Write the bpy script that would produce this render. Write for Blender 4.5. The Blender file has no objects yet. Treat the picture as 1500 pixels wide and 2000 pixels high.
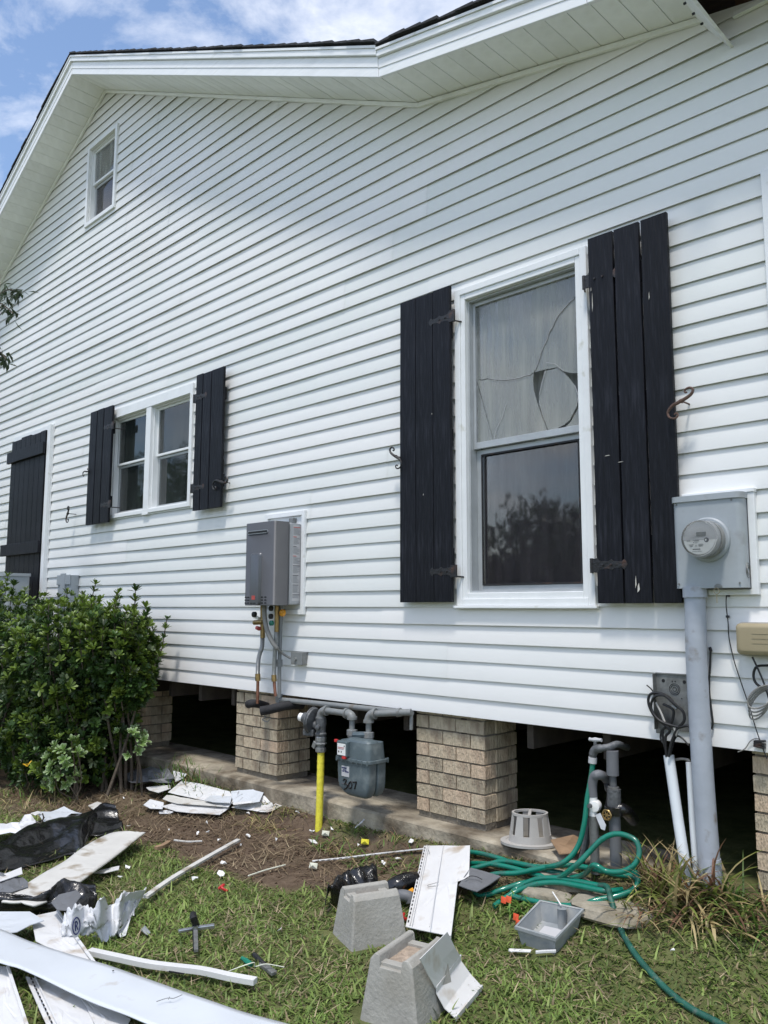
import bpy, math, random
import numpy as np
from mathutils import Vector, Matrix, noise, Euler
random.seed(7); np.random.seed(7)
S = bpy.context.scene
COL = S.collection
R = math.radians
# ------------------------------------------------------------ camera
CR, CU, CF, CL, LENS = ([0.712208, 0.701964, 0.002509], [0.081326, -0.086062, 0.992965], [-0.697242, 0.706993, 0.118382], [0, -3.6535, 1.45], 38.1552)
cd = bpy.data.cameras.new('camera'); cam = bpy.data.objects.new('camera', cd); COL.objects.link(cam)
cam.matrix_world = Matrix(((CR[0], CU[0], -CF[0], CL[0]), (CR[1], CU[1], -CF[1], CL[1]), (CR[2], CU[2], -CF[2], CL[2]), (0, 0, 0, 1)))
cd.sensor_fit = 'HORIZONTAL'; cd.sensor_width = 36; cd.lens = LENS; cd.clip_start = .05; cd.clip_end = 900
S.camera = cam
# ------------------------------------------------------------ light
SUN = Vector((.16, -.37, 1)).normalized()          # towards the sun
W = bpy.data.worlds.new('World'); S.world = W; W.use_nodes = True
nt = W.node_tree; nt.nodes.clear()
wo = nt.nodes.new('ShaderNodeOutputWorld'); bg = nt.nodes.new('ShaderNodeBackground'); bg.inputs[1].default_value = .15
sky = nt.nodes.new('ShaderNodeTexSky'); sky.sky_type = 'NISHITA'; sky.sun_disc = False
sky.sun_elevation = math.asin(SUN.z); sky.sun_rotation = math.atan2(SUN.x, SUN.y); sky.dust_density = .9; sky.ozone_density = 1.6; sky.air_density = 1.0
tc = nt.nodes.new('ShaderNodeTexCoord'); mp = nt.nodes.new('ShaderNodeMapping'); mp.inputs['Scale'].default_value = (1, 1, 2.2)
n1 = nt.nodes.new('ShaderNodeTexNoise'); n1.inputs['Scale'].default_value = 4.2; n1.inputs['Detail'].default_value = 9; n1.inputs['Roughness'].default_value = .6; n1.inputs['Distortion'].default_value = .35
cr = nt.nodes.new('ShaderNodeValToRGB'); cr.color_ramp.elements[0].position = .42; cr.color_ramp.elements[1].position = .78
cr.color_ramp.elements[0].color = (0, 0, 0, 1); cr.color_ramp.elements[1].color = (.92, .92, .92, 1)
mx = nt.nodes.new('ShaderNodeMix'); mx.data_type = 'RGBA'; mx.inputs['B'].default_value = (7.3, 7.2, 7.1, 1)
L_ = nt.links.new
L_(tc.outputs['Generated'], mp.inputs[0]); L_(mp.outputs[0], n1.inputs['Vector']); L_(n1.outputs['Fac'], cr.inputs[0]); L_(cr.outputs[0], mx.inputs['Factor'])
L_(sky.outputs[0], mx.inputs['A']); L_(mx.outputs['Result'], bg.inputs[0]); L_(bg.outputs[0], wo.inputs[0])
sd = bpy.data.lights.new('sun', 'SUN'); sd.energy = 2.0; sd.angle = R(8); sd.color = (1, .96, .9)
sun = bpy.data.objects.new('sun', sd); COL.objects.link(sun); sun.rotation_euler = SUN.to_track_quat('Z', 'Y').to_euler(); sun.location = (3, -6, 12)
V = S.view_settings; V.view_transform = 'Standard'; V.look = 'None'; V.exposure = 0.62; V.gamma = 1; V.use_curve_mapping = False
S.render.engine = 'CYCLES'

# ------------------------------------------------------------ materials
def mat(name, col, rough=.6, metal=0, var=.12, vs=6, bump=0, bs=60, col2=None, c2s=3, c2lo=.5, c2hi=.65, rnd=0, stretch=(1, 1, 1), spec=.5, trans=0, world=False, coat=0, bd=.01, hue=None):
    m = bpy.data.materials.new(name); m.use_nodes = True; t = m.node_tree; N = t.nodes; K = t.links.new
    b = N['Principled BSDF']; b.inputs['Roughness'].default_value = rough; b.inputs['Metallic'].default_value = metal
    b.inputs['Specular IOR Level'].default_value = spec; b.inputs['Transmission Weight'].default_value = trans; b.inputs['Coat Weight'].default_value = coat
    if world: g_ = N.new('ShaderNodeNewGeometry'); vec = g_.outputs['Position']
    else: g_ = N.new('ShaderNodeTexCoord'); vec = g_.outputs['Object']
    mpn = N.new('ShaderNodeMapping'); mpn.inputs['Scale'].default_value = stretch; K(vec, mpn.inputs[0])
    no = N.new('ShaderNodeTexNoise'); no.inputs['Scale'].default_value = vs; no.inputs['Detail'].default_value = 7; no.inputs['Roughness'].default_value = .65
    K(mpn.outputs[0], no.inputs['Vector'])
    mr = N.new('ShaderNodeMapRange'); mr.inputs['From Min'].default_value = .3; mr.inputs['From Max'].default_value = .7
    mr.inputs['To Min'].default_value = 1 - var; mr.inputs['To Max'].default_value = 1 + var; K(no.outputs['Fac'], mr.inputs['Value'])
    base = N.new('ShaderNodeRGB'); base.outputs[0].default_value = (*col, 1); cur = base.outputs[0]
    if col2:
        n2 = N.new('ShaderNodeTexNoise'); n2.inputs['Scale'].default_value = c2s; n2.inputs['Detail'].default_value = 6; K(mpn.outputs[0], n2.inputs['Vector'])
        r2 = N.new('ShaderNodeMapRange'); r2.inputs['From Min'].default_value = c2lo; r2.inputs['From Max'].default_value = c2hi; K(n2.outputs['Fac'], r2.inputs['Value'])
        mm = N.new('ShaderNodeMix'); mm.data_type = 'RGBA'; mm.inputs['B'].default_value = (*col2, 1); K(r2.outputs[0], mm.inputs['Factor']); K(cur, mm.inputs['A']); cur = mm.outputs['Result']
    if hue:
        oh = N.new('ShaderNodeObjectInfo'); rh = N.new('ShaderNodeMapRange'); rh.inputs['From Min'].default_value = .62; rh.inputs['From Max'].default_value = 1; rh.inputs['To Max'].default_value = .75; K(oh.outputs['Random'], rh.inputs['Value'])
        mh = N.new('ShaderNodeMix'); mh.data_type = 'RGBA'; mh.inputs['B'].default_value = (*hue, 1); K(rh.outputs[0], mh.inputs['Factor']); K(cur, mh.inputs['A']); cur = mh.outputs['Result']
    fac = mr.outputs[0]
    if rnd:
        oi = N.new('ShaderNodeObjectInfo'); r3 = N.new('ShaderNodeMapRange'); r3.inputs['To Min'].default_value = 1 - rnd; r3.inputs['To Max'].default_value = 1 + rnd; K(oi.outputs['Random'], r3.inputs['Value'])
        ml = N.new('ShaderNodeMath'); ml.operation = 'MULTIPLY'; K(fac, ml.inputs[0]); K(r3.outputs[0], ml.inputs[1]); fac = ml.outputs[0]
    sc = N.new('ShaderNodeVectorMath'); sc.operation = 'SCALE'; K(cur, sc.inputs[0]); K(fac, sc.inputs['Scale']); K(sc.outputs[0], b.inputs['Base Color'])
    if bump:
        n4 = N.new('ShaderNodeTexNoise'); n4.inputs['Scale'].default_value = bs; n4.inputs['Detail'].default_value = 5; K(mpn.outputs[0], n4.inputs['Vector'])
        bp = N.new('ShaderNodeBump'); bp.inputs['Strength'].default_value = bump; bp.inputs['Distance'].default_value = bd; K(n4.outputs['Fac'], bp.inputs['Height']); K(bp.outputs[0], b.inputs['Normal'])
    m['sc'] = 1
    return m

def vinyl_mat():
    m = bpy.data.materials.new('white_vinyl_siding'); m.use_nodes = True; t = m.node_tree; N = t.nodes; K = t.links.new
    b = N['Principled BSDF']; b.inputs['Roughness'].default_value = .42; b.inputs['Specular IOR Level'].default_value = .35
    ge = N.new('ShaderNodeNewGeometry'); oi = N.new('ShaderNodeObjectInfo')
    ra = N.new('ShaderNodeValToRGB'); ra.color_ramp.elements[0].color = (.75, .765, .745, 1); ra.color_ramp.elements[1].color = (.825, .815, .80, 1)
    e = ra.color_ramp.elements.new(.5); e.color = (.79, .795, .78, 1); K(oi.outputs['Random'], ra.inputs[0])
    mp_ = N.new('ShaderNodeMapping'); mp_.inputs['Scale'].default_value = (1.2, 1, 1.2); K(ge.outputs['Position'], mp_.inputs[0])
    n = N.new('ShaderNodeTexNoise'); n.inputs['Scale'].default_value = 1.3; n.inputs['Detail'].default_value = 8; n.inputs['Roughness'].default_value = .65; K(mp_.outputs[0], n.inputs['Vector'])
    # greenish mildew that grows where rain never reaches, close under the eaves
    sx = N.new('ShaderNodeSeparateXYZ'); K(ge.outputs['Position'], sx.inputs[0])
    mo = N.new('ShaderNodeMapRange'); mo.inputs['From Min'].default_value = 3.0; mo.inputs['From Max'].default_value = 4.9; mo.inputs['To Max'].default_value = .2; K(sx.outputs['Z'], mo.inputs['Value'])
    mu = N.new('ShaderNodeMath'); mu.operation = 'MULTIPLY'; K(mo.outputs[0], mu.inputs[0]); 
    n3 = N.new('ShaderNodeMapRange'); n3.inputs['From Min'].default_value = .35; n3.inputs['From Max'].default_value = .7; K(n.outputs['Fac'], n3.inputs['Value']); K(n3.outputs[0], mu.inputs[1])
    mi = N.new('ShaderNodeMix'); mi.data_type = 'RGBA'; mi.inputs['B'].default_value = (.45, .48, .36, 1); K(mu.outputs[0], mi.inputs['Factor']); K(ra.outputs[0], mi.inputs['A'])
    # dark grime specks
    n5 = N.new('ShaderNodeTexNoise'); n5.inputs['Scale'].default_value = 9; n5.inputs['Detail'].default_value = 10; n5.inputs['Roughness'].default_value = .75; K(ge.outputs['Position'], n5.inputs['Vector'])
    m5 = N.new('ShaderNodeMapRange'); m5.inputs['From Min'].default_value = .66; m5.inputs['From Max'].default_value = .8; m5.inputs['To Max'].default_value = .5; K(n5.outputs['Fac'], m5.inputs['Value'])
    mj = N.new('ShaderNodeMix'); mj.data_type = 'RGBA'; mj.inputs['B'].default_value = (.30, .30, .24, 1); K(m5.outputs[0], mj.inputs['Factor']); K(mi.outputs['Result'], mj.inputs['A'])
    K(mj.outputs['Result'], b.inputs['Base Color'])
    n4 = N.new('ShaderNodeTexNoise'); n4.inputs['Scale'].default_value = 3.2; n4.inputs['Detail'].default_value = 3; K(ge.outputs['Position'], n4.inputs['Vector'])
    bp = N.new('ShaderNodeBump'); bp.inputs['Strength'].default_value = .22; bp.inputs['Distance'].default_value = .02; K(n4.outputs['Fac'], bp.inputs['Height']); K(bp.outputs[0], b.inputs['Normal'])
    return m

def attr_mat(name, rough=.5, trans=.35, spec=.3):
    m = bpy.data.materials.new(name); m.use_nodes = True; t = m.node_tree; N = t.nodes; K = t.links.new
    b = N['Principled BSDF']; b.inputs['Roughness'].default_value = rough; b.inputs['Specular IOR Level'].default_value = spec
    a = N.new('ShaderNodeAttribute'); a.attribute_name = 'tint'; K(a.outputs['Color'], b.inputs['Base Color'])
    tr = N.new('ShaderNodeBsdfTranslucent'); K(a.outputs['Color'], tr.inputs[0]); ms = N.new('ShaderNodeMixShader'); ms.inputs[0].default_value = trans
    K(b.outputs[0], ms.inputs[1]); K(tr.outputs[0], ms.inputs[2]); K(ms.outputs[0], N['Material Output'].inputs[0])
    return m

def glass_mat(name, base, alpha, gloss, rough=.02, streak=0):
    """window pane: clear share / dust film share / mirror share"""
    m = bpy.data.materials.new(name); m.use_nodes = True; t = m.node_tree; N = t.nodes; K = t.links.new
    for n in list(N): 
        if n.type != 'OUTPUT_MATERIAL': N.remove(n)
    out = [n for n in N if n.type == 'OUTPUT_MATERIAL'][0]
    tr = N.new('ShaderNodeBsdfTransparent'); di = N.new('ShaderNodeBsdfDiffuse'); di.inputs[0].default_value = (*base, 1)
    gl = N.new('ShaderNodeBsdfGlossy'); gl.inputs['Roughness'].default_value = rough
    m1 = N.new('ShaderNodeMixShader'); m2 = N.new('ShaderNodeMixShader')
    tcn = N.new('ShaderNodeTexCoord'); mpn = N.new('ShaderNodeMapping'); mpn.inputs['Scale'].default_value = (14, 1, 1.5); K(tcn.outputs['Object'], mpn.inputs[0])
    no = N.new('ShaderNodeTexNoise'); no.inputs['Scale'].default_value = 1.2; no.inputs['Detail'].default_value = 8; K(mpn.outputs[0], no.inputs['Vector'])
    mr = N.new('ShaderNodeMapRange'); mr.inputs['From Min'].default_value = .3; mr.inputs['From Max'].default_value = .7
    mr.inputs['To Min'].default_value = max(0, alpha - streak); mr.inputs['To Max'].default_value = min(1, alpha + streak); K(no.outputs['Fac'], mr.inputs['Value'])
    K(mr.outputs[0], m1.inputs[0]); K(tr.outputs[0], m1.inputs[1]); K(di.outputs[0], m1.inputs[2])
    fr = N.new('ShaderNodeFresnel'); fr.inputs['IOR'].default_value = 1.5; ad = N.new('ShaderNodeMath'); ad.operation = 'MULTIPLY'; ad.inputs[1].default_value = gloss; K(fr.outputs[0], ad.inputs[0])
    K(ad.outputs[0], m2.inputs[0]); K(m1.outputs[0], m2.inputs[1]); K(gl.outputs[0], m2.inputs[2]); K(m2.outputs[0], out.inputs[0])
    bn = N.new('ShaderNodeTexNoise'); bn.inputs['Scale'].default_value = 4; bp = N.new('ShaderNodeBump'); bp.inputs['Strength'].default_value = .06; bp.inputs['Distance'].default_value = .01
    K(tcn.outputs['Object'], bn.inputs['Vector']); K(bn.outputs['Fac'], bp.inputs['Height']); K(bp.outputs[0], gl.inputs['Normal'])
    return m

M = {}
M['vinyl'] = vinyl_mat()
M['hem'] = mat('shaded_siding_hem', (.55, .56, .53), .7, var=.25, vs=14, col2=(.20, .20, .16), c2s=5, c2lo=.5, c2hi=.7, world=True)  # shadow-gap darkness under each course painted into the hem colour
M['trim'] = mat('white_trim', (.76, .775, .775), .4, var=.05, col2=(.55, .55, .48), c2s=14, c2lo=.66, c2hi=.8)
M['soffit'] = mat('soffit_white', (.86, .87, .85), .5, var=.06, vs=5, col2=(.62, .63, .58), c2s=4, c2lo=.58, c2hi=.9, rnd=.05)
M['fascia'] = mat('fascia_white', (.82, .83, .83), .4, var=.07, vs=3, stretch=(.4, 4, 4), col2=(.5, .5, .45), c2s=3, c2lo=.58, c2hi=.8)
M['black_wood'] = mat('black_stained_wood', (.005, .0055, .0085), .5, var=.5, vs=10, stretch=(9, 9, .7), bump=.7, bs=12, col2=(.016, .017, .023), c2s=8, c2lo=.5, c2hi=.72, rnd=.25, spec=.22, bd=.006)
M['scuff'] = mat('pale_scuff', (.55, .53, .48), .8)
M['iron'] = mat('black_iron', (.012, .012, .013), .45, var=.4, vs=30, bump=.4, bs=90, col2=(.06, .03, .02), c2s=20, c2lo=.55, c2hi=.7)
M['rust'] = mat('rusty_iron', (.10, .055, .04), .65, var=.4, vs=30, bump=.5, bs=90)
M['shingle'] = mat('dark_shingle', (.035, .036, .040), .95, var=.5, vs=40, bump=.8, bs=150)
M['rawwood'] = mat('brown_raw_wood', (.09, .045, .03), .8, var=.4, vs=8, stretch=(1, 6, 6), bump=.3)
M['darkwood'] = mat('old_dark_joist', (.05, .04, .03), .9, var=.4, vs=8)
M['brick'] = mat('tan_brick', (.52, .44, .315), .9, var=.30, vs=22, bump=.9, bs=45, col2=(.27, .21, .15), c2s=11, c2lo=.47, c2hi=.68, rnd=.16, bd=.016, hue=(.50, .36, .25), stretch=(2.2, 2.2, .8))
M['mortar'] = mat('dark_mortar', (.19, .165, .13), .95, var=.3, vs=30, bump=.8)
M['concrete'] = mat('block_concrete', (.34, .33, .30), .85, var=.16, vs=9, bump=.5, bs=70, col2=(.24, .225, .19), c2s=5, c2lo=.5, c2hi=.75, bd=.006)
M['rust_stain'] = mat('rusty_sand', (.34, .27, .21), .95, var=.4, vs=30, bump=.6)
M['footing'] = mat('weathered_footing', (.34, .30, .23), .92, var=.4, vs=7, bump=1, bs=30, col2=(.12, .095, .065), c2s=3.2, c2lo=.44, c2hi=.62)
M['grey_paint'] = mat('grey_enamel', (.33, .36, .38), .42, var=.10, vs=5, bump=.12, bs=12, col2=(.24, .25, .25), c2s=9, c2lo=.6, c2hi=.8)
M['heater'] = mat('silver_grey_cover', (.095, .10, .108), .35, metal=.35, var=.06, vs=6)
M['heater_side'] = mat('light_grey_panel', (.36, .375, .39), .35, metal=.2, var=.05)
M['label'] = mat('faded_label', (.46, .46, .47), .6, var=.05)
M['ink'] = mat('printed_ink', (.12, .12, .13), .7)
M['redink'] = mat('red_ink', (.42, .07, .06), .6)
M['black'] = mat('matt_black', (.008, .008, .009), .6)
M['gasgrey'] = mat('gas_meter_paint', (.09, .118, .130), .4, var=.12, vs=10, bump=.15, col2=(.17, .20, .205), c2s=12, c2lo=.55, c2hi=.75)
M['gaspipe'] = mat('painted_steel_pipe', (.19, .20, .20), .45, var=.14, vs=14, bump=.2, col2=(.15, .13, .11), c2s=12, c2lo=.58, c2hi=.75)
M['castiron'] = mat('dark_cast_iron', (.10, .105, .11), .5, metal=.2, var=.3, vs=25, bump=.5)
M['brass'] = mat('aged_brass', (.32, .22, .09), .4, metal=.8, var=.3, vs=40)
M['copper'] = mat('copper_tube', (.28, .13, .085), .45, metal=.7, var=.35, vs=30)
M['flex'] = mat('corrugated_steel', (.30, .31, .31), .4, metal=.6, var=.15, vs=50)
M['yellow'] = mat('yellow_coated_riser', (.78, .70, .06), .5, var=.12, vs=18, bump=.3, col2=(.55, .48, .08), c2s=9, c2lo=.55, c2hi=.75)
M['foam'] = mat('black_foam_insulation', (.016, .016, .018), .8, var=.4, vs=20, bump=.4)
M['white'] = mat('white_plastic', (.78, .78, .76), .4, var=.05)
M['pvc'] = mat('pvc_pipe', (.66, .70, .73), .4, var=.07, vs=5, col2=(.4, .38, .33), c2s=9, c2lo=.62, c2hi=.8)
M['greypipe'] = mat('grey_conduit', (.36, .39, .44), .45, var=.12, vs=4, col2=(.22, .20, .18), c2s=14, c2lo=.58, c2hi=.74, bump=.15, bs=30)
M['tan'] = mat('tan_plastic', (.33, .275, .17), .5, var=.06)
M['galv'] = mat('galvanised_steel', (.22, .225, .22), .5, metal=.5, var=.35, vs=14, col2=(.10, .095, .09), c2s=9, c2lo=.5, c2hi=.7)
M['cable'] = mat('black_cable', (.012, .012, .013), .45)
M['greycable'] = mat('grey_cable', (.22, .215, .20), .5, var=.2, vs=60)
M['hose'] = mat('green_hose', (.004, .17, .115), .22, var=.16, vs=8, col2=(.03, .09, .07), c2s=16, c2lo=.5, c2hi=.75, coat=.15)
M['hose_old'] = mat('worn_hose_tail', (.012, .085, .06), .5, var=.4, vs=20, col2=(.10, .13, .11), c2s=30, c2lo=.55, c2hi=.75)
M['capgrey'] = mat('pale_grey_casting', (.40, .385, .36), .6, var=.1, vs=8)
M['tray'] = mat('smoky_plastic', (.26, .28, .29), .25, var=.14, vs=8, col2=(.35, .35, .33), c2s=8, c2lo=.5, c2hi=.7)
M['panel'] = mat('vinyl_offcut', (.64, .64, .64), .4, var=.06, vs=4, col2=(.40, .34, .27), c2s=8, c2lo=.57, c2hi=.74)
M['panel_blue'] = mat('fresh_vinyl_offcut', (.56, .59, .625), .35, var=.04, vs=3, col2=(.42, .40, .37), c2s=12, c2lo=.62, c2hi=.78)
M['dirty'] = mat('muddy_white_board', (.56, .55, .52), .55, var=.08, vs=8, col2=(.22, .17, .11), c2s=7, c2lo=.56, c2hi=.70)
M['paper'] = mat('crumpled_paper', (.60, .61, .63), .7, var=.07, vs=10, bump=.3, bs=12, bd=.02)
M['plastic'] = mat('black_sheeting', (.008, .008, .009), .25, var=.2, vs=10, bump=.7, bs=14, coat=.3, bd=.02)
M['greyfelt'] = mat('grey_membrane', (.13, .135, .145), .6, var=.1, vs=8)
M['steel'] = mat('polished_steel', (.5, .51, .53), .3, metal=.9)
M['redplastic'] = mat('red_plastic', (.5, .03, .03), .4)
M['orange'] = mat('orange_flag', (.85, .12, .05), .5)
M['amber'] = mat('amber_plastic', (.75, .32, .02), .4)
M['greenplastic'] = mat('green_plastic', (.005, .16, .10), .35)
M['twine'] = mat('pale_string', (.65, .66, .55), .8)
M['stone'] = mat('rough_limestone', (.30, .27, .21), .92, var=.3, vs=9, bump=.9, bs=30, col2=(.15, .13, .09), c2s=6)
M['card'] = mat('brown_cardboard', (.26, .17, .10), .9, var=.25, vs=9)
M['bark'] = mat('grey_bark', (.10, .08, .06), .9, var=.35, vs=18, bump=.6)
M['curtain'] = mat('sheer_curtain', (.46, .46, .43), .9, var=.3, vs=5, stretch=(8, 1, .5))
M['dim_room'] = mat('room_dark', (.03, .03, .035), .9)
M['silver_frame'] = mat('aluminium_frame', (.42, .44, .45), .4, metal=.3)
M['screen'] = mat('insect_screen', (.05, .05, .055), .6)
M['leafm'] = attr_mat('leaf', .42, .2, .35)
M['grassm'] = attr_mat('grass_blades', .5, .32, .3)
M['drym'] = attr_mat('dry_stems', .7, .2, .2)
M['pane_top'] = glass_mat('dusty_cracked_pane', (.32, .335, .31), .5, 1.25, .04, .28)
M['pane_low'] = glass_mat('dark_screened_pane', (.10, .09, .10), .18, 1.3, .03, .08)
M['pane'] = glass_mat('small_pane', (.09, .11, .105), .22, 1.35, .03, .1)
M['lens'] = mat('clear_meter_cover', (.9, .93, .93), .06, trans=.96, var=.0)

# ------------------------------------------------------------ mesh tools
MW = {}
def tag(o, label=None, cat=None, group=None, kind=None):
    if label: o['label'] = label
    if cat: o['category'] = cat
    if group: o['group'] = group
    if kind: o['kind'] = kind
    return o
def thing(name, label, cat, loc=(0, 0, 0), rz=0, group=None, kind=None):
    o = bpy.data.objects.new(name, None); COL.objects.link(o); o.location = loc; o.rotation_euler = (0, 0, rz); o.empty_display_size = .1
    MW[o] = Matrix.Translation(Vector(loc)) @ Matrix.Rotation(rz, 4, 'Z')
    return tag(o, label, cat, group, kind)
def attach(o, parent, world):
    o.matrix_world = world
    if parent is not None:
        o.parent = parent; o.matrix_parent_inverse = MW[parent].inverted()
        o.matrix_basis = world
    MW[o] = world
def child(o, parent, world):
    o.parent = parent; o.matrix_basis = MW[parent].inverted() @ world; MW[o] = world

SMALL = {'stems', 'hinge_barrel', 'flange_bolts', 'vent_slots', 'print', 'red_print', 'nail_slots', 'nail_slot', 'screw_hole', 'index_marks', 'index_print', 'blue_print', 'moulded_line', 'seal', 'clip', 'scratch', 'crack_glint'}
class MB:
    def __init__(s): s.v = []; s.f = []
    def add(s, vs, fs):
        k = len(s.v); s.v += [tuple(p) for p in vs]; s.f += [tuple(i + k for i in f) for f in fs]; return s
    def box(s, a, b):
        x0, y0, z0 = a; x1, y1, z1 = b
        return s.add([(x0, y0, z0), (x1, y0, z0), (x1, y1, z0), (x0, y1, z0), (x0, y0, z1), (x1, y0, z1), (x1, y1, z1), (x0, y1, z1)],
                     [(0, 3, 2, 1), (4, 5, 6, 7), (0, 1, 5, 4), (1, 2, 6, 5), (2, 3, 7, 6), (3, 0, 4, 7)])
    def hexa(s, q0, q1):   # two quads, bottom and top
        return s.add(list(q0) + list(q1), [(3, 2, 1, 0), (4, 5, 6, 7), (0, 1, 5, 4), (1, 2, 6, 5), (2, 3, 7, 6), (3, 0, 4, 7)])
    def obox(s, c, size, rot=Matrix.Identity(3)):
        c = Vector(c); hx, hy, hz = [d / 2 for d in size]
        P = [c + rot @ Vector((x, y, z)) for z in (-hz, hz) for x, y in ((-hx, -hy), (hx, -hy), (hx, hy), (-hx, hy))]
        return s.hexa(P[:4], P[4:])
    def bar(s, a, b, w, h, up=(0, 0, 1)):
        a = Vector(a); b = Vector(b); d = (b - a).normalized(); sd = d.cross(Vector(up)).normalized(); u = sd.cross(d)
        q = lambda p: [p - sd * w / 2 - u * h / 2, p + sd * w / 2 - u * h / 2, p + sd * w / 2 + u * h / 2, p - sd * w / 2 + u * h / 2]
        return s.hexa(q(a), q(b))
    def tube(s, pts, r, n=10, cap=True):
        pts = [Vector(p) for p in pts]; m = len(pts); rr = r if isinstance(r, (list, tuple)) else [r] * m
        d0 = (pts[1] - pts[0]).normalized(); u = d0.orthogonal().normalized(); vs = []; fs = []
        for i, p in enumerate(pts):
            d = (pts[min(i + 1, m - 1)] - pts[max(i - 1, 0)]).normalized()
            u = (u - d * u.dot(d)); u = u.normalized() if u.length > 1e-6 else d.orthogonal().normalized(); w = d.cross(u)
            for j in range(n):
                a = 2 * math.pi * j / n; vs.append(p + (u * math.cos(a) + w * math.sin(a)) * rr[i])
        for i in range(m - 1):
            for j in range(n):
                k = (j + 1) % n; fs.append((i * n + j, i * n + k, (i + 1) * n + k, (i + 1) * n + j))
        if cap: fs.append(tuple(reversed(range(n)))); fs.append(tuple((m - 1) * n + j for j in range(n)))
        return s.add(vs, fs)
    def lathe(s, o, axis, prof, n=24, cap=True, sy=1):
        o = Vector(o); ax = Vector(axis).normalized(); u = ax.orthogonal().normalized()
        if abs(ax.z) > .99: u = Vector((1, 0, 0))
        w = ax.cross(u); vs = []; fs = []; m = len(prof)
        for r, h in prof:
            for j in range(n):
                a = 2 * math.pi * j / n; vs.append(o + ax * h + (u * math.cos(a) + w * math.sin(a) * sy) * r)
        for i in range(m - 1):
            for j in range(n):
                k = (j + 1) % n; fs.append((i * n + j, i * n + k, (i + 1) * n + k, (i + 1) * n + j))
        if cap: fs.append(tuple(reversed(range(n)))); fs.append(tuple((m - 1) * n + j for j in range(n)))
        return s.add(vs, fs)
    def prism(s, poly, off):   # closed outline of 3-D points, thickness vector
        n = len(poly); off = Vector(off); top = [Vector(p) for p in poly]; bot = [p - off for p in top]
        fs = [tuple(range(n)), tuple(reversed(range(n, 2 * n)))] + [(i, i + n, (i + 1) % n + n, (i + 1) % n) for i in range(n)]
        return s.add(top + bot, fs)
    def grid(s, fn, nu, nv):
        vs = [fn(i / nu, j / nv) for j in range(nv + 1) for i in range(nu + 1)]
        return s.add(vs, [(j * (nu + 1) + i, j * (nu + 1) + i + 1, (j + 1) * (nu + 1) + i + 1, (j + 1) * (nu + 1) + i) for j in range(nv) for i in range(nu)])
    def build(s, name, m, parent=None, smooth=False, bevel=0, solid=0, label=None, cat=None, group=None, kind=None, bseg=2, fix=True):
        if kind is None and name in SMALL: kind = 'stuff'
        vs = np.array([tuple(p) for p in s.v], dtype=float)
        c = (vs.min(0) + vs.max(0)) / 2; 
        if parent is None: c[2] = vs[:, 2].min()
        me = bpy.data.meshes.new(name); me.from_pydata((vs - c).tolist(), [], s.f); me.validate()
        if fix:
            import bmesh as _b; bm = _b.new(); bm.from_mesh(me); _b.ops.recalc_face_normals(bm, faces=bm.faces); bm.to_mesh(me); bm.free()
        me.materials.append(M[m] if isinstance(m, str) else m)
        if smooth:
            me.shade_smooth(); me.set_sharp_from_angle(angle=R(38))
        o = bpy.data.objects.new(name, me); COL.objects.link(o)
        w = Matrix.Translation(Vector(c))
        if parent is not None: child(o, parent, w)
        else: o.matrix_basis = w; MW[o] = w
        if solid: md = o.modifiers.new('thickness', 'SOLIDIFY'); md.thickness = solid; md.offset = -1
        if bevel: md = o.modifiers.new('edge', 'BEVEL'); md.width = bevel; md.segments = bseg; md.limit_method = 'ANGLE'; md.angle_limit = R(35)
        return tag(o, label, cat, group, kind)
def crv(pts, sub=6):
    P = [Vector(p) for p in pts]; out = []
    for i in range(len(P) - 1):
        a = P[max(i - 1, 0)]; b = P[i]; c = P[i + 1]; d = P[min(i + 2, len(P) - 1)]
        for k in range(sub):
            t = k / sub; out.append(.5 * ((2 * b) + (c - a) * t + (2 * a - 5 * b + 4 * c - d) * t * t + (3 * b - a - 3 * c + d) * t ** 3))
    out.append(P[-1]); return out
def inst(name, me, parent, loc, rot=(0, 0, 0), sc=(1, 1, 1)):
    o = bpy.data.objects.new(name, me); COL.objects.link(o)
    child(o, parent, Matrix.LocRotScale(Vector(loc), Euler(rot), Vector(sc))); return o
def nz(x, y=0, z=0): return noise.noise(Vector((x, y, z)))
def ground(x, y):
    A = float(np.interp(x, [-6, -4.2, -3.4, -2.8, -2.2, -1.7, 1], [.16, .13, .15, .18, .21, .26, .26]))
    k = float(np.interp(x, [-3.4, -2.2], [.30, .8]))
    t = min(1, max(0, (y + .8) / .68)); u = min(1, max(0, (y + .23) / .14)); return A * (k * t * t * (3 - 2 * t) + (1 - k) * u * u * (3 - 2 * u))
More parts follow.
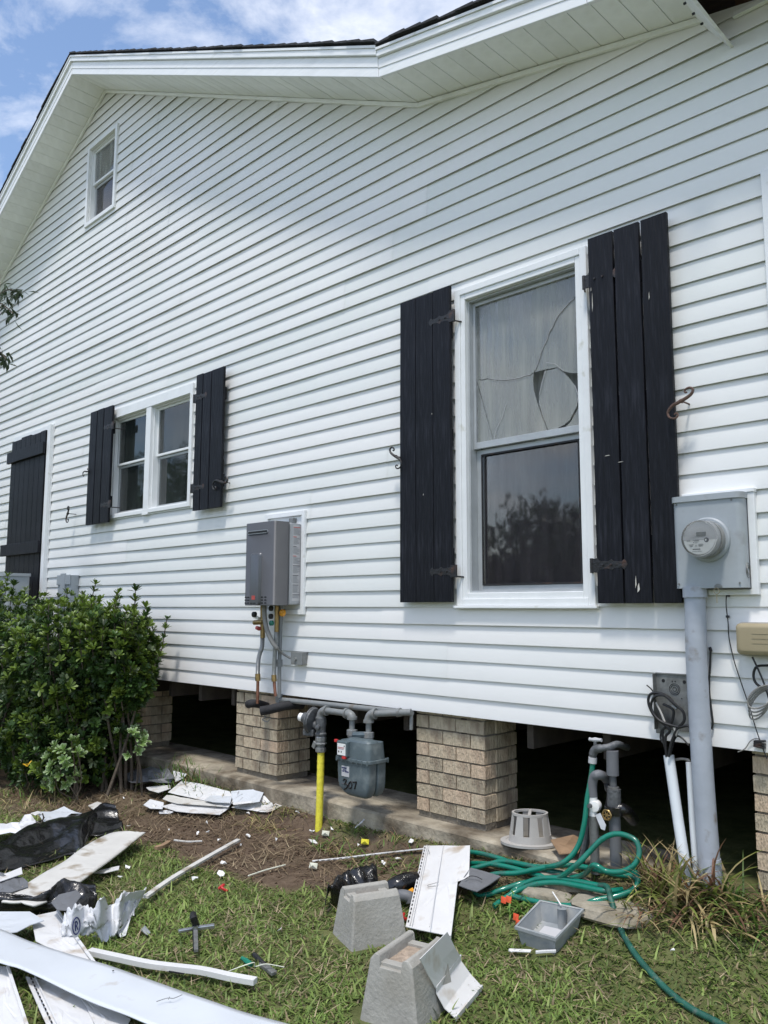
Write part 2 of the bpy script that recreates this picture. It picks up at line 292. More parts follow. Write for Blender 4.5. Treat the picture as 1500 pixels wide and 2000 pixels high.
def bigmesh(name, tv, tf, mats, locs, cols, m, parent=None, ccol=None, **kw):
    """many copies of one small template as a single mesh, tinted per copy"""
    tv = np.array(tv, float); n = len(tv); Mx = np.asarray(mats); Lx = np.asarray(locs); K = len(Lx)
    vs = (np.einsum('kij,nj->kni', Mx, tv) + Lx[:, None, :]).reshape(-1, 3)
    loops = []; st = []; tot = []
    lp = np.concatenate([np.array(f) for f in tf]); ln = np.array([len(f) for f in tf])
    L = (lp[None, :] + (np.arange(K) * n)[:, None]).reshape(-1)
    T = np.tile(ln, K); Sx = np.concatenate([[0], np.cumsum(T)[:-1]])
    c = np.array([(vs[:, 0].min() + vs[:, 0].max()) / 2, (vs[:, 1].min() + vs[:, 1].max()) / 2, vs[:, 2].min()])
    me = bpy.data.meshes.new(name); me.vertices.add(len(vs)); me.vertices.foreach_set('co', (vs - c).astype(np.float32).ravel())
    me.loops.add(len(L)); me.loops.foreach_set('vertex_index', L.astype(np.int32)); me.polygons.add(len(T)); me.polygons.foreach_set('loop_start', Sx.astype(np.int32))
    me.polygons.foreach_set('loop_total', T.astype(np.int32)); me.update(calc_edges=True)
    at = me.color_attributes.new('tint', 'FLOAT_COLOR', 'POINT'); cc = np.ones((K, n, 4), np.float32); cc[:, :, :3] = np.asarray(cols)[:, None, :]
    if ccol is not None: cc[:, :, :3] = cc[:, :, :3] * np.asarray(ccol)[None, :, None] if np.ndim(ccol) == 1 else cc[:, :, :3] * np.asarray(ccol)[None]
    at.data.foreach_set('color', cc.ravel()); me.materials.append(M[m]); me.shade_smooth()
    o = bpy.data.objects.new(name, me); COL.objects.link(o); w = Matrix.Translation(Vector(c))
    if parent is not None: child(o, parent, w)
    else: o.matrix_basis = w; MW[o] = w
    return tag(o, **kw)
def rotz(a): c, s = np.cos(a), np.sin(a); z = np.zeros_like(a); o = np.ones_like(a); return np.stack([np.stack([c, -s, z], -1), np.stack([s, c, z], -1), np.stack([z, z, o], -1)], -2)
def rotx(a): c, s = np.cos(a), np.sin(a); z = np.zeros_like(a); o = np.ones_like(a); return np.stack([np.stack([o, z, z], -1), np.stack([z, c, -s], -1), np.stack([z, s, c], -1)], -2)
def rand_dir(n): v = np.random.normal(size=(n, 3)); return v / np.linalg.norm(v, axis=1)[:, None]

# ------------------------------------------------------------ ground
def dirtiness(x, y):
    """1 = bare soil"""
    d = 0
    for cx, cy, rx, ry, k in ((-4.35, -.52, 1.15, .45, 1), (-3.3, -.32, .8, .22, .9), (-5.6, -.45, .9, .35, .8), (-2.4, -.2, .6, .12, .5), (-6.6, -.7, 1.6, .6, .9), (-1.2, -.1, .6, .2, .6)):
        q = ((x - cx) / rx) ** 2 + ((y - cy) / ry) ** 2 + nz(x * 3, y * 3) * .5 + nz(x * 9, y * 9, 2) * .25
        d = max(d, k * min(1, max(0, (1.25 - q) / .5)))
    return d
def gfine(x, y): return ground(x, y) + nz(x * 2.2, y * 2.2) * .006 + nz(x * 9, y * 9, 5) * .004
def axis(fine0, fine1, st, far):
    a = list(np.arange(fine0, fine1, st)); d = st; l = [fine0]
    while l[-1] > -far: d *= 1.5; l.append(l[-1] - d)
    r = [fine1]; d = st
    while r[-1] < far: d *= 1.5; r.append(r[-1] + d)
    return sorted(set(np.round(l[::-1] + a + r, 4)))
xs = axis(-9.5, .5, .06, 420); ys = axis(-3.2, .4, .06, 420)
b = MB(); nx = len(xs); vs = []; dl = []
for y in ys:
    for x in xs:
        far = max(0, -y - 4, abs(x + 4) - 8)
        vs.append((x, y, (gfine(x, y) if far == 0 else ground(x, y)) + (nz(x * .05, y * .05) * min(.6, far * .02)))); dl.append(dirtiness(x, y) if far == 0 else 0)
b.add(vs, [(j * nx + i, j * nx + i + 1, (j + 1) * nx + i + 1, (j + 1) * nx + i) for j in range(len(ys) - 1) for i in range(nx - 1)])
gm = bpy.data.materials.new('lawn_and_soil'); gm.use_nodes = True; t = gm.node_tree; N = t.nodes; K = t.links.new
bs_ = N['Principled BSDF']; bs_.inputs['Roughness'].default_value = .95; bs_.inputs['Specular IOR Level'].default_value = .1
ge = N.new('ShaderNodeNewGeometry'); at = N.new('ShaderNodeAttribute'); at.attribute_name = 'dirt'
na = N.new('ShaderNodeTexNoise'); na.inputs['Scale'].default_value = 5; na.inputs['Detail'].default_value = 10; na.inputs['Roughness'].default_value = .7; K(ge.outputs['Position'], na.inputs['Vector'])
r1 = N.new('ShaderNodeValToRGB'); r1.color_ramp.elements[0].position = .3; r1.color_ramp.elements[0].color = (.065, .085, .028, 1); r1.color_ramp.elements[1].position = .7; r1.color_ramp.elements[1].color = (.17, .175, .075, 1); K(na.outputs['Fac'], r1.inputs[0])
r2 = N.new('ShaderNodeValToRGB'); r2.color_ramp.elements[0].position = .3; r2.color_ramp.elements[0].color = (.070, .048, .034, 1); r2.color_ramp.elements[1].position = .75; r2.color_ramp.elements[1].color = (.185, .138, .098, 1)
nb = N.new('ShaderNodeTexNoise'); nb.inputs['Scale'].default_value = 11; nb.inputs['Detail'].default_value = 12; nb.inputs['Roughness'].default_value = .75; K(ge.outputs['Position'], nb.inputs['Vector']); K(nb.outputs['Fac'], r2.inputs[0])
mg = N.new('ShaderNodeMix'); mg.data_type = 'RGBA'; K(at.outputs['Fac'], mg.inputs['Factor']); K(r1.outputs[0], mg.inputs['A']); K(r2.outputs[0], mg.inputs['B']); K(mg.outputs['Result'], bs_.inputs['Base Color'])
bp = N.new('ShaderNodeBump'); bp.inputs['Strength'].default_value = 1; bp.inputs['Distance'].default_value = .02; K(nb.outputs['Fac'], bp.inputs['Height']); K(bp.outputs[0], bs_.inputs['Normal'])
go = b.build('ground', gm, kind='structure', label='lawn with a bare brown soil patch beside the house', fix=False)
A_ = go.data.attributes.new('dirt', 'FLOAT', 'POINT'); A_.data.foreach_set('value', np.array(dl, np.float32)); go.data.shade_smooth()

M['added_street'] = mat('pale_bounce_street', (.30, .295, .28), .9, var=.15, vs=2, bump=.3)  # invented strip, its pale top bounces light up to soffit and wall
for v in go.data.vertices:
    yy = v.co.y + go.location.y
    if -18.5 < yy < -8.2: v.co.z -= .7
MB().box((-300, -17.0, -.6), (300, -8.6, .02)).build('added_street', 'added_street', kind='structure', label='pale concrete street behind the viewer, put in to bounce light')

# ------------------------------------------------------------ house
EXP = .1016; Z0 = .854; OV = .37
AP = (-7.73, 6.886); BR = (-3.278, 4.685); SLA = .4955; SLB = .222
def roof(x):
    if x > BR[0]: return BR[1] - SLB * (x - BR[0])
    if x > AP[0]: return AP[1] - SLA * (x - AP[0])
    if x > 2 * AP[0] - BR[0]: return AP[1] - SLA * (AP[0] - x)
    return BR[1] - SLB * ((2 * AP[0] - BR[0]) - x)
XL, XR = -13.4, 2.2
house = thing('house', 'white vinyl-clad gabled house on brick piers with black board shutters', 'house', (-3, 1, 0))
holes = [(-2.945, -2.135, 1.50, 3.30), (-7.24, -5.87, 2.335, 3.25), (-8.02, -7.45, 5.52, 6.33)]
rs = random.Random(3)
def panel(x0, x1, k, lift):
    """one double-course siding panel with its two shadow lips"""
    zA, zB = Z0 + k * EXP, Z0 + (k + 2) * EXP
    for h in holes:
        if h[2] <= zA and zB <= h[3] + .005 and x0 < h[0] and x1 > h[1]:
            panel(x0, h[0], k, lift); panel(h[1], x1, k, lift); return
        if h[2] <= zA and zB <= h[3] + .005 and x0 < h[0] < x1: x1 = h[0]
        if h[2] <= zA and zB <= h[3] + .005 and x0 < h[1] < x1: x0 = h[1]
    mb = MB(); any_ = False
    for c in (k, k + 1):
        z0 = Z0 + c * EXP; z1 = z0 + EXP + .010
        cuts = [x0, x1]
        for h in holes:
            for hx in (h[0], h[1]):
                if x0 < hx < x1 and h[2] < z1 and h[3] > z0: cuts.append(hx)
        cuts.sort()
        for a, bx in zip(cuts[:-1], cuts[1:]):
            xm = (a + bx) / 2; zb, zt = z0, z1
            for h in holes:
                if h[0] < xm < h[1]:
                    if z0 < h[2] < z1: zt = h[2]
                    elif h[2] <= z0 and z1 <= h[3]: zt = zb - 1
                    elif z0 < h[3] < z1: zb = h[3]
            if zt <= zb + .002: continue
            n = max(1, int((bx - a) / .11)); cols = [a + (bx - a) * i / n for i in range(n + 1)]
            for xx in (BR[0], AP[0]):
                if a < xx < bx: cols.append(xx)
            # exact crossing of roof line with the bottom of the course
            for i in range(n):
                ra, rb_ = roof(cols[i]) - zb, roof(cols[i + 1]) - zb
                if ra * rb_ < 0: cols.append(cols[i] + (cols[i + 1] - cols[i]) * ra / (ra - rb_))
            cols = sorted(cols); prev = None
            for x in cols:
                top = min(zt, roof(x) + .012)
                if top < zb - 1e-4: prev = None; continue
                top = max(top, zb)
                wv = nz(x * .9, c * 3.1) * .0022 + nz(x * .25, c * .7, 3) * .0028 - lift; wz = nz(x * .7, c * 1.7, 9) * .0022
                yt = -.0015 - max(0, 1 - (top - zb) / EXP) * .0135; hz_ = min(.013, max(0, top - zb))
                k0 = len(mb.v)
                mb.v += [(x, .004 + wv, zb + hz_ + .001 + wz), (x, -.0105 + wv, zb + hz_ + wz), (x, -.0135 + wv, zb + .0004 + wz), (x, -.0152 + wv, zb + wz), (x, -.0158 + wv, zb + .004 + wz), (x, yt + wv, top + (wz if top == zt else 0))]
                if prev is not None:
                    for q in range(5): mb.f.append((prev + q, k0 + q, k0 + q + 1, prev + q + 1))
                prev = k0; any_ = True
    if any_ and mb.f:
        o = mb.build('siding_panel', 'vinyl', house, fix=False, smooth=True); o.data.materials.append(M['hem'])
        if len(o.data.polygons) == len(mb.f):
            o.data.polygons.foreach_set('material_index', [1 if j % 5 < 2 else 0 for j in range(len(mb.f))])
for k in range(0, 62, 2):
    zb = Z0 + k * EXP; x = XL - rs.uniform(0, 3.0); i = 0
    seams = []
    while x < XR:
        w = rs.choice((3.66, 3.66, 2.6, 3.1)); seams.append((x, x + w)); x += w
    for a, c in seams:
        a = max(a, XL); c = min(c + .03, XR)
        while a < c and roof(a) < zb - .02: a += .05
        while c > a and roof(c) < zb - .02: c -= .05
        if c - a > .08: panel(a - (.06 if a > XL + .1 and roof(a) < zb + .1 else 0), c, k, .002 * (i % 2)); i += 1
# wall core behind the siding (sheathing), with the window openings left free
b = MB(); xsn = sorted([XL, XR, AP[0], BR[0], 2 * AP[0] - BR[0]] + [h[i] for h in holes for i in (0, 1)])
for a, c in zip(xsn[:-1], xsn[1:]):
    xm = (a + c) / 2; lo = .88; segs = []
    for h in sorted([h for h in holes if h[0] < xm < h[1]], key=lambda h: h[2]): segs.append((lo, h[2])); lo = h[3]
    for z0, z1 in segs: b.box((a, .03, z0), (c, .16, z1))
    b.hexa([(a, .03, lo), (c, .03, lo), (c, .16, lo), (a, .16, lo)], [(a, .03, roof(a)), (c, .03, roof(c)), (c, .16, roof(c)), (a, .16, roof(a))])
b.build('sheathing', 'darkwood', house)
# other three walls, floor, closed crawl space, dark rooms
b = MB(); D = 9.0
b.box((XL, D, .0), (XR, D + .15, 4.3)); b.box((XL, .17, .86), (XL + .15, D - .01, 2.6)); b.box((XR - .15, .17, .86), (XR, D - .01, 3.3))
b.build('rear_wall', 'vinyl', house)
b = MB(); b.box((XL, 1.5, -.2), (XL + .1, D, .85)); b.box((XR - .1, .6, -.2), (XR, D, .85)); b.build('skirt_wall', 'mortar', house)
b = MB(); b.box((XL + .16, .03, .865), (XR - .16, D - .02, .90)); b.build('subfloor', 'darkwood', house)
for i in range(33):
    x = XL + .5 + i * .45
    if XL < x < XR: MB().box((x - .02, .04, .72), (x + .02, 4.5, .862)).build('floor_joist', 'darkwood', house)
# roof deck and shingles
def perp(s): return math.sqrt(1 + s * s)
segs = [(2 * AP[0] - BR[0] - 2.2, 2 * AP[0] - BR[0], SLB), (2 * AP[0] - BR[0], AP[0], SLA), (AP[0], BR[0], SLA), (BR[0], XR, SLB)]
FH = .172
def slab(name, m, x0, x1, y0, y1, lo, hi, **k):
    o = MB().hexa([(x0, y0, roof(x0) + lo), (x1, y0, roof(x1) + lo), (x1, y1, roof(x1) + lo), (x0, y1, roof(x0) + lo)],
                  [(x0, y0, roof(x0) + hi), (x1, y0, roof(x1) + hi), (x1, y1, roof(x1) + hi), (x0, y1, roof(x0) + hi)])
    return o.build(name, m, house, **k)
for a, c, s in segs:
    p = perp(s)
    slab('roof_deck', 'rawwood', a, c, -OV + .002, D + .3, FH * p, (FH + .018) * p)
    n = int((c - a) / .125); down = 1 if a >= AP[0] else -1
    for i in range(n):
        x0 = a + (c - a) * i / n; x1 = a + (c - a) * (i + 1) / n + 0
        # each course is thicker at its lower (butt) edge
        lo = (FH + .02) * p; h0, h1 = (.010, .019) if down > 0 else (.019, .010); j = rs.uniform(-.008, .008)
        MB().hexa([(x0, -OV - .055 + j, roof(x0) + lo), (x1, -OV - .055 + j, roof(x1) + lo), (x1, D + .3, roof(x1) + lo), (x0, D + .3, roof(x0) + lo)],
                  [(x0, -OV - .055 + j, roof(x0) + lo + h0), (x1, -OV - .055 + j, roof(x1) + lo + h1), (x1, D + .3, roof(x1) + lo + h1), (x0, D + .3, roof(x0) + lo + h0)]).build('shingle_course', 'shingle', house)
# fascia: broad board, a raised upper board, and laps at the joints
joints = {0: [], 1: [-9.9], 2: [-6.9], 3: [-1.85]}
for si, (a, c, s) in enumerate(segs):
    p = perp(s); cuts = [a] + joints[si] + [c]
    for q, (x0, x1) in enumerate(zip(cuts[:-1], cuts[1:])):
        g = .002 if q else 0; f = .002 * (q % 2)
        slab('fascia_board', 'fascia', x0 + g, x1 - .002, -OV - .016 - f, -OV + .004, 0, .055 * p, bevel=.002)
        slab('fascia_board', 'fascia', x0 + g, x1 - .002, -OV - .020 - f, -OV + .004, .0552 * p, .118 * p, bevel=.002)
        slab('rake_moulding', 'fascia', x0 + g, x1 - .002, -OV - .038 - f, -OV + .004, .120 * p, .160 * p, bevel=.004)
        slab('drip_edge', 'trim', x0, x1, -OV - .046, -OV + .004, .1602 * p, .176 * p)
    slab('wall_channel', 'soffit', a, min(c, -1.45), -.034, -.012, -.030, -.001, bevel=.002)
# soffit boards: 5 in wide with open V joints, level from wall to fascia
for a, c, s in segs:
    c = min(c, -1.452); n = max(1, int((c - a) * perp(s) / .127))
    for i in range(n):
        x0 = a + (c - a) * i / n; x1 = a + (c - a) * (i + 1) / n; gp = .0045 if i % 2 else .002
        z = rs.uniform(-.0012, .0012)
        slab('soffit_board', 'soffit', x0 + gp * .5, x1 - gp * .5, -OV + .003, -.012, .002 + z, .012 + z, bevel=.0025)
    slab('soffit_backer', 'darkwood', a, c, -OV + .006, .02, .0145, .022)
# end closure hanging where the soffit has been stripped away
b = MB(); b.hexa([(-1.462, -OV - .02, 4.30), (-1.452, -OV - .02, 4.31), (-1.452, -.012, 4.27), (-1.462, -.012, 4.262)][::1], [(-1.338, -OV - .02, 4.092), (-1.322, -OV - .02, 4.092), (-1.306, -.012, 4.056), (-1.322, -.012, 4.056)])
b.build('soffit_end_closure', 'fascia', house, bevel=.003)
b = MB()
for y in (-.30, -.21, -.12): b.obox((-1.408, y, 4.168), (.012, .008, .008))
b.build('nail_slot', 'black', house)
b = MB(); b.box((-1.30, -.020, 4.19), (1.9, -.012, 4.225)); b.box((-1.30, -.034, 4.19), (1.9, -.0205, 4.197)); b.build('top_channel', 'soffit', house, bevel=.001)
for i in range(5):
    x = -1.2 + i * .61; slab('rafter_tail', 'rawwood', x, x + .04, -OV + .01, .6, .05, .165)
MB().box((-1.31, .04, 4.23), (1.9, .1, 4.34)).build('ledger', 'rawwood', house)

# ------------------------------------------------------------ windows
def frame_box(x0, x1, z0, z1, w, y0, y1, wb=None, wt=None):
    wb = w if wb is None else wb; wt = w if wt is None else wt
    b = MB(); b.box((x0, y0, z0), (x0 + w, y1, z1)); b.box((x1 - w, y0, z0), (x1, y1, z1)); b.box((x0 + w, y0, z0), (x1 - w, y1, z0 + wb)); b.box((x0 + w, y0, z1 - wt), (x1 - w, y1, z1)); return b
def curtain_mb(x0, x1, z0, z1, y):
    return MB().grid(lambda u, v: (x0 + (x1 - x0) * u, y + .012 * math.sin(u * 38 + nz(u * 5, v) * 2) + .006 * math.sin(u * 90), z0 + (z1 - z0) * v), 60, 6)
# tall window, cracked upper pane
win = MB().box((-2.985, .17, 1.47), (-2.10, .175, 3.34)).build('window', 'dim_room', house, label='tall sash window with a cracked upper pane between two black shutters')
# mitred casing in two steps
b = frame_box(-2.985, -2.098, 1.47, 3.338, .040, -.036, .02); b.build('casing', 'trim', win, bevel=.004)
b = frame_box(-2.9448, -2.1382, 1.510, 3.298, .032, -.028, .02); b.build('casing', 'trim', win, bevel=.003)
b = MB(); b.box((-3.0, -.05, 1.455), (-2.085, -.02, 1.4698)); b.build('sill', 'trim', win, bevel=.003)
frame_box(-2.9126, -2.1704, 1.542, 3.266, .012, .0, .1).build('jamb', 'silver_frame', win)
b = frame_box(-2.9004, -2.1826, 2.372, 3.253, .018, .03, .055, wb=.038, wt=.022); b.build('upper_sash', 'silver_frame', win, bevel=.002)
b = frame_box(-2.9002, -2.1828, 1.5545, 2.37, .034, .058, .085, wb=.028, wt=.028); b.build('lower_sash', 'silver_frame', win, bevel=.002)
# upper pane: separate shards with real gaps (glass coordinates: u right, v up)
gx0, gx1, gz0, gz1 = -2.882, -2.201, 2.41, 3.231
def shard(pts, y=.044):
    MB().prism([(gx0 + (gx1 - gx0) * u, y, gz0 + (gz1 - gz0) * v) for u, v in pts], (0, -.003, 0)).build('glass_shard', 'pane_top', win)
crA = [(1.0, .86), (.93, .83), (.86, .785), (.79, .73), (.73, .66), (.68, .58), (.635, .50), (.60, .44), (.58, .413)]
crL = [(.58, .413), (.53, .405), (.44, .40), (.34, .405), (.24, .42), (.12, .45), (.0, .46)]
def off(l, dx, dz): return [(u + dx, v + dz) for u, v in l]
def jag(l):
    o = [l[0]]
    for a_, b_ in zip(l[:-1], l[1:]):
        o.append(((a_[0] + b_[0]) / 2 + rs.uniform(-.008, .008), (a_[1] + b_[1]) / 2 + rs.uniform(-.006, .006))); o.append(b_)
    return o
crA = jag(crA); crL = jag(crL)
shard([(0, 1), (1, 1), (1, .862)] + off(crA[1:-1], -.004, .002) + off(crL[0:-1], 0, .003) + [(0, .461)])
shard([(1, .857)] + off(crA[1:-1], .004, -.003) + [(.59, .416), (.70, .418), (.80, .414), (.86, .375), (.93, .352), (1, .34)])
shard([(0, .459)] + off(crL[0:-1][::-1], 0, -.003) + [(.572, .36), (.578, .29), (.61, .20), (.65, .10), (.70, 0), (.17, 0)])
shard([(.69, .408), (.80, .410), (.855, .372), (.905, .325), (.955, .265), (.985, .19), (.965, .125), (.90, .045), (.85, .022), (.78, .004), (.704, .002), (.655, .105), (.62, .20), (.628, .25), (.655, .33)], .047)
shard([(.004, .43), (.165, .001), (.004, .001)])
shard([(.86, .001), (.915, .035), (.98, .11), (1, .15), (1, 0)])
def gp_(u, v, y=.0395): return (gx0 + (gx1 - gx0) * u, y, gz0 + (gz1 - gz0) * v)
for l_, rr_ in ((crA[1:-1], .0016), (crL[1:-2], .0014), ([(.17, 0), (.20, .08), (.26, .15), (.30, .24)], .0010), ([(.69, .408), (.655, .33), (.628, .25)], .0018), ([(.955, .265), (.985, .19), (.965, .125)], .0018), ([(.70, .46), (.78, .44), (.86, .375)], .001)):
    MB().tube([gp_(u + .006, v) for u, v in l_], rr_, 4).build('crack_glint', 'label', win)  # pale tubes paint the glass-edge highlights along the cracks
MB().box((-2.866, .070, 1.583), (-2.217, .073, 2.342)).build('glass_pane', 'pane_low', win)
curtain_mb(-2.91, -2.17, 2.38, 3.27, .125).build('curtain', 'curtain', win, smooth=True, fix=False)
# insect screen in front of the lower sash: thin frame
frame_box(-2.864, -2.219, 1.585, 2.340, .008, .050, .057).build('screen_frame', 'iron', win)
b = MB(); b.box((-2.2, .02, 2.86), (-2.19, .045, 2.93)); b.box((-2.192, .018, 3.02), (-2.178, .04, 3.03)); b.build('sash_spring', 'rust', win)
# twin window
win2 = MB().box((-7.25, .17, 2.33), (-5.86, .175, 3.26)).build('window', 'dim_room', house, label='twin sash window with a white mullion between short shutters')
frame_box(-7.285, -5.83, 2.29, 3.34, .041, -.034, .02, wb=.035, wt=.085).build('casing', 'trim', win2, bevel=.003)
MB().box((-6.60, -.031, 2.3252), (-6.515, .02, 3.2548)).build('mullion', 'trim', win2, bevel=.003)
MB().box((-6.60, -.04, 2.275), (-6.50, -.01, 2.289)).build('drip_cap', 'trim', win2)
for x0, x1 in ((-7.243, -6.601), (-6.514, -5.872)):
    frame_box(x0, x1, 2.326, 3.254, .012, .0, .08).build('jamb', 'trim', win2)
    frame_box(x0 + .013, x1 - .013, 2.80, 3.241, .020, .03, .05).build('upper_sash', 'trim', win2, bevel=.002)
    frame_box(x0 + .013, x1 - .013, 2.339, 2.798, .022, .052, .072).build('lower_sash', 'silver_frame', win2, bevel=.002)
    MB().box((x0 + .034, .038, 2.821), (x1 - .034, .041, 3.220)).build('glass_pane', 'pane', win2)
    MB().box((x0 + .036, .060, 2.362), (x1 - .036, .063, 2.775)).build('glass_pane', 'pane', win2)
    MB().grid(lambda u, v: (x0 + .06 + .09 * u, .13 + .01 * math.sin(u * 20), 2.35 + .43 * v), 12, 2).build('curtain', 'curtain', win2, fix=False, smooth=True)
# gable window
win3 = MB().box((-8.03, .17, 5.51), (-7.44, .175, 6.34)).build('window', 'dim_room', house, label='small gable window high under the ridge')
frame_box(-8.065, -7.405, 5.465, 6.375, .042, -.034, .02).build('casing', 'trim', win3, bevel=.003)
frame_box(-8.022, -7.448, 5.508, 6.332, .012, 0, .08).build('jamb', 'trim', win3)
frame_box(-8.009, -7.461, 5.935, 6.319, .022, .02, .045).build('upper_sash', 'trim', win3)
frame_box(-8.009, -7.461, 5.521, 5.933, .028, .047, .07).build('lower_sash', 'silver_frame', win3)
MB().box((-7.986, .03, 5.958), (-7.484, .033, 6.296)).build('glass_pane', 'pane_top', win3)
MB().box((-7.980, .057, 5.550), (-7.490, .06, 5.904)).build('glass_pane', 'pane_low', win3)
curtain_mb(-7.97, -7.62, 5.94, 6.30, .12).build('curtain', 'curtain', win3, fix=False)
# casing edge at the far right of the view
b = frame_box(-1.215, -.20, 2.2, 3.40, .07, -.036, .02, wt=.07); w4 = b.build('window', 'trim', house, bevel=.004, label='white window casing cut off by the right edge of the view')
MB().box((-1.144, -.0185, 2.271), (-.271, -.0175, 3.329)).build('backing', 'dim_room', w4); MB().box((-1.144, -.024, 2.271), (-.271, -.021, 3.329)).build('glass_pane', 'pane', w4); MB().box((-1.143, -.031, 2.78), (-.272, -.0245, 2.82)).build('meeting_rail', 'trim', w4); MB().box((-1.143, -.030, 2.272), (-1.115, -.0245, 3.328)).build('sash_stile', 'trim', w4); MB().box((-.30, -.030, 2.272), (-.272, -.0245, 3.328)).build('sash_stile', 'trim', w4)
# ------------------------------------------------------------ shutters
def strap(sh, x, z, d, y, L=.16):
    """wrought strap hinge with a spear tip; d = +1 strap runs to +x"""
    pr = [(-.03, -.034), (.0, -.036), (.01, -.022), (.055, -.017), (.075, -.027), (.09, -.017), (L - .03, -.014), (L - .018, -.026), (L - .008, -.016), (L, 0)]
    pts = [(x + d * u, y, z + v) for u, v in pr] + [(x + d * u, y, z - v) for u, v in reversed(pr[:-1])]
    h = MB().prism(pts, (0, -.006, 0)).build('hinge', 'iron', sh, bevel=.0015)
    b = MB(); 
    b.tube([(x - d * .034, y + .004, z - .036), (x - d * .034, y + .004, z + .036)], .009, 8)
    for u in (.03, .075): b.lathe((x + d * u, y - .004, z), (0, -1, 0), [(.006, 0), (.005, .004), (.001, .005)], 8)
    b.tube([(x - d * .034, y + .01, z - .03), (x - d * .07, .0, z - .034)], .005, 6)
    b.build('hinge_barrel', 'iron', sh, smooth=True)
def shutter(boards, z0, z1, y, label, battens, hinges, side, yw=-.02, tops=None):
    """boards = [(x0,x1)...]; front face at y"""
    x0 = boards[0][0]; x1 = boards[-1][1]
    sh = None
    for z in (battens[1] if len(battens) > 2 else battens[0],) + tuple(battens):
        q = MB().box((x0 + .012, y + .024, z - .05), (x1 - .012, y + .044, z + .05))
        if sh is None: sh = q.build('shutter', 'black_wood', house, bevel=.002, label=label); z0_ = z
        elif z != z0_: q.build('batten', 'black_wood', sh, bevel=.002)
    for i, (a, c) in enumerate(boards):
        dz = tops[i] if tops else rs.uniform(-.004, .004)
        nn = 14; b = MB()   # slightly warped plank
        vv = []
        for j in range(nn + 1):
            tz = j / nn; z = z0 + (z1 + dz - z0) * tz; e = nz(tz * 3, a * 7) * .0016; e2 = nz(tz * 4, c * 5, 3) * .0016; yy = y + nz(tz * 1.5, a * 3, 8) * .003
            vv += [(a + e, yy, z), (c + e2, yy + nz(a, tz) * .002, z), (c + e2, yy + .023, z), (a + e, yy + .023, z)]
        ff = [(0, 1, 2, 3), tuple(4 * nn + q for q in (3, 2, 1, 0))]
        for j in range(nn):
            for q in range(4): ff.append((4 * j + q, 4 * j + (q + 1) % 4, 4 * j + 4 + (q + 1) % 4, 4 * j + 4 + q))
        b.add(vv, ff).build('board', 'black_wood', sh, bevel=.0025)
    for z in hinges:
        strap(sh, (x0 + .004) if side > 0 else (x1 - .004), z, side, y - .001)
    return sh
Y = -.075
xa = [-2.0620,-1.9260,-1.9160,-1.7830,-1.7720,-1.6390]
xb = [-3.3930,-3.2640,-3.2600,-3.1240,-3.1200,-2.9890]
s1 = shutter([(xb[0], xb[1]), (xb[2], xb[3]), (xb[4], xb[5])], 1.49, 3.36, Y, 'tall shutter left of the big window', (1.75, 2.45, 3.10), (1.665, 3.17), -1)
s2 = shutter([(xa[0], xa[1]), (xa[2], xa[3]), (xa[4], xa[5])], 1.48, 3.345, Y, 'tall shutter right of the big window, scuffed white', (1.75, 2.45, 3.10), (1.665, 3.12), 1)
for i, (x, z, h, w) in enumerate(((-2.045, 2.95, .10, .004), (-2.05, 3.06, .02, .003), (-1.74, 2.93, .04, .004), (-1.85, 1.53, .045, .012), (-1.86, 1.55, .06, .006), (-2.0, 2.2, .004, .03), (-1.93, 2.16, .003, .03), (-3.2, 2.12, .012, .004), (-3.13, 2.6, .01, .004))):
    MB().prism([(x, Y - .004, z), (x + w, Y - .004, z + h * .3), (x + w * .7, Y - .004, z + h), (x + w * .2, Y - .004, z + h * .7)], (0, -.001, 0)).build('paint_scuff', 'scuff', s2 if x > -2.5 else s1)
Y2 = -.085
xc = [-7.5970,-7.4550,-7.4450,-7.3170,-7.3070,-7.1730]; xd = [-5.6990,-5.6010,-5.5940,-5.4760,-5.4690,-5.3050]
s3 = shutter([(xc[0], xc[1] - .004), (xc[2], xc[3] - .004), (xc[4], xc[5] + .03)], 2.25, 3.37, Y2, 'short shutter left of the twin window', (2.45, 3.15), (2.42, 3.17), -1)
s4 = shutter([(xd[0], xd[1] - .004), (xd[2], xd[3] - .004), (xd[4], xd[5])], 2.235, 3.36, Y2, 'short shutter right of the twin window', (2.45, 3.15), (2.42, 3.17), 1)
# closed board door-shutter at the far left
door = MB().box((-9.66, -.026, 1.20), (-8.58, -.014, 3.43)).build('shuttered_door', 'trim', house, label='closed black board shutter over a doorway behind the bush')
MB().box((-8.66, -.06, 1.1), (-8.59, -.0265, 3.42)).build('jamb', 'trim', door, bevel=.003)
n = 7
for i in range(n):
    a = -9.60 + i * .132; MB().box((a + .002, -.07, 1.05), (a + .129, -.045, 3.37 + rs.uniform(-.012, .012))).build('board', 'black_wood', door, bevel=.003)
for z, x0 in ((3.17, -9.66), (2.10, -9.70)):
    MB().box((x0, -.10, z - .065), (-8.66, -.0705, z + .065)).build('batten', 'black_wood', door, bevel=.004)
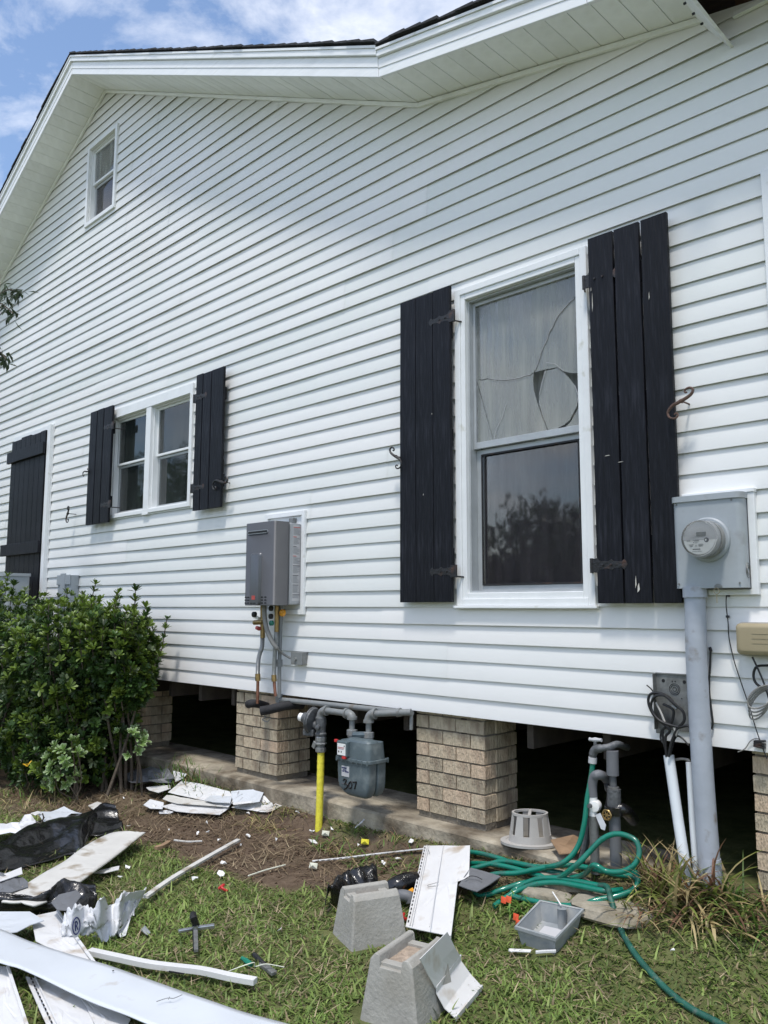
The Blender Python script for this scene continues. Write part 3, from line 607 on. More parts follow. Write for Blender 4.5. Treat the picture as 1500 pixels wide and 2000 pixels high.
# scroll holdbacks (shutter dogs)
def dog(cx, cz, ang, s, mir, label, m='iron', y=-.1):
    t = thing('shutter_dog', label, 'shutter hook', (cx, y, cz), group='iron scroll hooks that hold the shutters')
    raw = [(930, 375), (885, 385), (865, 330), (910, 265), (1000, 240), (1080, 285), (1100, 370), (1050, 470), (960, 540), (850, 600), (750, 640), (650, 690), (520, 740), (430, 820), (365, 920), (350, 1030), (390, 1130), (470, 1190), (560, 1200), (635, 1140), (635, 1065), (580, 1040), (540, 1080)]
    c0, s0 = math.cos(ang), math.sin(ang); pts = []
    for X_, Y_ in raw:
        u = (X_ - 750) / 15 * .00245 * s; v = -(Y_ - 640) / 15 * .00205 * s; u, v = u * c0 - v * s0, u * s0 + v * c0
        pts.append((cx + u * mir, y, cz + v))
    pth = crv(pts, 4); nn = len(pth)
    rr = [s * (.0042 + .0042 * math.exp(-((i / (nn - 1) - .45) / .22) ** 2)) for i in range(nn)]
    MB().tube(pth, rr, 8).build('scroll', m, t, smooth=True); s = s * .09
    MB().lathe((cx, y + .012, cz), (0, -1, 0), [(s * .11, 0), (s * .11, .014), (s * .05, .022)], 10).build('boss', m, t, smooth=True)
    MB().tube([(cx, y + .01, cz), (cx, -.01, cz)], .004, 6).build('shank', m, t)
    return t
dog(-1.592, 2.402, R(0), 1.0, 1, 'rusty scroll hook beside the right edge of the scuffed tall shutter', 'rust')
dog(-3.409, 2.382, R(12), .95, -1, 'black scroll hook left of the unscuffed tall shutter', 'iron')
dog(-5.284, 2.427, R(-38), 1.25, 1, 'dark scroll hook low on the right edge of the short shutter', 'iron')
dog(-7.972, 2.395, R(38), 1.0, 1, 'scroll hook alone on the siding between the door and the twin window', 'iron')
dog(-7.605, 2.780, R(-30), .8, 1, 'hook half hidden behind the left edge of the short shutter', 'iron')

# ------------------------------------------------------------ footing and piers
b = MB(); n = 90; x0, x1 = -13, 2
vv = []
for i in range(n + 1):
    x = x0 + (x1 - x0) * i / n; e = nz(x * 2) * .014; t_ = .24 + nz(x * 1.1, 4) * .006
    vv += [(x, -.09 + e - .012, -.25), (x, -.088 + e, t_ - .012), (x, -.074 + e, t_), (x, .42 + nz(x, 9) * .03, t_), (x, .44, -.25)]
ff = []
for i in range(n):
    for q in range(4): ff.append((i * 5 + q, i * 5 + 5 + q, i * 5 + 6 + q, i * 5 + 1 + q))
b.add(vv, ff).build('footing', 'footing', house, label='weathered concrete strip footing under the piers', smooth=True)
def brick_mesh(l, w=.095, h=.069):
    b = MB(); nn = 5; vv = []
    for i in range(nn + 1):
        u = -l / 2 + l * i / nn
        j = lambda k: nz(u * 30, k * 5.1, l * 9) * .0022
        vv += [(u, -w / 2 + j(1), -h / 2 + j(2)), (u, -w / 2 + j(3), h / 2 + j(4)), (u, w / 2, h / 2 + j(4)), (u, w / 2, -h / 2 + j(2))]
    ff = [(0, 1, 2, 3), tuple(4 * nn + q for q in (3, 2, 1, 0))]
    for i in range(nn):
        for q in range(4): ff.append((4 * i + q, 4 * i + 4 + q, 4 * i + 4 + (q + 1) % 4, 4 * i + (q + 1) % 4))
    o = b.add(vv, ff).build('brick', 'brick', None); me = o.data; bpy.data.objects.remove(o)
    return me
bmF = [brick_mesh(.197 + i * .0004) for i in range(3)]; bmH = [brick_mesh(.095 + i * .0004) for i in range(2)]
def pier(x0, x1, y0, y1, label):
    t = MB().box((x0 + .012, y0 + .012, .236), (x1 - .012, y1 - .012, .862)).build('brick_pier', 'mortar', house, label=label)
    w = x1 - x0; dpt = y1 - y0; H = .0794
    for r_ in range(8):
        z = .24 + H * (r_ + .5)
        if z > .86: break
        def run(L, first_half):
            out = []; p = 0; k = 0
            while p < L - .02:
                l = .1 if (first_half and k == 0) else .205
                l = min(l, L - p); out.append((p + l / 2, l)); p += l; k += 1
            return out
        alt = r_ % 2 == 0
        front = run(w, alt)
        for c, l in front:
            me = rs.choice(bmH if l < .15 else bmF); base = .097 if l < .15 else .1985
            for yy, s_ in ((y0 + .047, 1), (y1 - .047, 1)):
                inst('brick', me, t, (x0 + c, yy + rs.uniform(-.0025, .0025), z), (rs.uniform(-.008, .008), rs.uniform(-.008, .008), rs.uniform(-.012, .012)), ((l - .007) / base, 1, 1))
        side = run(dpt - .19, not alt)
        for c, l in side:
            me = rs.choice(bmH if l < .15 else bmF); base = .097 if l < .15 else .1985
            for xx in (x0 + .047, x1 - .047):
                inst('brick', me, t, (xx + rs.uniform(-.0025, .0025), y0 + .095 + c, z), (rs.uniform(-.008, .008), rs.uniform(-.008, .008), R(90) + rs.uniform(-.012, .012)), ((l - .007) / base, 1, 1))
    return t
pier(-3.357, -2.840, .03, .33, 'brick pier between the gas meter and the garden hose')
pier(-5.190, -4.683, .03, .33, 'brick pier behind the black insulated pipes')
pier(-7.106, -6.591, .03, .33, 'brick pier half hidden by the bush')
pier(-1.405, -.88, .03, .33, 'brick pier cut off at the right edge of the view')
pier(-8.6, -8.1, .03, .42, 'brick pier behind the bush'); pier(.4, .92, .03, .42, 'brick pier outside the view on the right')

# ------------------------------------------------------------ utilities on the wall
def rrect(x0, x1, y0, y1, z, r, n=4, axis='z'):
    out = []; r = min(r, (x1 - x0) / 2 - 1e-4, (y1 - y0) / 2 - 1e-4)
    for cx, cy, a0 in ((x1 - r, y1 - r, 0), (x0 + r, y1 - r, 90), (x0 + r, y0 + r, 180), (x1 - r, y0 + r, 270)):
        for k in range(n + 1):
            a = R(a0 + 90 * k / n); p = (cx + r * math.cos(a), cy + r * math.sin(a))
            out.append((p[0], p[1], z) if axis == 'z' else (p[0], z, p[1]))
    return out
def loft(rings, cap0=True, cap1=True):
    b = MB(); n = len(rings[0]); vs = [p for r_ in rings for p in r_]; fs = []
    for i in range(len(rings) - 1):
        for j in range(n): k = (j + 1) % n; fs.append((i * n + j, i * n + k, (i + 1) * n + k, (i + 1) * n + j))
    if cap0: fs.append(tuple(reversed(range(n))))
    if cap1: fs.append(tuple((len(rings) - 1) * n + j for j in range(n)))
    return b.add(vs, fs)
# electric meter cabinet
em = thing('electric_meter', 'grey electric meter cabinet with round glass meter beside the scuffed tall shutter', 'electric meter', (-1.5, -.06, 1.54))
ex0, ex1, ez0, ez1, ey = -1.655, -1.345, 1.545, 1.945, -.105
loft([rrect(ex0, ex1, ey, -.012, z, .03, axis='z') for z in (ez0, ez1)]).build('cabinet', 'grey_paint', em, smooth=True)
b = loft([rrect(ex0 - .006, ex1 + .006, ey - .008, -.012, z, .033) for z in (ez1 - .012, ez1 + .014)]); b.build('lid', 'grey_paint', em, smooth=True)
b = MB(); b.box((ex0 + .02, -.045, ez1 + .0145), (ex1 + .035, -.012, ez1 + .034)); b.box((ex1 + .002, -.04, ez0 - .03), (ex1 + .032, -.012, ez1 + .014)); b.box((ex0 + .12, -.036, ez0 - .03), (ex1 + .0015, -.012, ez0 - .006)); b.build('trim_surround', 'trim', em, bevel=.003)
cx, cz = -1.493, 1.757
MB().lathe((cx, ey + .002, cz), (0, -1, 0), [(.098, 0), (.098, .012), (.092, .018), (.084, .018)], 40).build('meter_ring', 'grey_paint', em, smooth=True)
MB().lathe((cx, ey - .017, cz), (0, -1, 0), [(.083, 0), (.083, .02), (.080, .03)], 40).build('meter_base', 'capgrey', em, smooth=True)
MB().lathe((cx, ey - .02, cz), (0, -1, 0), [(.0835, 0), (.0825, .05), (.0800, .074), (.0755, .083)], 48).build('glass_cover', 'lens', em, smooth=True)
dy = ey - .085
fc = MB().lathe((cx, dy, cz), (0, -1, 0), [(.0720, -.03), (.0720, .0)], 40).build('meter_face', 'label', em, smooth=True)
dy -= .0186
b = MB(); b.lathe((cx, dy + .0175, cz), (0, -1, 0), [(.0705, .0), (.0705, .001)], 40)
pc = [(cx + .0695 * math.cos(R(a)), dy + .0155, cz + .0695 * math.sin(R(a))) for a in range(186, 355, 8)]
MB().prism(pc, (0, -.001, 0)).build('name_plate', 'white', fc)
MB().box((cx - .012, dy + .0145, cz + .010), (cx + .030, dy + .0165, cz + .027)).build('display', 'galv', fc)
b = MB()
for x, z, w, h in ((-.055, -.010, .016, .002), (-.028, -.008, .028, .0015), (-.022, -.012, .022, .0015), (-.026, -.019, .004, .003), (-.018, -.0195, .010, .0015), (-.045, -.026, .020, .0012), (-.045, -.030, .018, .0012), (-.043, -.034, .014, .0012), (-.018, -.030, .007, .0012), (-.018, -.034, .007, .0012), (-.004, -.026, .020, .0012), (-.004, -.030, .022, .0012), (-.004, -.034, .018, .0012), (-.030, -.048, .034, .0035), (-.035, -.057, .044, .001)):
    b.box((cx + x, dy + .0135, cz + z), (cx + x + w, dy + .0145, cz + z + h))
b.build('print', 'ink', fc)
b = MB(); b.lathe((cx + .032, dy + .0145, cz - .008), (0, -1, 0), [(.0105, 0), (.0105, .001)], 20); b.build('emblem', 'ink', fc); MB().lathe((cx + .029, dy + .0132, cz - .008), (0, -1, 0), [(.004, 0), (.004, .0006)], 12).build('emblem_mark', 'white', fc)
b = MB(); b.prism([(cx + .035 + .018 * math.cos(R(a)), ey - .002, ez0 + .002 + .016 * math.sin(R(a))) for a in range(0, 181, 20)], (0, -.006, 0)); b.build('hasp', 'galv', em)
b = MB(); b.tube([(cx + .03 + .012 * math.cos(R(a)), ey - .008, ez0 - .014 + .014 * math.sin(R(a))) for a in range(0, 361, 30)], .0014, 5); b.box((cx + .028, ey - .009, ez0 - .065), (cx + .031, ey - .007, ez0 - .03)); b.build('seal', 'tan', em)
for rr in (.014, .022, .032): MB().tube([(ex1 + .001, -.06 + rr * .7 * math.cos(R(a)), ez0 + .075 + rr * math.sin(R(a))) for a in range(0, 361, 20)], .0012, 5).build('knockout', 'galv', em)
for dx_, dz_ in ((.02, .02), (.29, .02), (.02, .38), (.27, .38)): MB().lathe((ex0 + dx_, ey - .001, ez0 + dz_), (0, -1, 0), [(.005, 0), (.004, .003)], 8).build('screw', 'galv', em)
# service conduit
cp = thing('service_conduit', 'thick grey conduit pipe running from the electric meter down into the ground', 'conduit pipe', (-1.58, -.07, .25))
MB().tube(crv([(-1.578,-0.070,1.548), (-1.584,-0.070,1.204), (-1.578,-0.070,0.765), (-1.565,-0.070,0.361), (-1.557,-0.075,0.249)], 5), .0455, 24).build('pipe', 'greypipe', cp, smooth=True)
MB().tube([(-1.578,-0.070,1.553), (-1.578,-0.070,1.505)], .053, 24).build('coupling', 'greypipe', cp, smooth=True)
b = MB(); c_ = Vector((-1.557,-0.070,0.342)); b.lathe(c_ + Vector((.0, .0, -.08)), (-.05, 0, 1), [(.048, 0), (.0475, .10), (.046, .13)], 20); b.build('mud_sleeve', 'greypipe', cp, smooth=True)
t = thing('plastic_conduit', 'leaning white pvc conduit with black cables coming out of its top', 'pvc pipe', (-1.653,-0.090,0.251))
MB().tube([(-1.745,-0.040,0.795), (-1.702,-0.060,0.515), (-1.647,-0.100,0.244)], .0235, 16, cap=False).build('pipe', 'pvc', t, smooth=True)
MB().tube([(-1.743,-0.040,0.788), (-1.737,-0.040,0.757)], .0195, 12).build('bore', 'black', t)
t = thing('plastic_conduit', 'slimmer white pvc conduit standing upright beside the thick grey conduit', 'pvc pipe', (-1.635,-0.050,0.288))
MB().tube([(-1.653,-0.030,0.774), (-1.649,-0.030,0.530), (-1.631,-0.050,0.268)], .0165, 16).build('pipe', 'pvc', t, smooth=True)
MB().tube(crv([(-1.655,-0.020,0.770),(-1.666,-0.020,0.782),(-1.697,-0.020,0.782),(-1.734,-0.020,0.771)], 5), .006, 6).build('wire', 'greycable', t, smooth=True)
# open galvanised box with cut cables
jb = thing('junction_box', 'open rusty galvanised box low on the siding behind the grey conduit', 'junction box', (-1.72, -.02, .9))
x0, x1, z0, z1 = -1.800, -1.60, .905, 1.155
MB().box((x0, -.024, z0), (x1, -.018, z1)).build('back_plate', 'galv', jb)
b = MB(); b.box((x0 - .003, -.055, z0), (x0, -.018, z1)); b.box((x0, -.03, z1), (x1, -.015, z1 + .006)); b.box((x0 - .01, -.026, z0 - .02), (x0 + .03, -.0245, z0 + .0)); b.build('side_flange', 'galv', jb, bevel=.001)
b = MB()
for u, v, r_ in ((.035, -.03, .008), (.135, -.03, .008), (.12, -.105, .003), (.078, -.03, .003), (.092, -.03, .003)): b.lathe((x0 + u, -.0245, z1 + v), (0, -1, 0), [(r_, 0), (r_, .001)], 12)
b.build('screw_hole', 'black', jb)
for rr in (.009, .018, .025): MB().tube([(x0 + .088 + rr * math.cos(R(a)), -.0255, z1 - .065 + rr * math.sin(R(a))) for a in range(0, 361, 20)], .0012, 5).build('knockout', 'black', jb)
t = thing('cut_cables', 'tangle of cut black cables hanging in front of the open galvanised box', 'cables', (-1.731,-0.050,0.786))
cabs = [[(-1.746,-0.060,0.790),(-1.747,-0.060,0.876),(-1.726,-0.060,0.912),(-1.793,-0.060,0.962),(-1.823,-0.060,1.017),(-1.814,-0.060,1.062),(-1.764,-0.060,1.070),(-1.716,-0.060,1.047),(-1.689,-0.060,1.006)],
        [(-1.729,-0.075,0.794),(-1.712,-0.075,0.859),(-1.685,-0.075,0.918),(-1.650,-0.075,0.959),(-1.653,-0.075,0.999),(-1.681,-0.075,1.023),(-1.704,-0.075,1.040),(-1.742,-0.075,1.064),(-1.789,-0.075,1.051),(-1.804,-0.075,0.997),(-1.761,-0.075,0.948),(-1.678,-0.075,0.930),(-1.630,-0.075,0.939),(-1.611,-0.075,0.897)],
        [(-1.746,-0.050,0.789),(-1.762,-0.050,0.855),(-1.763,-0.050,0.907),(-1.725,-0.050,0.934),(-1.709,-0.050,0.981),(-1.717,-0.050,1.005),(-1.758,-0.050,1.022)],
        [(-1.835,-0.050,1.102),(-1.806,-0.050,1.076),(-1.791,-0.050,1.019),(-1.772,-0.050,0.975),(-1.749,-0.050,0.938)],
        [(-1.728,-0.060,0.799),(-1.699,-0.060,0.881),(-1.670,-0.060,0.880),(-1.641,-0.060,0.852)], [(-1.770,-0.050,0.906),(-1.777,-0.050,0.872),(-1.768,-0.050,0.850),(-1.748,-0.050,0.841)]]
for i, c in enumerate(cabs): MB().tube(crv(c, 6), (.0065, .0065, .006, .0032, .004, .004)[i], 7).build('cable', 'cable', t, smooth=True)
MB().tube([(-1.685,-0.068,1.007),(-1.706,-0.068,1.021)], .008, 8).build('connector', 'galv', t, smooth=True)
MB().tube([(-1.697,-0.070,0.927),(-1.689,-0.070,0.894),(-1.680,-0.070,0.924)], .009, 8).build('clamp', 'capgrey', t, smooth=True)
MB().tube(crv([(-1.788,-0.060,1.027),(-1.767,-0.060,0.988),(-1.749,-0.060,0.944)], 4), .005, 6).build('bare_wire', 'capgrey', t, smooth=True)
# tan telephone box
tb = thing('telephone_box', 'tan plastic utility box on the siding at the right edge of the view', 'utility box', (-1.25, -.06, 1.24))
loft([rrect(-1.405, -1.06, 1.255, 1.398, y, .02, axis='y') for y in (-.012, -.05)]).build('base', 'capgrey', tb, smooth=True)
loft([rrect(-1.400 + d, -1.065 - d, 1.262 + d, 1.394 - d, y, .018, axis='y') for y, d in ((-.0505, 0), (-.085, .001), (-.097, .012), (-.098, .02))]).build('cover', 'tan', tb, smooth=True)
b = MB(); b.box((-1.413, -.05, 1.355), (-1.4055, -.03, 1.375)); b.box((-1.413, -.05, 1.285), (-1.4055, -.03, 1.30)); b.build('hinge', 'tan', tb)
b = MB(); 
for z in (1.35, 1.33, 1.31): b.box((-1.33, -.0995, z), (-1.1, -.0985, z + .002))
b.build('moulded_line', 'tan', tb)
t = thing('hanging_cable', 'thin black cable hanging from the electric meter down to a small splice block', 'cable', (-1.333,-0.030,0.855))
MB().tube(crv([(-1.452,-0.028,1.538),(-1.459,-0.028,1.475),(-1.454,-0.028,1.397),(-1.453,-0.028,1.330),(-1.437,-0.028,1.236),(-1.415,-0.028,1.156),(-1.378,-0.028,1.030),(-1.357,-0.028,0.947),(-1.333,-0.028,0.871),(-1.319,-0.028,0.831)], 6), .0026, 6).build('cable', 'cable', t, smooth=True)
MB().tube(crv([(-1.333,-0.026,0.900),(-1.357,-0.026,0.910),(-1.385,-0.026,0.895),(-1.408,-0.026,0.862),(-1.439,-0.026,0.844)], 5), .0022, 6).build('branch', 'greycable', t, smooth=True)
b = MB()
for i in range(3): c_ = Vector((-1.344,-0.030,0.889)) + Vector((0, -.002 * i, .011 - .011 * i)); b.obox(c_, (.045, .02, .009), Euler((0, .12 * (i - 1), 0)).to_matrix())
b.build('splice_block', 'iron', t, bevel=.001)
b = MB(); b.obox((-1.451,-0.022,1.513), (.012, .012, .01)); b.obox((-1.457,-0.022,1.421), (.012, .012, .01)); b.build('clip', 'iron', t)
t = thing('cable_stub', 'short black cable with a frayed end standing beside the thick grey conduit', 'cable', (-1.549,-0.020,0.926))
MB().tube(crv([(-1.539,-0.022,1.276),(-1.545,-0.022,1.204),(-1.554,-0.022,1.103),(-1.547,-0.022,1.004),(-1.544,-0.022,0.955),(-1.550,-0.022,0.928)], 5), [.0045] * 25 + [.007], 7).build('cable', 'cable', t, smooth=True)
b = MB(); b.tube([(-1.537,-0.022,1.267),(-1.543,-0.022,1.285)], .007, 6); b.build('frayed_end', 'iron', t)
t = thing('cable_coil', 'grey cable coiled and tied below the tan utility box', 'cable coil', (-1.330,-0.050,0.983))
for k in range(4):
    c0 = Vector((-1.316,-0.050,1.052)); MB().tube([c0 + Vector((-.012 + .004 * k + (.035 + .004 * k) * math.cos(R(a)) + .03 * math.sin(R(a)), -.006 * k, (.062 - .004 * k) * math.sin(R(a)) + .012 * k)) for a in range(0, 361, 15)], .0035, 6).build('loop', 'greycable', t, smooth=True)
MB().tube(crv([(-1.248,-0.045,1.220),(-1.297,-0.045,1.218),(-1.335,-0.045,1.211),(-1.350,-0.045,1.176),(-1.339,-0.045,1.139),(-1.294,-0.045,1.112)], 5), .0055, 7).build('lead', 'cable', t, smooth=True)
MB().tube(crv([(-1.350,-0.050,1.252),(-1.326,-0.050,1.195),(-1.307,-0.050,1.143),(-1.290,-0.050,1.081)], 5), .004, 7).build('lead', 'cable', t, smooth=True)

# grey box behind the bush, left
t = thing('disconnect_box', 'small grey disconnect box on the siding just above the bush', 'electric box', (-8.0, -.05, 1.5))
loft([rrect(-8.12, -7.83, -.10, -.012, z, .012) for z in (1.36, 1.775)]).build('cabinet', 'grey_paint', t, smooth=True)
MB().box((-8.125, -.112, 1.68), (-7.825, -.1005, 1.78)).build('lid', 'grey_paint', t, bevel=.006)
MB().box((-8.03, -.118, 1.5), (-7.93, -.1125 + .012, 1.795)).build('handle_plate', 'grey_paint', t, bevel=.004)
MB().tube(crv([(-7.708,-0.040,1.465),(-7.579,-0.040,1.480),(-7.495,-0.040,1.499),(-7.456,-0.040,1.528)], 5), .016, 8).build('whip', 'cable', t, smooth=True)
# condensing unit
t = thing('condensing_unit', 'grey outdoor cooling unit with a louvred front rising behind the bush', 'air conditioner', (-9.0, -.3, .05))
loft([rrect(-9.50, -8.53, -.43, -.21, z, .03) for z in (.98, 1.775)]).build('cabinet', 'grey_paint', t, smooth=True)
loft([rrect(-9.51, -8.52, -.445, -.2, z, .035) for z in (1.776, 1.805)]).build('top_cover', 'grey_paint', t, smooth=True)
for i in range(14): MB().box((-9.45, -.442, 1.06 + i * .047), (-8.60, -.4305, 1.076 + i * .047)).build('louvre', 'galv', t)
for x in (-9.4, -8.7): MB().box((x, -.4, .03), (x + .06, -.24, .979)).build('stand_leg', 'castiron', t)

# ------------------------------------------------------------ tankless water heater
wh = thing('water_heater', 'silver grey tankless water heater box mounted on the siding', 'water heater', (-4.57, -.13, 1.47))
hx0, hx1, hz0, hz1, hy = -4.738, -4.398, 1.472, 2.048, -.25
fr_ = frame_box(-4.80, -4.345, 1.41, 2.135, .034, -.036, -.012); fr_.build('recess_trim', 'trim', wh, bevel=.003)
MB().box((-4.765, -.018, 1.445), (-4.38, -.012, 2.10)).build('recess_back', 'trim', wh)
loft([rrect(hx0, hx1, hy, -.115, z, .022, axis='z') for z in (hz0, hz0 + .004, hz1 - .004, hz1)]).build('front_cover', 'heater', wh, smooth=True, bevel=.004)
loft([rrect(hx0 + .004, hx1 - .002, -.1145, -.02, z, .012) for z in (hz0 + .006, hz1 - .006)]).build('rear_case', 'heater_side', wh, smooth=True, bevel=.003)
MB().box((hx1 - .0015, -.1145, hz0 + .012), (hx1 + .0035, -.022, hz1 - .012)).build('side_panel', 'heater_side', wh, bevel=.002)
# exhaust slot, raised blade emblem, vents
loft([rrect(hx0 + .035, hx1 - .075, hz1 - .080, hz1 - .056, y, .011, axis='y') for y in (hy - .004, hy + .001)]).build('exhaust_rim', 'steel', wh, smooth=True)
loft([rrect(hx0 + .040, hx1 - .080, hz1 - .0755, hz1 - .0605, y, .007, axis='y') for y in (hy - .0052, hy - .001)]).build('exhaust_slot', 'black', wh, smooth=True)
xm0, xm1 = hx0 + .078, hx0 + .200
loft([rrect(xm0 + d, xm1 - d, hz0 + .004, hz0 + .365 - d, y, .022, axis='y') for y, d in ((hy + .001, 0), (hy - .006, .002), (hy - .016, .012))]).build('raised_pad', 'heater', wh, smooth=True)
b = MB()
for r_ in range(3):
    for c_ in (.012, .042, .200, .238):
        b.box((hx0 + c_, hy - .0012, hz0 + .014 + r_ * .020), (hx0 + c_ + .022, hy + .001, hz0 + .021 + r_ * .020))
b.box((hx0 + .098, hy - .0174, hz0 + .012), (hx0 + .125, hy - .0155, hz0 + .019)); b.box((hx0 + .132, hy - .0174, hz0 + .012), (hx0 + .160, hy - .0155, hz0 + .019))
b.build('vent_slots', 'black', wh)
b = MB(); b.box((hx0 + .115, hy - .0174, hz0 + .040), (hx0 + .152, hy - .0155, hz0 + .068)); b.build('badge', 'redink', wh)
lb = MB().box((hx1 + .0032, -.095, hz0 + .03), (hx1 + .0042, -.027, hz1 - .022)).build('warning_label', 'label', wh)
b = MB(); br_ = MB(); zz = hz1 - .035; q = random.Random(5); sec = 0
while zz > hz0 + .05:
    if sec % 9 == 0:
        (br_ if sec in (0, 9, 27) else b).box((hx1 + .0040, -.092, zz - .003), (hx1 + .0048, -.092 + q.choice((.03, .05, .062)), zz + .002)); zz -= .009
    else:
        y1 = -.092 + q.uniform(.035, .062); b.box((hx1 + .0040, -.092, zz), (hx1 + .0048, y1, zz + .0016)); zz -= .0062
    if sec % 9 == 8: zz -= .008
    sec += 1
b.build('print', 'ink', lb); br_.build('red_print', 'redink', lb)
b = MB(); b.box((-4.50, -.05, 2.05), (-4.45, -.02, 2.085)); b.box((-4.60, -.045, 2.055), (-4.52, -.03, 2.065)); b.build('wall_bracket', 'galv', wh, bevel=.002)
# pipes under it
hp = thing('heater_pipes', 'water and gas pipes with brass valves below the water heater', 'pipes', (-4.6, -.13, .85))
yA = -.13
MB().tube([(-4.678,-0.130,1.482),(-4.670,-0.130,1.246)], .017, 12).build('valve_body', 'brass', hp, smooth=True)
MB().tube([(-4.661,-0.135,1.357),(-4.763,-0.135,1.352)], .018, 10).build('valve_body', 'brass', hp, smooth=True)
MB().lathe((-4.733,-0.150,1.410), (0, -1, 0), [(.02, 0), (.02, .02), (.01, .024)], 12).build('knob', 'black', hp, smooth=True)
MB().lathe((-4.681,-0.150,1.310), (0, -1, .3), [(.015, 0), (.013, .03)], 10).build('knob', 'redink', hp, smooth=True)
MB().tube([(-4.758,-0.140,1.395),(-4.703,-0.140,1.381)], .012, 8).build('valve_tag', 'white', hp, smooth=True)
def flex(pts, r_):
    c = crv(pts, 24); return MB().tube(c, [r_ * (1 + .10 * (i % 2)) for i in range(len(c))], 10).build('flex_tube', 'flex', hp, smooth=True)
flex([(-4.673,-0.130,1.246),(-4.674,-0.130,1.189),(-4.707,-0.130,1.117),(-4.717,-0.130,1.052),(-4.718,-0.130,0.995)], .0145)
MB().tube([(-4.718,-0.130,0.995),(-4.716,-0.130,0.946)], .019, 6).build('union_nut', 'brass', hp)
MB().tube([(-4.716,-0.130,0.946),(-4.714,-0.130,0.791)], .011, 10).build('copper_stub', 'copper', hp, smooth=True)
MB().tube([(-4.540,-0.110,1.475),(-4.540,-0.110,1.291)], .016, 12).build('valve_body', 'brass', hp, smooth=True)
for p_, m_ in (((-4.571,-0.130,1.453), 'black'), ((-4.570,-0.130,1.397), 'black'), ((-4.562,-0.130,1.351), 'hose')):
    MB().lathe(p_, (0, -1, 0), [(.019, 0), (.019, .016), (.01, .02)], 12).build('knob', m_, hp, smooth=True)
flex([(-4.540,-0.110,1.291),(-4.549,-0.110,1.207),(-4.557,-0.110,1.094),(-4.560,-0.110,0.996)], .014)
MB().tube([(-4.560,-0.110,0.996),(-4.556,-0.110,0.951)], .018, 6).build('union_nut', 'brass', hp)
MB().tube([(-4.556,-0.110,0.951),(-4.539,-0.110,0.852)], .011, 10).build('copper_stub', 'copper', hp, smooth=True)
MB().tube([(-4.538,-0.075,1.468),(-4.541,-0.075,1.269),(-4.545,-0.075,1.093),(-4.541,-0.075,0.842)], .0135, 12).build('gas_riser', 'gaspipe', hp, smooth=True)
MB().tube([(-4.545,-0.075,1.100),(-4.544,-0.075,1.051)], .021, 8).build('union_nut', 'gaspipe', hp)
MB().tube([(-4.548,-0.075,1.418),(-4.541,-0.075,1.368)], .018, 8).build('union_nut', 'gaspipe', hp)
MB().lathe((-4.490,-0.090,1.422), (0, -1, 0), [(.026, 0), (.024, .02), (.01, .025)], 8).build('gas_valve_handle', 'amber', hp, smooth=True)
MB().tube(crv([(-4.620,-0.160,1.482),(-4.612,-0.160,1.393),(-4.586,-0.160,1.312),(-4.544,-0.150,1.236),(-4.506,-0.130,1.181),(-4.500,-0.080,1.141),(-4.459,-0.045,1.110)], 6), [.0165] * 25 + [.008] * 12, 10).build('flexible_conduit', 'greycable', hp, smooth=True)
t = thing('outlet_box', 'small grey weatherproof box on the siding beside the heater pipes', 'electric box', (-4.393,-0.030,1.071))
c_ = Vector((-4.376,-0.058,1.114)); MB().obox(c_ + Vector((0, .023, 0)), (.115, .05, .082)).build('box', 'galv', t, bevel=.004)
MB().obox(c_ + Vector((0, -.004, 0)), (.118, .006, .085)).build('cover', 'gaspipe', t, bevel=.002)
MB().lathe(c_ + Vector((-.005, -.006, -.005)), (0, -1, 0), [(.013, 0), (.011, .012)], 12).build('switch_knob', 'flex', t, smooth=True)

# ------------------------------------------------------------ black insulated stubs
t = thing('insulated_pipe', 'black foam insulated pipe sticking out in front of the brick pier, upper left one', 'insulated pipe', (-4.825,-0.060,0.755))
MB().tube(crv([(-4.828,-0.130,0.775),(-4.780,-0.130,0.786),(-4.769,-0.080,0.779),(-4.811,0.030,0.749)], 4), [.020] + [.029] * 12, 14).build('foam', 'foam', t, smooth=True)
t = thing('insulated_pipe', 'black foam insulated pipe running under the siding, lower right one', 'insulated pipe', (-4.588,-0.060,0.733))
MB().tube(crv([(-4.584,-0.200,0.756),(-4.530,-0.150,0.770),(-4.452,-0.080,0.795),(-4.445,0.050,0.792)], 4), .031, 14).build('foam', 'foam', t, smooth=True)
MB().tube(crv([(-4.601,-0.160,0.727),(-4.578,-0.160,0.708),(-4.618,-0.160,0.694),(-4.560,-0.160,0.683),(-4.527,-0.160,0.710)], 3), .004, 5).build('frayed_tape', 'greycable', t, smooth=True)

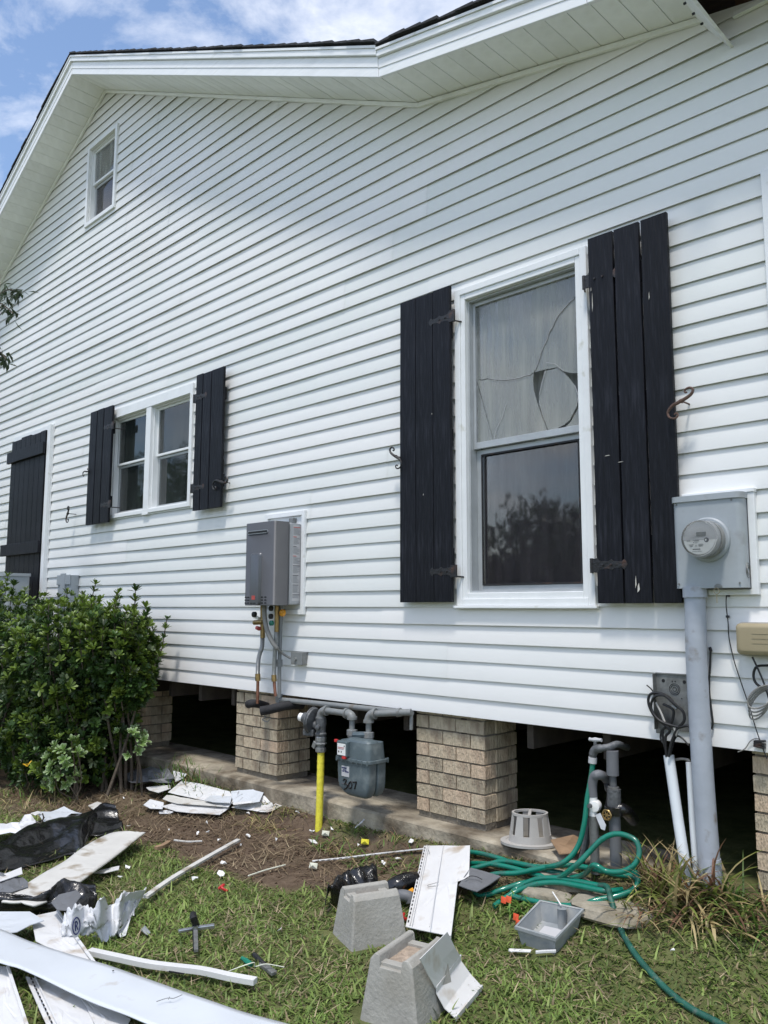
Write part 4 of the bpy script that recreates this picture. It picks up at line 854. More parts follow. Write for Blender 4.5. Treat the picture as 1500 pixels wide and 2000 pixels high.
# ------------------------------------------------------------ gas meter set
gp = thing('gas_pipework', 'grey steel gas pipes with regulator under the siding', 'gas pipes', (-4.0, -.15, .5))
RP = .0195
MB().tube([(-4.593,-0.045,0.822),(-3.322,-0.045,0.841)], .0175, 14).build('header_pipe', 'gaspipe', gp, smooth=True)
MB().lathe((-4.581,-0.045,0.823), (0, 0, 1), [(.024, -.02), (.026, 0), (.024, .035)], 12).build('elbow', 'gaspipe', gp, smooth=True)
MB().tube(crv([(-3.330,-0.045,0.843),(-3.328,-0.045,0.805),(-3.330,-0.045,0.746)], 3), .011, 10).build('drip_leg', 'gaspipe', gp, smooth=True)
def elbow(p0, p1, p2, r_, name='elbow', parent=None):
    p0, p1, p2 = Vector(p0), Vector(p1), Vector(p2); pts = []
    for k in range(9):
        t_ = k / 8; pts.append((1 - t_) ** 2 * p0 + 2 * t_ * (1 - t_) * p1 + t_ * t_ * p2)
    MB().tube(pts, r_, 14).build(name, 'gaspipe', parent or gp, smooth=True)
    for a, d in ((p0, (p1 - p0)), (p2, (p1 - p2))):
        d = d.normalized(); MB().tube([a - d * .004, a + d * .012], r_ * 1.22, 14).build('collar', 'gaspipe', parent or gp, smooth=True)
ya = -.15
A0 = Vector((-4.020,-0.150,0.753)); A1 = Vector((-4.021,-0.150,0.804)); A2 = Vector((-3.962,-0.150,0.809))
elbow(A0, (A1.x, -.15, A2.z), A2, .026)
B0 = Vector((-3.780,-0.150,0.822)); B1 = Vector((-3.725,-0.150,0.823)); B2 = Vector((-3.724,-0.150,0.781))
MB().tube([(A2.x - .005, -.15, A2.z), (B0.x + .005, -.15, A2.z)], RP, 14).build('pipe', 'gaspipe', gp, smooth=True)
elbow((B0.x, -.15, A2.z), (B1.x, -.15, A2.z), (B1.x, -.15, B2.z), .026)
C0 = Vector((-3.580,-0.150,0.776)); C1 = Vector((-3.581,-0.150,0.827)); 
MB().tube([(B1.x, -.15, B2.z + .01), (B1.x, -.15, B2.z - .085)], RP * .9, 12).build('pipe', 'gaspipe', gp, smooth=True)
elbow(C0, (C0.x, -.15, C1.z), (C0.x + .045, -.14, C1.z), .027)
MB().tube([(C0.x + .04, -.141, C1.z), (-3.316,-0.060,0.849)], RP, 14).build('pipe', 'gaspipe', gp, smooth=True)
MB().tube([(-3.408,-0.085,0.840), (-3.380,-0.080,0.845)], .026, 12).build('collar', 'gaspipe', gp, smooth=True)
MB().tube([(C0.x, -.15, C0.z + .01), (C0.x, -.15, C0.z - .07)], RP * .9, 12).build('pipe', 'gaspipe', gp, smooth=True)
# regulator and stop valve on the riser
rx = (-4.014,-0.150,0.702)[0]
zt, zb = (-4.020,-0.150,0.759)[2], (-4.018,-0.150,0.651)[2]
MB().lathe((rx, -.15, zb), (0, 0, 1), [(.036, 0), (.038, .012), (.031, .02), (.033, .06), (.037, .075), (.034, zt - zb)], 18).build('valve_body', 'castiron', gp, smooth=True)
MB().lathe((rx + .01, -.182, zb + .055), (.3, -1, 0), [(.017, 0), (.015, .016), (.006, .018)], 12).build('plug', 'castiron', gp, smooth=True)
rc = Vector((-4.095,-0.150,0.723))
MB().lathe((rx - .03, -.15, rc.z - .02), (-1, 0, .25), [(.024, 0), (.026, .035), (.034, .05)], 14).build('neck', 'castiron', gp, smooth=True)
MB().lathe((rc.x + .022, -.15, rc.z + .012), (-1, -.25, .18), [(.045, 0), (.078, .010), (.080, .020), (.084, .022), (.084, .030), (.078, .034), (.060, .050), (.036, .062), (.033, .09)], 28).build('diaphragm_case', 'castiron', gp, smooth=True)
MB().lathe((rc.x - .062, -.172, rc.z + .026), (-1, -.25, .1), [(.027, 0), (.027, .032)], 18).build('vent_cap', 'white', gp, smooth=True)
MB().lathe((rc.x - .0935, -.1805, rc.z + .0292), (-1, -.25, .1), [(.024, 0), (.024, .006)], 18).build('vent_end', 'black', gp, smooth=True)
MB().obox((rc.x - .018, -.15, rc.z - .062), (.085, .07, .045), Euler((0, 0, .2)).to_matrix()).build('lower_body', 'castiron', gp, bevel=.008)
z1, z0 = (-4.018,-0.150,0.651)[2], (-4.011,-0.150,0.547)[2]; h = z1 - z0
MB().lathe((rx, -.15, z0), (0, 0, 1), [(.030, 0), (.034, .004), (.034, .028), (.026, .032), (.028, .045), (.038, .05), (.038, h * .55), (.030, h * .6), (.035, h * .68), (.035, h * .9), (.028, h)], 8).build('stop_valve', 'flex', gp)
MB().obox((rx - .035, -.17, z0 + h * .42), (.03, .02, .045), Euler((0, .5, 0)).to_matrix()).build('valve_lug', 'flex', gp, bevel=.003)
c = crv([(rx + .002, -.15, z0), (rx + .004, -.155, z0 - .2), (rx + .004, -.165, .0)], 16)
MB().tube(c, [.0225 + .0012 * (i % 3 == 0) for i in range(len(c))], 16).build('yellow_riser', 'yellow', gp, smooth=True)
# the meter itself
fL, fR = (-3.727,-0.275,0.504)[0], (-3.455,-0.275,0.540)[0]; tp = (-3.661,-0.200,0.682)[2]; bt = (-3.527,-0.270,0.357)[2]; fz = (-3.580,-0.275,0.570)[2]
gm_ = thing('gas_meter', 'grey gas meter hand-marked 307 hanging from its pipes below the siding', 'gas meter', ((fL + fR) / 2, -.17, bt))
y0, y1 = -.272, -.118
loft([rrect(fL + a, fR - b_, y0 + c_, y1 - c_, z, .03, 5) for z, a, b_, c_ in ((fz, .002, .002, 0), (fz + .03, .004, .004, .002), (fz + .10, .008, .008, .008), (tp - .03, .022, .022, .022), (tp - .008, .035, .035, .032), (tp, .055, .055, .05))]).build('top_case', 'gasgrey', gm_, smooth=True)
loft([rrect(fL - .010, fR + .010, y0 - .010, y1 + .010, z, .03, 5) for z in (fz - .014, fz + .004)]).build('flange', 'gasgrey', gm_, smooth=True, bevel=.002)
mid = (fL + fR) / 2
hL = fz - .014 - bt
for x0_, x1_, yy0, yy1 in ((fL, fR, y0, -.200), (fL + .004, fR - .004, -.190, y1)):
    loft([rrect(x0_ + a, x1_ - b_, yy0 + c_, yy1 - c_, fz - .014 - hL * t_, .014, 5) for t_, a, b_, c_ in ((0, 0, 0, 0), (.3, .002, .002, 0), (.62, .006, .004, 0), (.76, .014, .008, .001), (.90, .052, .020, .004), (.97, .078, .030, .010), (1.0, .092, .042, .020))]).build('lower_case', 'gasgrey', gm_, smooth=True)
MB().box((fL + .03, -.205, bt + .08), (fR - .03, -.185, fz - .02)).build('web', 'gasgrey', gm_)
b = MB()
for i in range(7):
    for yy in (y0 - .009, y1 + .006): b.lathe((fL + .005 + i * (fR - fL - .01) / 6, yy + .004, fz - .020), (0, 0, 1), [(.006, 0), (.006, .028)], 6)
b.build('flange_bolts', 'gasgrey', gm_)
for px in (B1.x, C0.x):
    MB().lathe((px, -.15, tp - .012), (0, 0, 1), [(.028, 0), (.028, .012), (.033, .014), (.033, .045), (.026, .048)], 8).build('swivel_nut', 'gaspipe', gm_)
MB().tube(crv([(B1.x + .03, -.16, tp + .008), (mid + .01, -.165, tp + .02), (C0.x - .03, -.16, tp + .012)], 4), .018, 8).build('top_bridge', 'gasgrey', gm_, smooth=True)
ib = MB().box((fL + .022, y0 - .022, fz + .012), (fL + .110, y0 + .02, fz + .10)).build('index_box', 'gasgrey', gm_, bevel=.005)
MB().box((fL + .030, y0 - .024, fz + .020), (fL + .100, y0 - .0225, fz + .086)).build('index_plate', 'white', ib)
b = MB(); b.box((fL + .040, y0 - .0255, fz + .034), (fL + .048, y0 - .0245, fz + .044)); b.box((fL + .062, y0 - .0255, fz + .034), (fL + .068, y0 - .0245, fz + .044)); b.box((fL + .088, y0 - .0255, fz + .07), (fL + .094, y0 - .0245, fz + .078)); b.build('index_marks', 'black', ib)
b = MB(); b.box((fL + .036, y0 - .0255, fz + .062), (fL + .09, y0 - .0245, fz + .065)); b.box((fL + .036, y0 - .0255, fz + .055), (fL + .085, y0 - .0245, fz + .057)); b.build('index_print', 'redink', ib)
MB().box((fL - .004, y0 - .02, fz + .088), (fL + .018, y0 - .004, fz + .104)).build('red_seal', 'redplastic', gm_, bevel=.002); MB().box((fL + .075, y0 - .03, fz + .0), (fL + .100, y0 - .012, fz + .014)).build('red_seal', 'redplastic', gm_, bevel=.002)
st = MB().box((fL + .045, y0 - .002, fz - .105), (fL + .110, y0 + .004, fz - .045)).build('sticker', 'label', gm_)
mb_ = bpy.data.materials.new('navy_ink'); mb_.use_nodes = True; mb_.node_tree.nodes['Principled BSDF'].inputs['Base Color'].default_value = (.01, .015, .10, 1); M['navy'] = mb_
b = MB(); f0 = y0 - .003
for u, v, w_, h_ in ((.048, -.060, .040, .007), (.056, -.070, .03, .005), (.075, -.080, .032, .007), (.050, -.078, .02, .005)): b.box((fL + u, f0, fz + v), (fL + u + w_, f0 + .001, fz + v + h_))
b.build('blue_print', 'navy', st)
MB().box((fL + .045, y0 - .0015, fz - .150), (fL + .115, y0 + .002, fz - .144)).build('serial_strip', 'ink', gm_)
# 307 painted by hand
def stroke(pts): MB().tube(crv([(p[0], y0 - .0012, p[2]) for p in pts], 5), .0044, 6).build('painted_digit', 'black', gm_, smooth=True)
stroke([(-3.667,-0.275,0.441),(-3.654,-0.275,0.450),(-3.641,-0.275,0.448),(-3.647,-0.275,0.432),(-3.658,-0.275,0.422)]); stroke([(-3.658,-0.275,0.422),(-3.640,-0.275,0.426),(-3.631,-0.275,0.417),(-3.640,-0.275,0.401),(-3.658,-0.275,0.391)])
stroke([(-3.607,-0.275,0.441),(-3.618,-0.275,0.428),(-3.620,-0.275,0.410),(-3.611,-0.275,0.403),(-3.598,-0.275,0.410),(-3.592,-0.275,0.429),(-3.599,-0.275,0.442),(-3.607,-0.275,0.441)])
stroke([(-3.585,-0.275,0.443),(-3.570,-0.275,0.444),(-3.553,-0.275,0.448)]); stroke([(-3.553,-0.275,0.448),(-3.561,-0.275,0.427),(-3.570,-0.275,0.406)])

# ------------------------------------------------------------ standpipes and tap
t = thing('garden_tap', 'outdoor tap with a T handle in the gap under the house', 'tap', (-2.081,-0.120,0.727))
yt = -.12
MB().tube(crv([(-2.086,-0.120,0.736),(-2.085,-0.120,0.765),(-2.071,-0.120,0.790),(-2.035,-0.120,0.801),(-2.009,-0.100,0.807),(-1.988,-0.060,0.817),(-2.036,0.120,0.776)], 5), [.017] * 5 + [.020] * 10 + [.0165] * 16, 12).build('spout', 'castiron', t, smooth=True)
MB().tube([(-2.089,-0.120,0.726),(-2.086,-0.120,0.753)], .0205, 12).build('hose_collar', 'label', t, smooth=True)
MB().tube([(-2.071,-0.120,0.800),(-2.070,-0.120,0.833)], .009, 10).build('stem', 'castiron', t, smooth=True)
MB().tube([(-2.102,-0.120,0.835),(-2.089,-0.120,0.834),(-2.070,-0.120,0.835),(-2.048,-0.120,0.837),(-2.037,-0.120,0.837)], [.009, .0075, .012, .0075, .009], 8).build('handle', 'label', t, smooth=True)
t = thing('standpipe', 'dark iron standpipe with a brass handwheel under the house edge', 'pipe', (-2.001,-0.100,0.275))
for a, c_, r_, m_ in (((-1.994,-0.100,0.792), (-1.995,-0.100,0.680), .0285, 'greyfelt'), ((-1.995,-0.100,0.685), (-1.994,-0.100,0.625), .017, 'castiron'), ((-1.994,-0.100,0.629), (-1.994,-0.100,0.618), .026, 'galv'), ((-1.992,-0.100,0.618), (-1.992,-0.100,0.542), .032, 'castiron'), ((-1.992,-0.100,0.542), (-1.993,-0.100,0.505), .046, 'plastic'), ((-1.993,-0.100,0.505), (-1.991,-0.100,0.259), .027, 'greyfelt')):
    MB().tube([a, c_], r_, 14).build('pipe_section', m_, t, smooth=True)
b = MB(); c_ = Vector((-2.004,-0.150,0.507))
b.tube([c_ + Vector((.021 * math.cos(R(a)), 0, .021 * math.sin(R(a)))) * (1 + .08 * (a % 60 == 0)) for a in range(0, 361, 15)], .0045, 6); b.lathe(c_, (0, -1, 0), [(.007, -.03), (.008, .004)], 8)
for a in range(0, 360, 60): b.tube([c_, c_ + Vector((.02 * math.cos(R(a)), 0, .02 * math.sin(R(a))))], .0028, 5)
b.build('handwheel', 'brass', t, smooth=True)
MB().tube(crv([(-1.982,-0.100,0.530),(-1.956,-0.080,0.526),(-1.963,-0.020,0.496),(-2.007,0.100,0.444)], 4), .03, 10).build('branch', 'plastic', t, smooth=True)
MB().tube(crv([(-2.001,-0.100,0.252), (-1.998,-0.100,0.275)], 2), .035, 10).build('concrete_collar', 'footing', t, smooth=True)
t = thing('water_valve_pipe', 'tape-wrapped pipe with a white plastic ball valve left of the dark standpipe', 'pipe', (-2.091,-0.120,0.237))
MB().tube(crv([(-2.086,-0.130,0.573),(-2.087,-0.130,0.622),(-2.077,-0.130,0.663),(-2.055,-0.130,0.678),(-2.052,-0.080,0.662),(-2.054,-0.040,0.630),(-2.084,0.020,0.589)], 4), .0225, 12).build('wrapped_bend', 'greyfelt', t, smooth=True)
MB().tube([(-2.085,-0.130,0.578),(-2.086,-0.130,0.485)], .0205, 14).build('valve_body', 'white', t, smooth=True)
MB().lathe((-2.076,-0.130,0.533), (.3, -1, 0), [(.028, -.02), (.030, 0), (.024, .02), (.01, .022)], 14).build('valve_ball', 'white', t, smooth=True)
MB().lathe((-2.083,-0.160,0.537), (0, -1, 0), [(.011, 0), (.010, .012)], 12).build('valve_knob', 'castiron', t, smooth=True)
MB().tube(crv([(-2.086,-0.130,0.487),(-2.084,-0.130,0.379),(-2.083,-0.130,0.227)], 8), [.022 + .0025 * nz(i * .9) for i in range(17)], 12).build('wrapped_pipe', 'galv', t, smooth=True)
MB().tube(crv([(-2.129,-0.100,0.458),(-2.139,-0.100,0.386),(-2.161,-0.100,0.299),(-2.185,-0.100,0.224)], 5), .017, 9).build('side_pipe', 'castiron', t, smooth=True)
MB().prism([(-2.057,-0.160,0.499),(-2.033,-0.160,0.513),(-2.005,-0.160,0.463),(-2.011,-0.160,0.439),(-2.030,-0.160,0.442)], (0, -.003, 0)).build('paper_tag', 'paper', t)
MB().tube(crv([(-2.064,-0.060,0.646),(-2.033,-0.070,0.598),(-2.043,-0.070,0.526),(-2.043,-0.060,0.466)], 4), .012, 8).build('black_tube', 'cable', t, smooth=True)

# ------------------------------------------------------------ hose
t = thing('garden_hose', 'green garden hose tangled in loops below the tap and trailing across the lawn', 'hose', (-2.050,-0.249,0.163))
hp_ = [(-2.086,-0.120,0.731), (-2.094,-0.130,0.656), (-2.104,-0.150,0.564), (-2.112,-0.170,0.450), (-2.132,-0.190,0.358), (-2.171,-0.220,0.292), (-2.243,-0.240,0.249)]
hp_ += [(-2.396,-0.184,0.204),(-2.537,-0.159,0.188),(-2.674,-0.147,0.188),(-2.809,-0.146,0.180),(-2.938,-0.159,0.157),(-2.990,-0.183,0.130),(-2.896,-0.210,0.119),(-2.741,-0.189,0.147),(-2.584,-0.203,0.173)]
hp_ += [(-2.445,-0.202,0.178),(-2.297,-0.246,0.192),(-2.198,-0.202,0.195),(-2.111,-0.187,0.229)]
hp_ += [(-2.019,-0.250,0.303), (-1.961,-0.240,0.287), (-1.896,-0.220,0.296), (-1.849,-0.200,0.328), (-1.833,-0.180,0.375), (-1.847,-0.170,0.421), (-1.893,-0.170,0.440), (-1.951,-0.180,0.438), (-2.005,-0.200,0.407), (-2.055,-0.230,0.347), (-2.099,-0.270,0.290)]
hp_ += [(-2.188,-0.261,0.219),(-2.287,-0.262,0.179),(-2.384,-0.290,0.152),(-2.446,-0.370,0.126),(-2.517,-0.416,0.096),(-2.590,-0.402,0.095),(-2.593,-0.357,0.127)]
hp_ += [(-2.536,-0.309,0.163),(-2.430,-0.265,0.183),(-2.328,-0.241,0.219),(-2.235,-0.208,0.248),(-2.146,-0.172,0.255),(-2.042,-0.167,0.258),(-1.961,-0.151,0.254)]
hp_ += [(-1.885,-0.136,0.258),(-1.858,-0.162,0.235),(-1.879,-0.212,0.205),(-1.934,-0.271,0.185),(-1.992,-0.346,0.167),(-2.073,-0.383,0.148),(-2.179,-0.385,0.131),(-2.288,-0.387,0.123),(-2.383,-0.375,0.118),(-2.392,-0.321,0.134),(-2.317,-0.280,0.181),(-2.215,-0.263,0.207),(-2.094,-0.259,0.217),(-1.989,-0.261,0.224)]
c = crv(hp_, 7)
MB().tube(c, .0125, 10).build('hose', 'hose', t, smooth=True)
hq = [(-1.989,-0.261,0.224),(-1.941,-0.275,0.233),(-1.900,-0.321,0.211),(-1.851,-0.370,0.166),(-1.783,-0.437,0.125),(-1.689,-0.515,0.093),(-1.580,-0.583,0.064),(-1.485,-0.634,0.045),(-1.392,-0.670,0.033),(-1.292,-0.690,0.028),(-1.177,-0.720,0.022),(-0.998,-0.779,0.015),(-0.800,-0.773,0.015)]
MB().tube(crv(hq, 7), .0125, 10).build('hose_tail', 'hose_old', t, smooth=True)
hr = [(-1.896,-0.128,0.281),(-1.855,-0.156,0.270),(-1.852,-0.192,0.228),(-1.903,-0.260,0.200),(-1.973,-0.314,0.179),(-2.028,-0.373,0.154),(-2.083,-0.410,0.137)]
MB().tube(crv(hr, 6), .0125, 10).build('hose_loop', 'hose', t, smooth=True)
hs = [(-2.853,-0.302,0.106),(-2.734,-0.262,0.134),(-2.646,-0.206,0.166),(-2.570,-0.178,0.190),(-2.420,-0.194,0.206),(-2.293,-0.208,0.212),(-2.221,-0.188,0.210)]
MB().tube(crv(hs, 6), .0125, 10).build('hose_loop', 'hose', t, smooth=True)
hs = [(-2.413,-0.475,0.085),(-2.401,-0.411,0.107),(-2.360,-0.345,0.140),(-2.282,-0.311,0.177),(-2.192,-0.278,0.195),(-2.061,-0.272,0.205),(-1.956,-0.275,0.213),(-1.904,-0.210,0.214)]
MB().tube(crv(hs, 6), .0125, 10).build('hose_loop', 'hose', t, smooth=True)

# ------------------------------------------------------------ grey collar on the footing
cc = Vector((-2.477,-0.099,0.285)); cc = Vector((-2.555, .03, .243))
t = thing('vent_collar', 'pale grey slotted casting with an oval rim sitting on the concrete footing', 'vent cap', cc, R(42))
def loc(p): return MW[t] @ Vector(p)
def oval(rx, ry, z, n=40): return [(rx * math.cos(2 * math.pi * i / n), ry * math.sin(2 * math.pi * i / n), z) for i in range(n)]
def ring(ro, ri, z0, z1, name, m, sy=.78, n=40, tap=0):
    b = MB(); a = [oval(ro, ro * sy, z0, n), oval(ro - tap, (ro - tap) * sy, z1, n), oval(ri - tap, (ri - tap) * sy, z1, n), oval(ri, ri * sy, z0, n)]
    vs = [loc(p) for r_ in a for p in r_]; fs = []
    for i in range(4):
        for j in range(n): k = (j + 1) % n; fs.append((i * n + j, i * n + k, ((i + 1) % 4) * n + k, ((i + 1) % 4) * n + j))
    b.add(vs, fs); return b.build(name, m, t, smooth=True)
ring(.155, .128, 0, .012, 'base_ring', 'capgrey'); ring(.128, .108, .003, .010, 'inner_flange', 'capgrey')
ring(.112, .104, .010, .046, 'lower_wall', 'capgrey', tap=.004); ring(.094, .082, .142, .154, 'top_rim', 'capgrey')
for k in range(8):
    a0 = 2 * math.pi * (k / 8) + .1; wd = .50
    vs = []
    for zz, rr_ in ((.042, .108), (.145, .093)):
        for dr in (0, -.008):
            for s_ in (-1, 0, 1):
                a = a0 + s_ * wd / 2 * (1 if zz < .1 else .8); vs.append(loc(((rr_ + dr) * math.cos(a), (rr_ + dr) * .78 * math.sin(a), zz)))
    fs = [(0, 1, 7, 6), (1, 2, 8, 7), (3, 9, 10, 4), (4, 10, 11, 5), (0, 6, 9, 3), (2, 5, 11, 8), (6, 7, 10, 9), (7, 8, 11, 10)]
    MB().add(vs, fs).build('wall_rib', 'capgrey', t, smooth=True)
MB().bar(loc((-.012, -.066, .149)), loc((.012, .066, .149)), .016, .010).build('cross_bar', 'capgrey', t, bevel=.002)
MB().bar(loc((.0, -.06, .078)), loc((0, .06, .078)), .006, .125).build('partition', 'galv', t)
t = tag(MB().prism([(-2.392,-0.030,0.300),(-2.357,0.129,0.302),(-2.328,0.177,0.273),(-2.217,-0.054,0.279),(-2.286,-0.118,0.271)], (0, 0, .004)).build('cardboard', 'card'), 'scrap of brown cardboard behind the slotted casting', 'cardboard')

# ------------------------------------------------------------ stones
def stone(c, sx, sy, sz, seed, label):
    b = MB(); n, m_ = 18, 9; vs = []; fs = []
    for j in range(m_ + 1):
        ph = math.pi * j / m_ - math.pi / 2
        for i in range(n):
            th = 2 * math.pi * i / n; d = Vector((math.cos(ph) * math.cos(th), math.cos(ph) * math.sin(th), math.sin(ph)))
            k = 1 + .22 * noise.noise(d * 1.7 + Vector((seed, 0, 0))) + .07 * noise.noise(d * 5 + Vector((seed, 2, 0)))
            f = [abs(q) ** .7 * (1 if q > 0 else -1) for q in d]; vs.append((c[0] + f[0] * sx * k, c[1] + f[1] * sy * k, c[2] + f[2] * sz * k))
    for j in range(m_):
        for i in range(n): k = (i + 1) % n; fs.append((j * n + i, j * n + k, (j + 1) * n + k, (j + 1) * n + i))
    return tag(b.add(vs, fs).build('stone', 'stone', smooth=True), label, 'stone', 'rough stones under the hose')
stone((-2.211,-0.183,0.174), .17, .09, .035, 1, 'flat pale stone under the upper hose loops'); stone((-2.236,-0.298,0.135), .12, .08, .03, 2, 'small pale stone between the hose and the plastic tray')
stone((-1.902,-0.286,0.153), .22, .15, .03, 3, 'broad low stone half buried right of the plastic tray')
stone((-5.357,-0.356,0.062), .03, .025, .02, 4, 'small brown stone lying on the white siding scraps')

# ------------------------------------------------------------ concrete pier blocks
def block(name_label, cx, cy, ang, w, d, h, tw, td, groove_w, groove_d, pocket):
    t = thing('pier_block', name_label, 'concrete block', (cx, cy, ground(cx, cy) - .02), ang, 'cast concrete deck blocks on the lawn')
    W_ = MW[t]
    # side sections across the groove: profile in local y (across) at local x
    def P(x, y, z): return W_ @ Vector((x, y, z))
    g2 = groove_w / 2; zt = h
    def sect(x, s):   # s 0..1 inset of end
        prof = []
        hw = d / 2; tw_ = td / 2
        return [(-hw, 0), (-hw * .985, .02), (-tw_ - .004, zt - .02), (-tw_ + .014, zt), (-g2 - .006, zt), (-g2, zt - .006), (-g2 + .004, zt - groove_d), (g2 - .004, zt - groove_d), (g2, zt - .006), (g2 + .006, zt), (tw_ - .014, zt), (tw_ + .004, zt - .02), (hw * .985, .02), (hw, 0)]
    vs = []; fs = []
    # stations along x: ends slope inward with height
    def xs_at(z, s): # half width in x at height z
        return (w / 2 + (tw / 2 - w / 2) * z / h) * s
    st = (-1, -.965, -.5, 0, .5, .965, 1); np_ = 14
    for si, s_ in enumerate(st):
        for y, z in sect(0, 0):
            yy = y * (.90 if abs(s_) == 1 else 1); vs.append(P(xs_at(z, s_) + nz(y * 20, z * 20, s_) * .0015, yy, z + nz(s_ * 3, y * 15) * .0015))
    for i in range(len(st) - 1):
        for j in range(np_ - 1): fs.append((i * np_ + j, i * np_ + j + 1, (i + 1) * np_ + j + 1, (i + 1) * np_ + j))
        fs.append((i * np_ + np_ - 1, i * np_, (i + 1) * np_, (i + 1) * np_ + np_ - 1))
    fs.append(tuple(range(np_))); fs.append(tuple(reversed(range((len(st) - 1) * np_, len(st) * np_))))
    MB().add(vs, fs).build('body', 'concrete', t, bevel=.003)
    # raised pads that leave a pocket in the middle of the groove
    for s_ in (-1, 1):
        x0, x1 = sorted((s_ * pocket, s_ * (xs_at(h, 1) - .012))); zz = h - groove_d
        MB().hexa([P(x0, -g2 + .002, zz - .002), P(x1, -g2 + .002, zz - .002), P(x1, g2 - .002, zz - .002), P(x0, g2 - .002, zz - .002)],
                  [P(x0, -g2 + .002, zz + .012), P(x1, -g2 + .002, zz + .012), P(x1, g2 - .002, zz + .012), P(x0, g2 - .002, zz + .012)]).build('pad', 'concrete', t, bevel=.002)
    MB().grid(lambda u, v: P((u - .5) * 2 * pocket, (v - .5) * 2 * (g2 - .004), h - groove_d + .002 + nz(u * 9, v * 9) * .003), 12, 6).build('pocket_floor', 'rust_stain', t, fix=False)
    return t
block('trapezoid concrete block standing in front of the black plastic bag', -2.725, -.975, math.atan2(.93, .36), .275, .24, .23, .215, .165, .085, .035, .055)
block('trapezoid concrete block in the foreground with a bent vinyl piece leaning on it', -2.15, -1.34, math.atan2(.972, -.235), .30, .24, .245, .255, .165, .10, .04, .08)

# ------------------------------------------------------------ plastic tray
tp_ = [Vector(p) for p in [(-2.175,-0.636,0.099),(-1.979,-0.633,0.103),(-1.962,-0.447,0.174),(-2.171,-0.456,0.161)]]
cen = sum(tp_, Vector()) / 4
t = thing('plastic_tray', 'empty smoky grey plastic tray lying on the grass beside the hose', 'tray', (cen.x, cen.y, ground(cen.x, cen.y)))
def quad_at(dz, k): return [cen + (p - cen) * k + Vector((0, 0, dz)) for p in tp_]
b = MB(); vs = quad_at(-.078, .84) + quad_at(0, 1) + quad_at(0, .965) + quad_at(-.070, .81); fs = []
for a in range(3):
    for j in range(4): k = (j + 1) % 4; fs.append((a * 4 + j, a * 4 + k, (a + 1) * 4 + k, (a + 1) * 4 + j))
fs += [(3, 2, 1, 0), (12, 13, 14, 15)]
b.add(vs, fs).build('shell', 'tray', t, bevel=.002)
q0, q1, r1, r0 = quad_at(-.009, 1.045), quad_at(.003, 1.045), quad_at(.003, .955), quad_at(.0012, .955)
b = MB(); b.add(q0 + q1 + r1 + r0 + quad_at(.0012, 1.004) + quad_at(-.009, 1.004), [(a * 4 + j, a * 4 + (j + 1) % 4, ((a + 1) % 6) * 4 + (j + 1) % 4, ((a + 1) % 6) * 4 + j) for a in range(6) for j in range(4)]).build('rim', 'tray', t)
ct = tp_[2] + (cen - tp_[2]) * .33 + (tp_[3] - tp_[2]) * .22
MB().lathe((ct.x, ct.y, ct.z - .072), (0, 0, 1), [(.018, 0), (.020, .08), (.022, .083), (.012, .085), (.008, .083)], 18).build('post', 'tray', t, smooth=True)
b = MB(); MB().prism([loc_ for loc_ in [cen + (p - cen) * .5 + Vector((0, 0, -.066)) for p in tp_]], (0, 0, .002)).build('paper_label', 'label', t)
tag(MB().bar((-2.130,-0.419,0.201), (-2.046,-0.483,0.181), .005, .004).build('white_rod', 'white'), 'thin white rod standing in the back corner of the plastic tray', 'rod')

# ------------------------------------------------------------ flat debris
def sheet(name, m, pts, th, label, cat, group=None, wav=0, parent=None, seed=0, **k):
    """irregular flat piece: outline in ground coordinates, own thickness, gently warped"""
    P = [Vector(p) for p in pts]; c = sum(P, Vector()) / len(P)
    n = len(P); dens = []
    for i in range(n):
        a, b_ = P[i], P[(i + 1) % n]; m_ = max(1, min(10, int((b_ - a).length / .07)))
        for q in range(m_): dens.append(a + (b_ - a) * q / m_)
    rings = 5; vs = []; fs = []; n2 = len(dens)
    for r_ in range(rings):
        f = 1 - r_ / rings
        for p in dens:
            q = c + (p - c) * f; h_ = wav * (nz(q.x * 7 + seed, q.y * 7, seed) + .5 * nz(q.x * 19, q.y * 19, seed)); vs.append((q.x, q.y, q.z + h_))
    vs.append((c.x, c.y, c.z))
    for r_ in range(rings - 1):
        for i in range(n2): j = (i + 1) % n2; fs.append((r_ * n2 + i, r_ * n2 + j, (r_ + 1) * n2 + j, (r_ + 1) * n2 + i))
    for i in range(n2): fs.append(((rings - 1) * n2 + i, (rings - 1) * n2 + (i + 1) % n2, rings * n2))
    b = MB().add(vs, fs); o = b.build(name, m, parent, label=label if parent is None or label else None, cat=cat if parent is None else None, group=group if parent is None else None, fix=True, solid=0, **k)
    if sum((f.normal.z for f in o.data.polygons)) < 0: o.data.flip_normals()
    md = o.modifiers.new('thickness', 'SOLIDIFY'); md.thickness = th; md.offset = -1
    return o
def ruled(name, m, A, B, nu, nv, fn, th, label, cat, group=None, parent=None, smooth=True):
    ca = crv(A, 8); cb = crv(B, 8)
    def at(c, u): x = u * (len(c) - 1); i = min(int(x), len(c) - 2); return c[i].lerp(c[i + 1], x - i)
    def f(u, v):
        p = at(ca, u).lerp(at(cb, u), v); return p + Vector(fn(u, v))
    o = MB().grid(f, nu, nv).build(name, m, parent, smooth=False, fix=False, label=label, cat=cat if parent is None else None, group=group)
    if smooth: o.data.shade_smooth()
    if th: md = o.modifiers.new('thickness', 'SOLIDIFY'); md.thickness = th; md.offset = 0
    return o
GR = 'white vinyl siding scraps thrown on the ground'
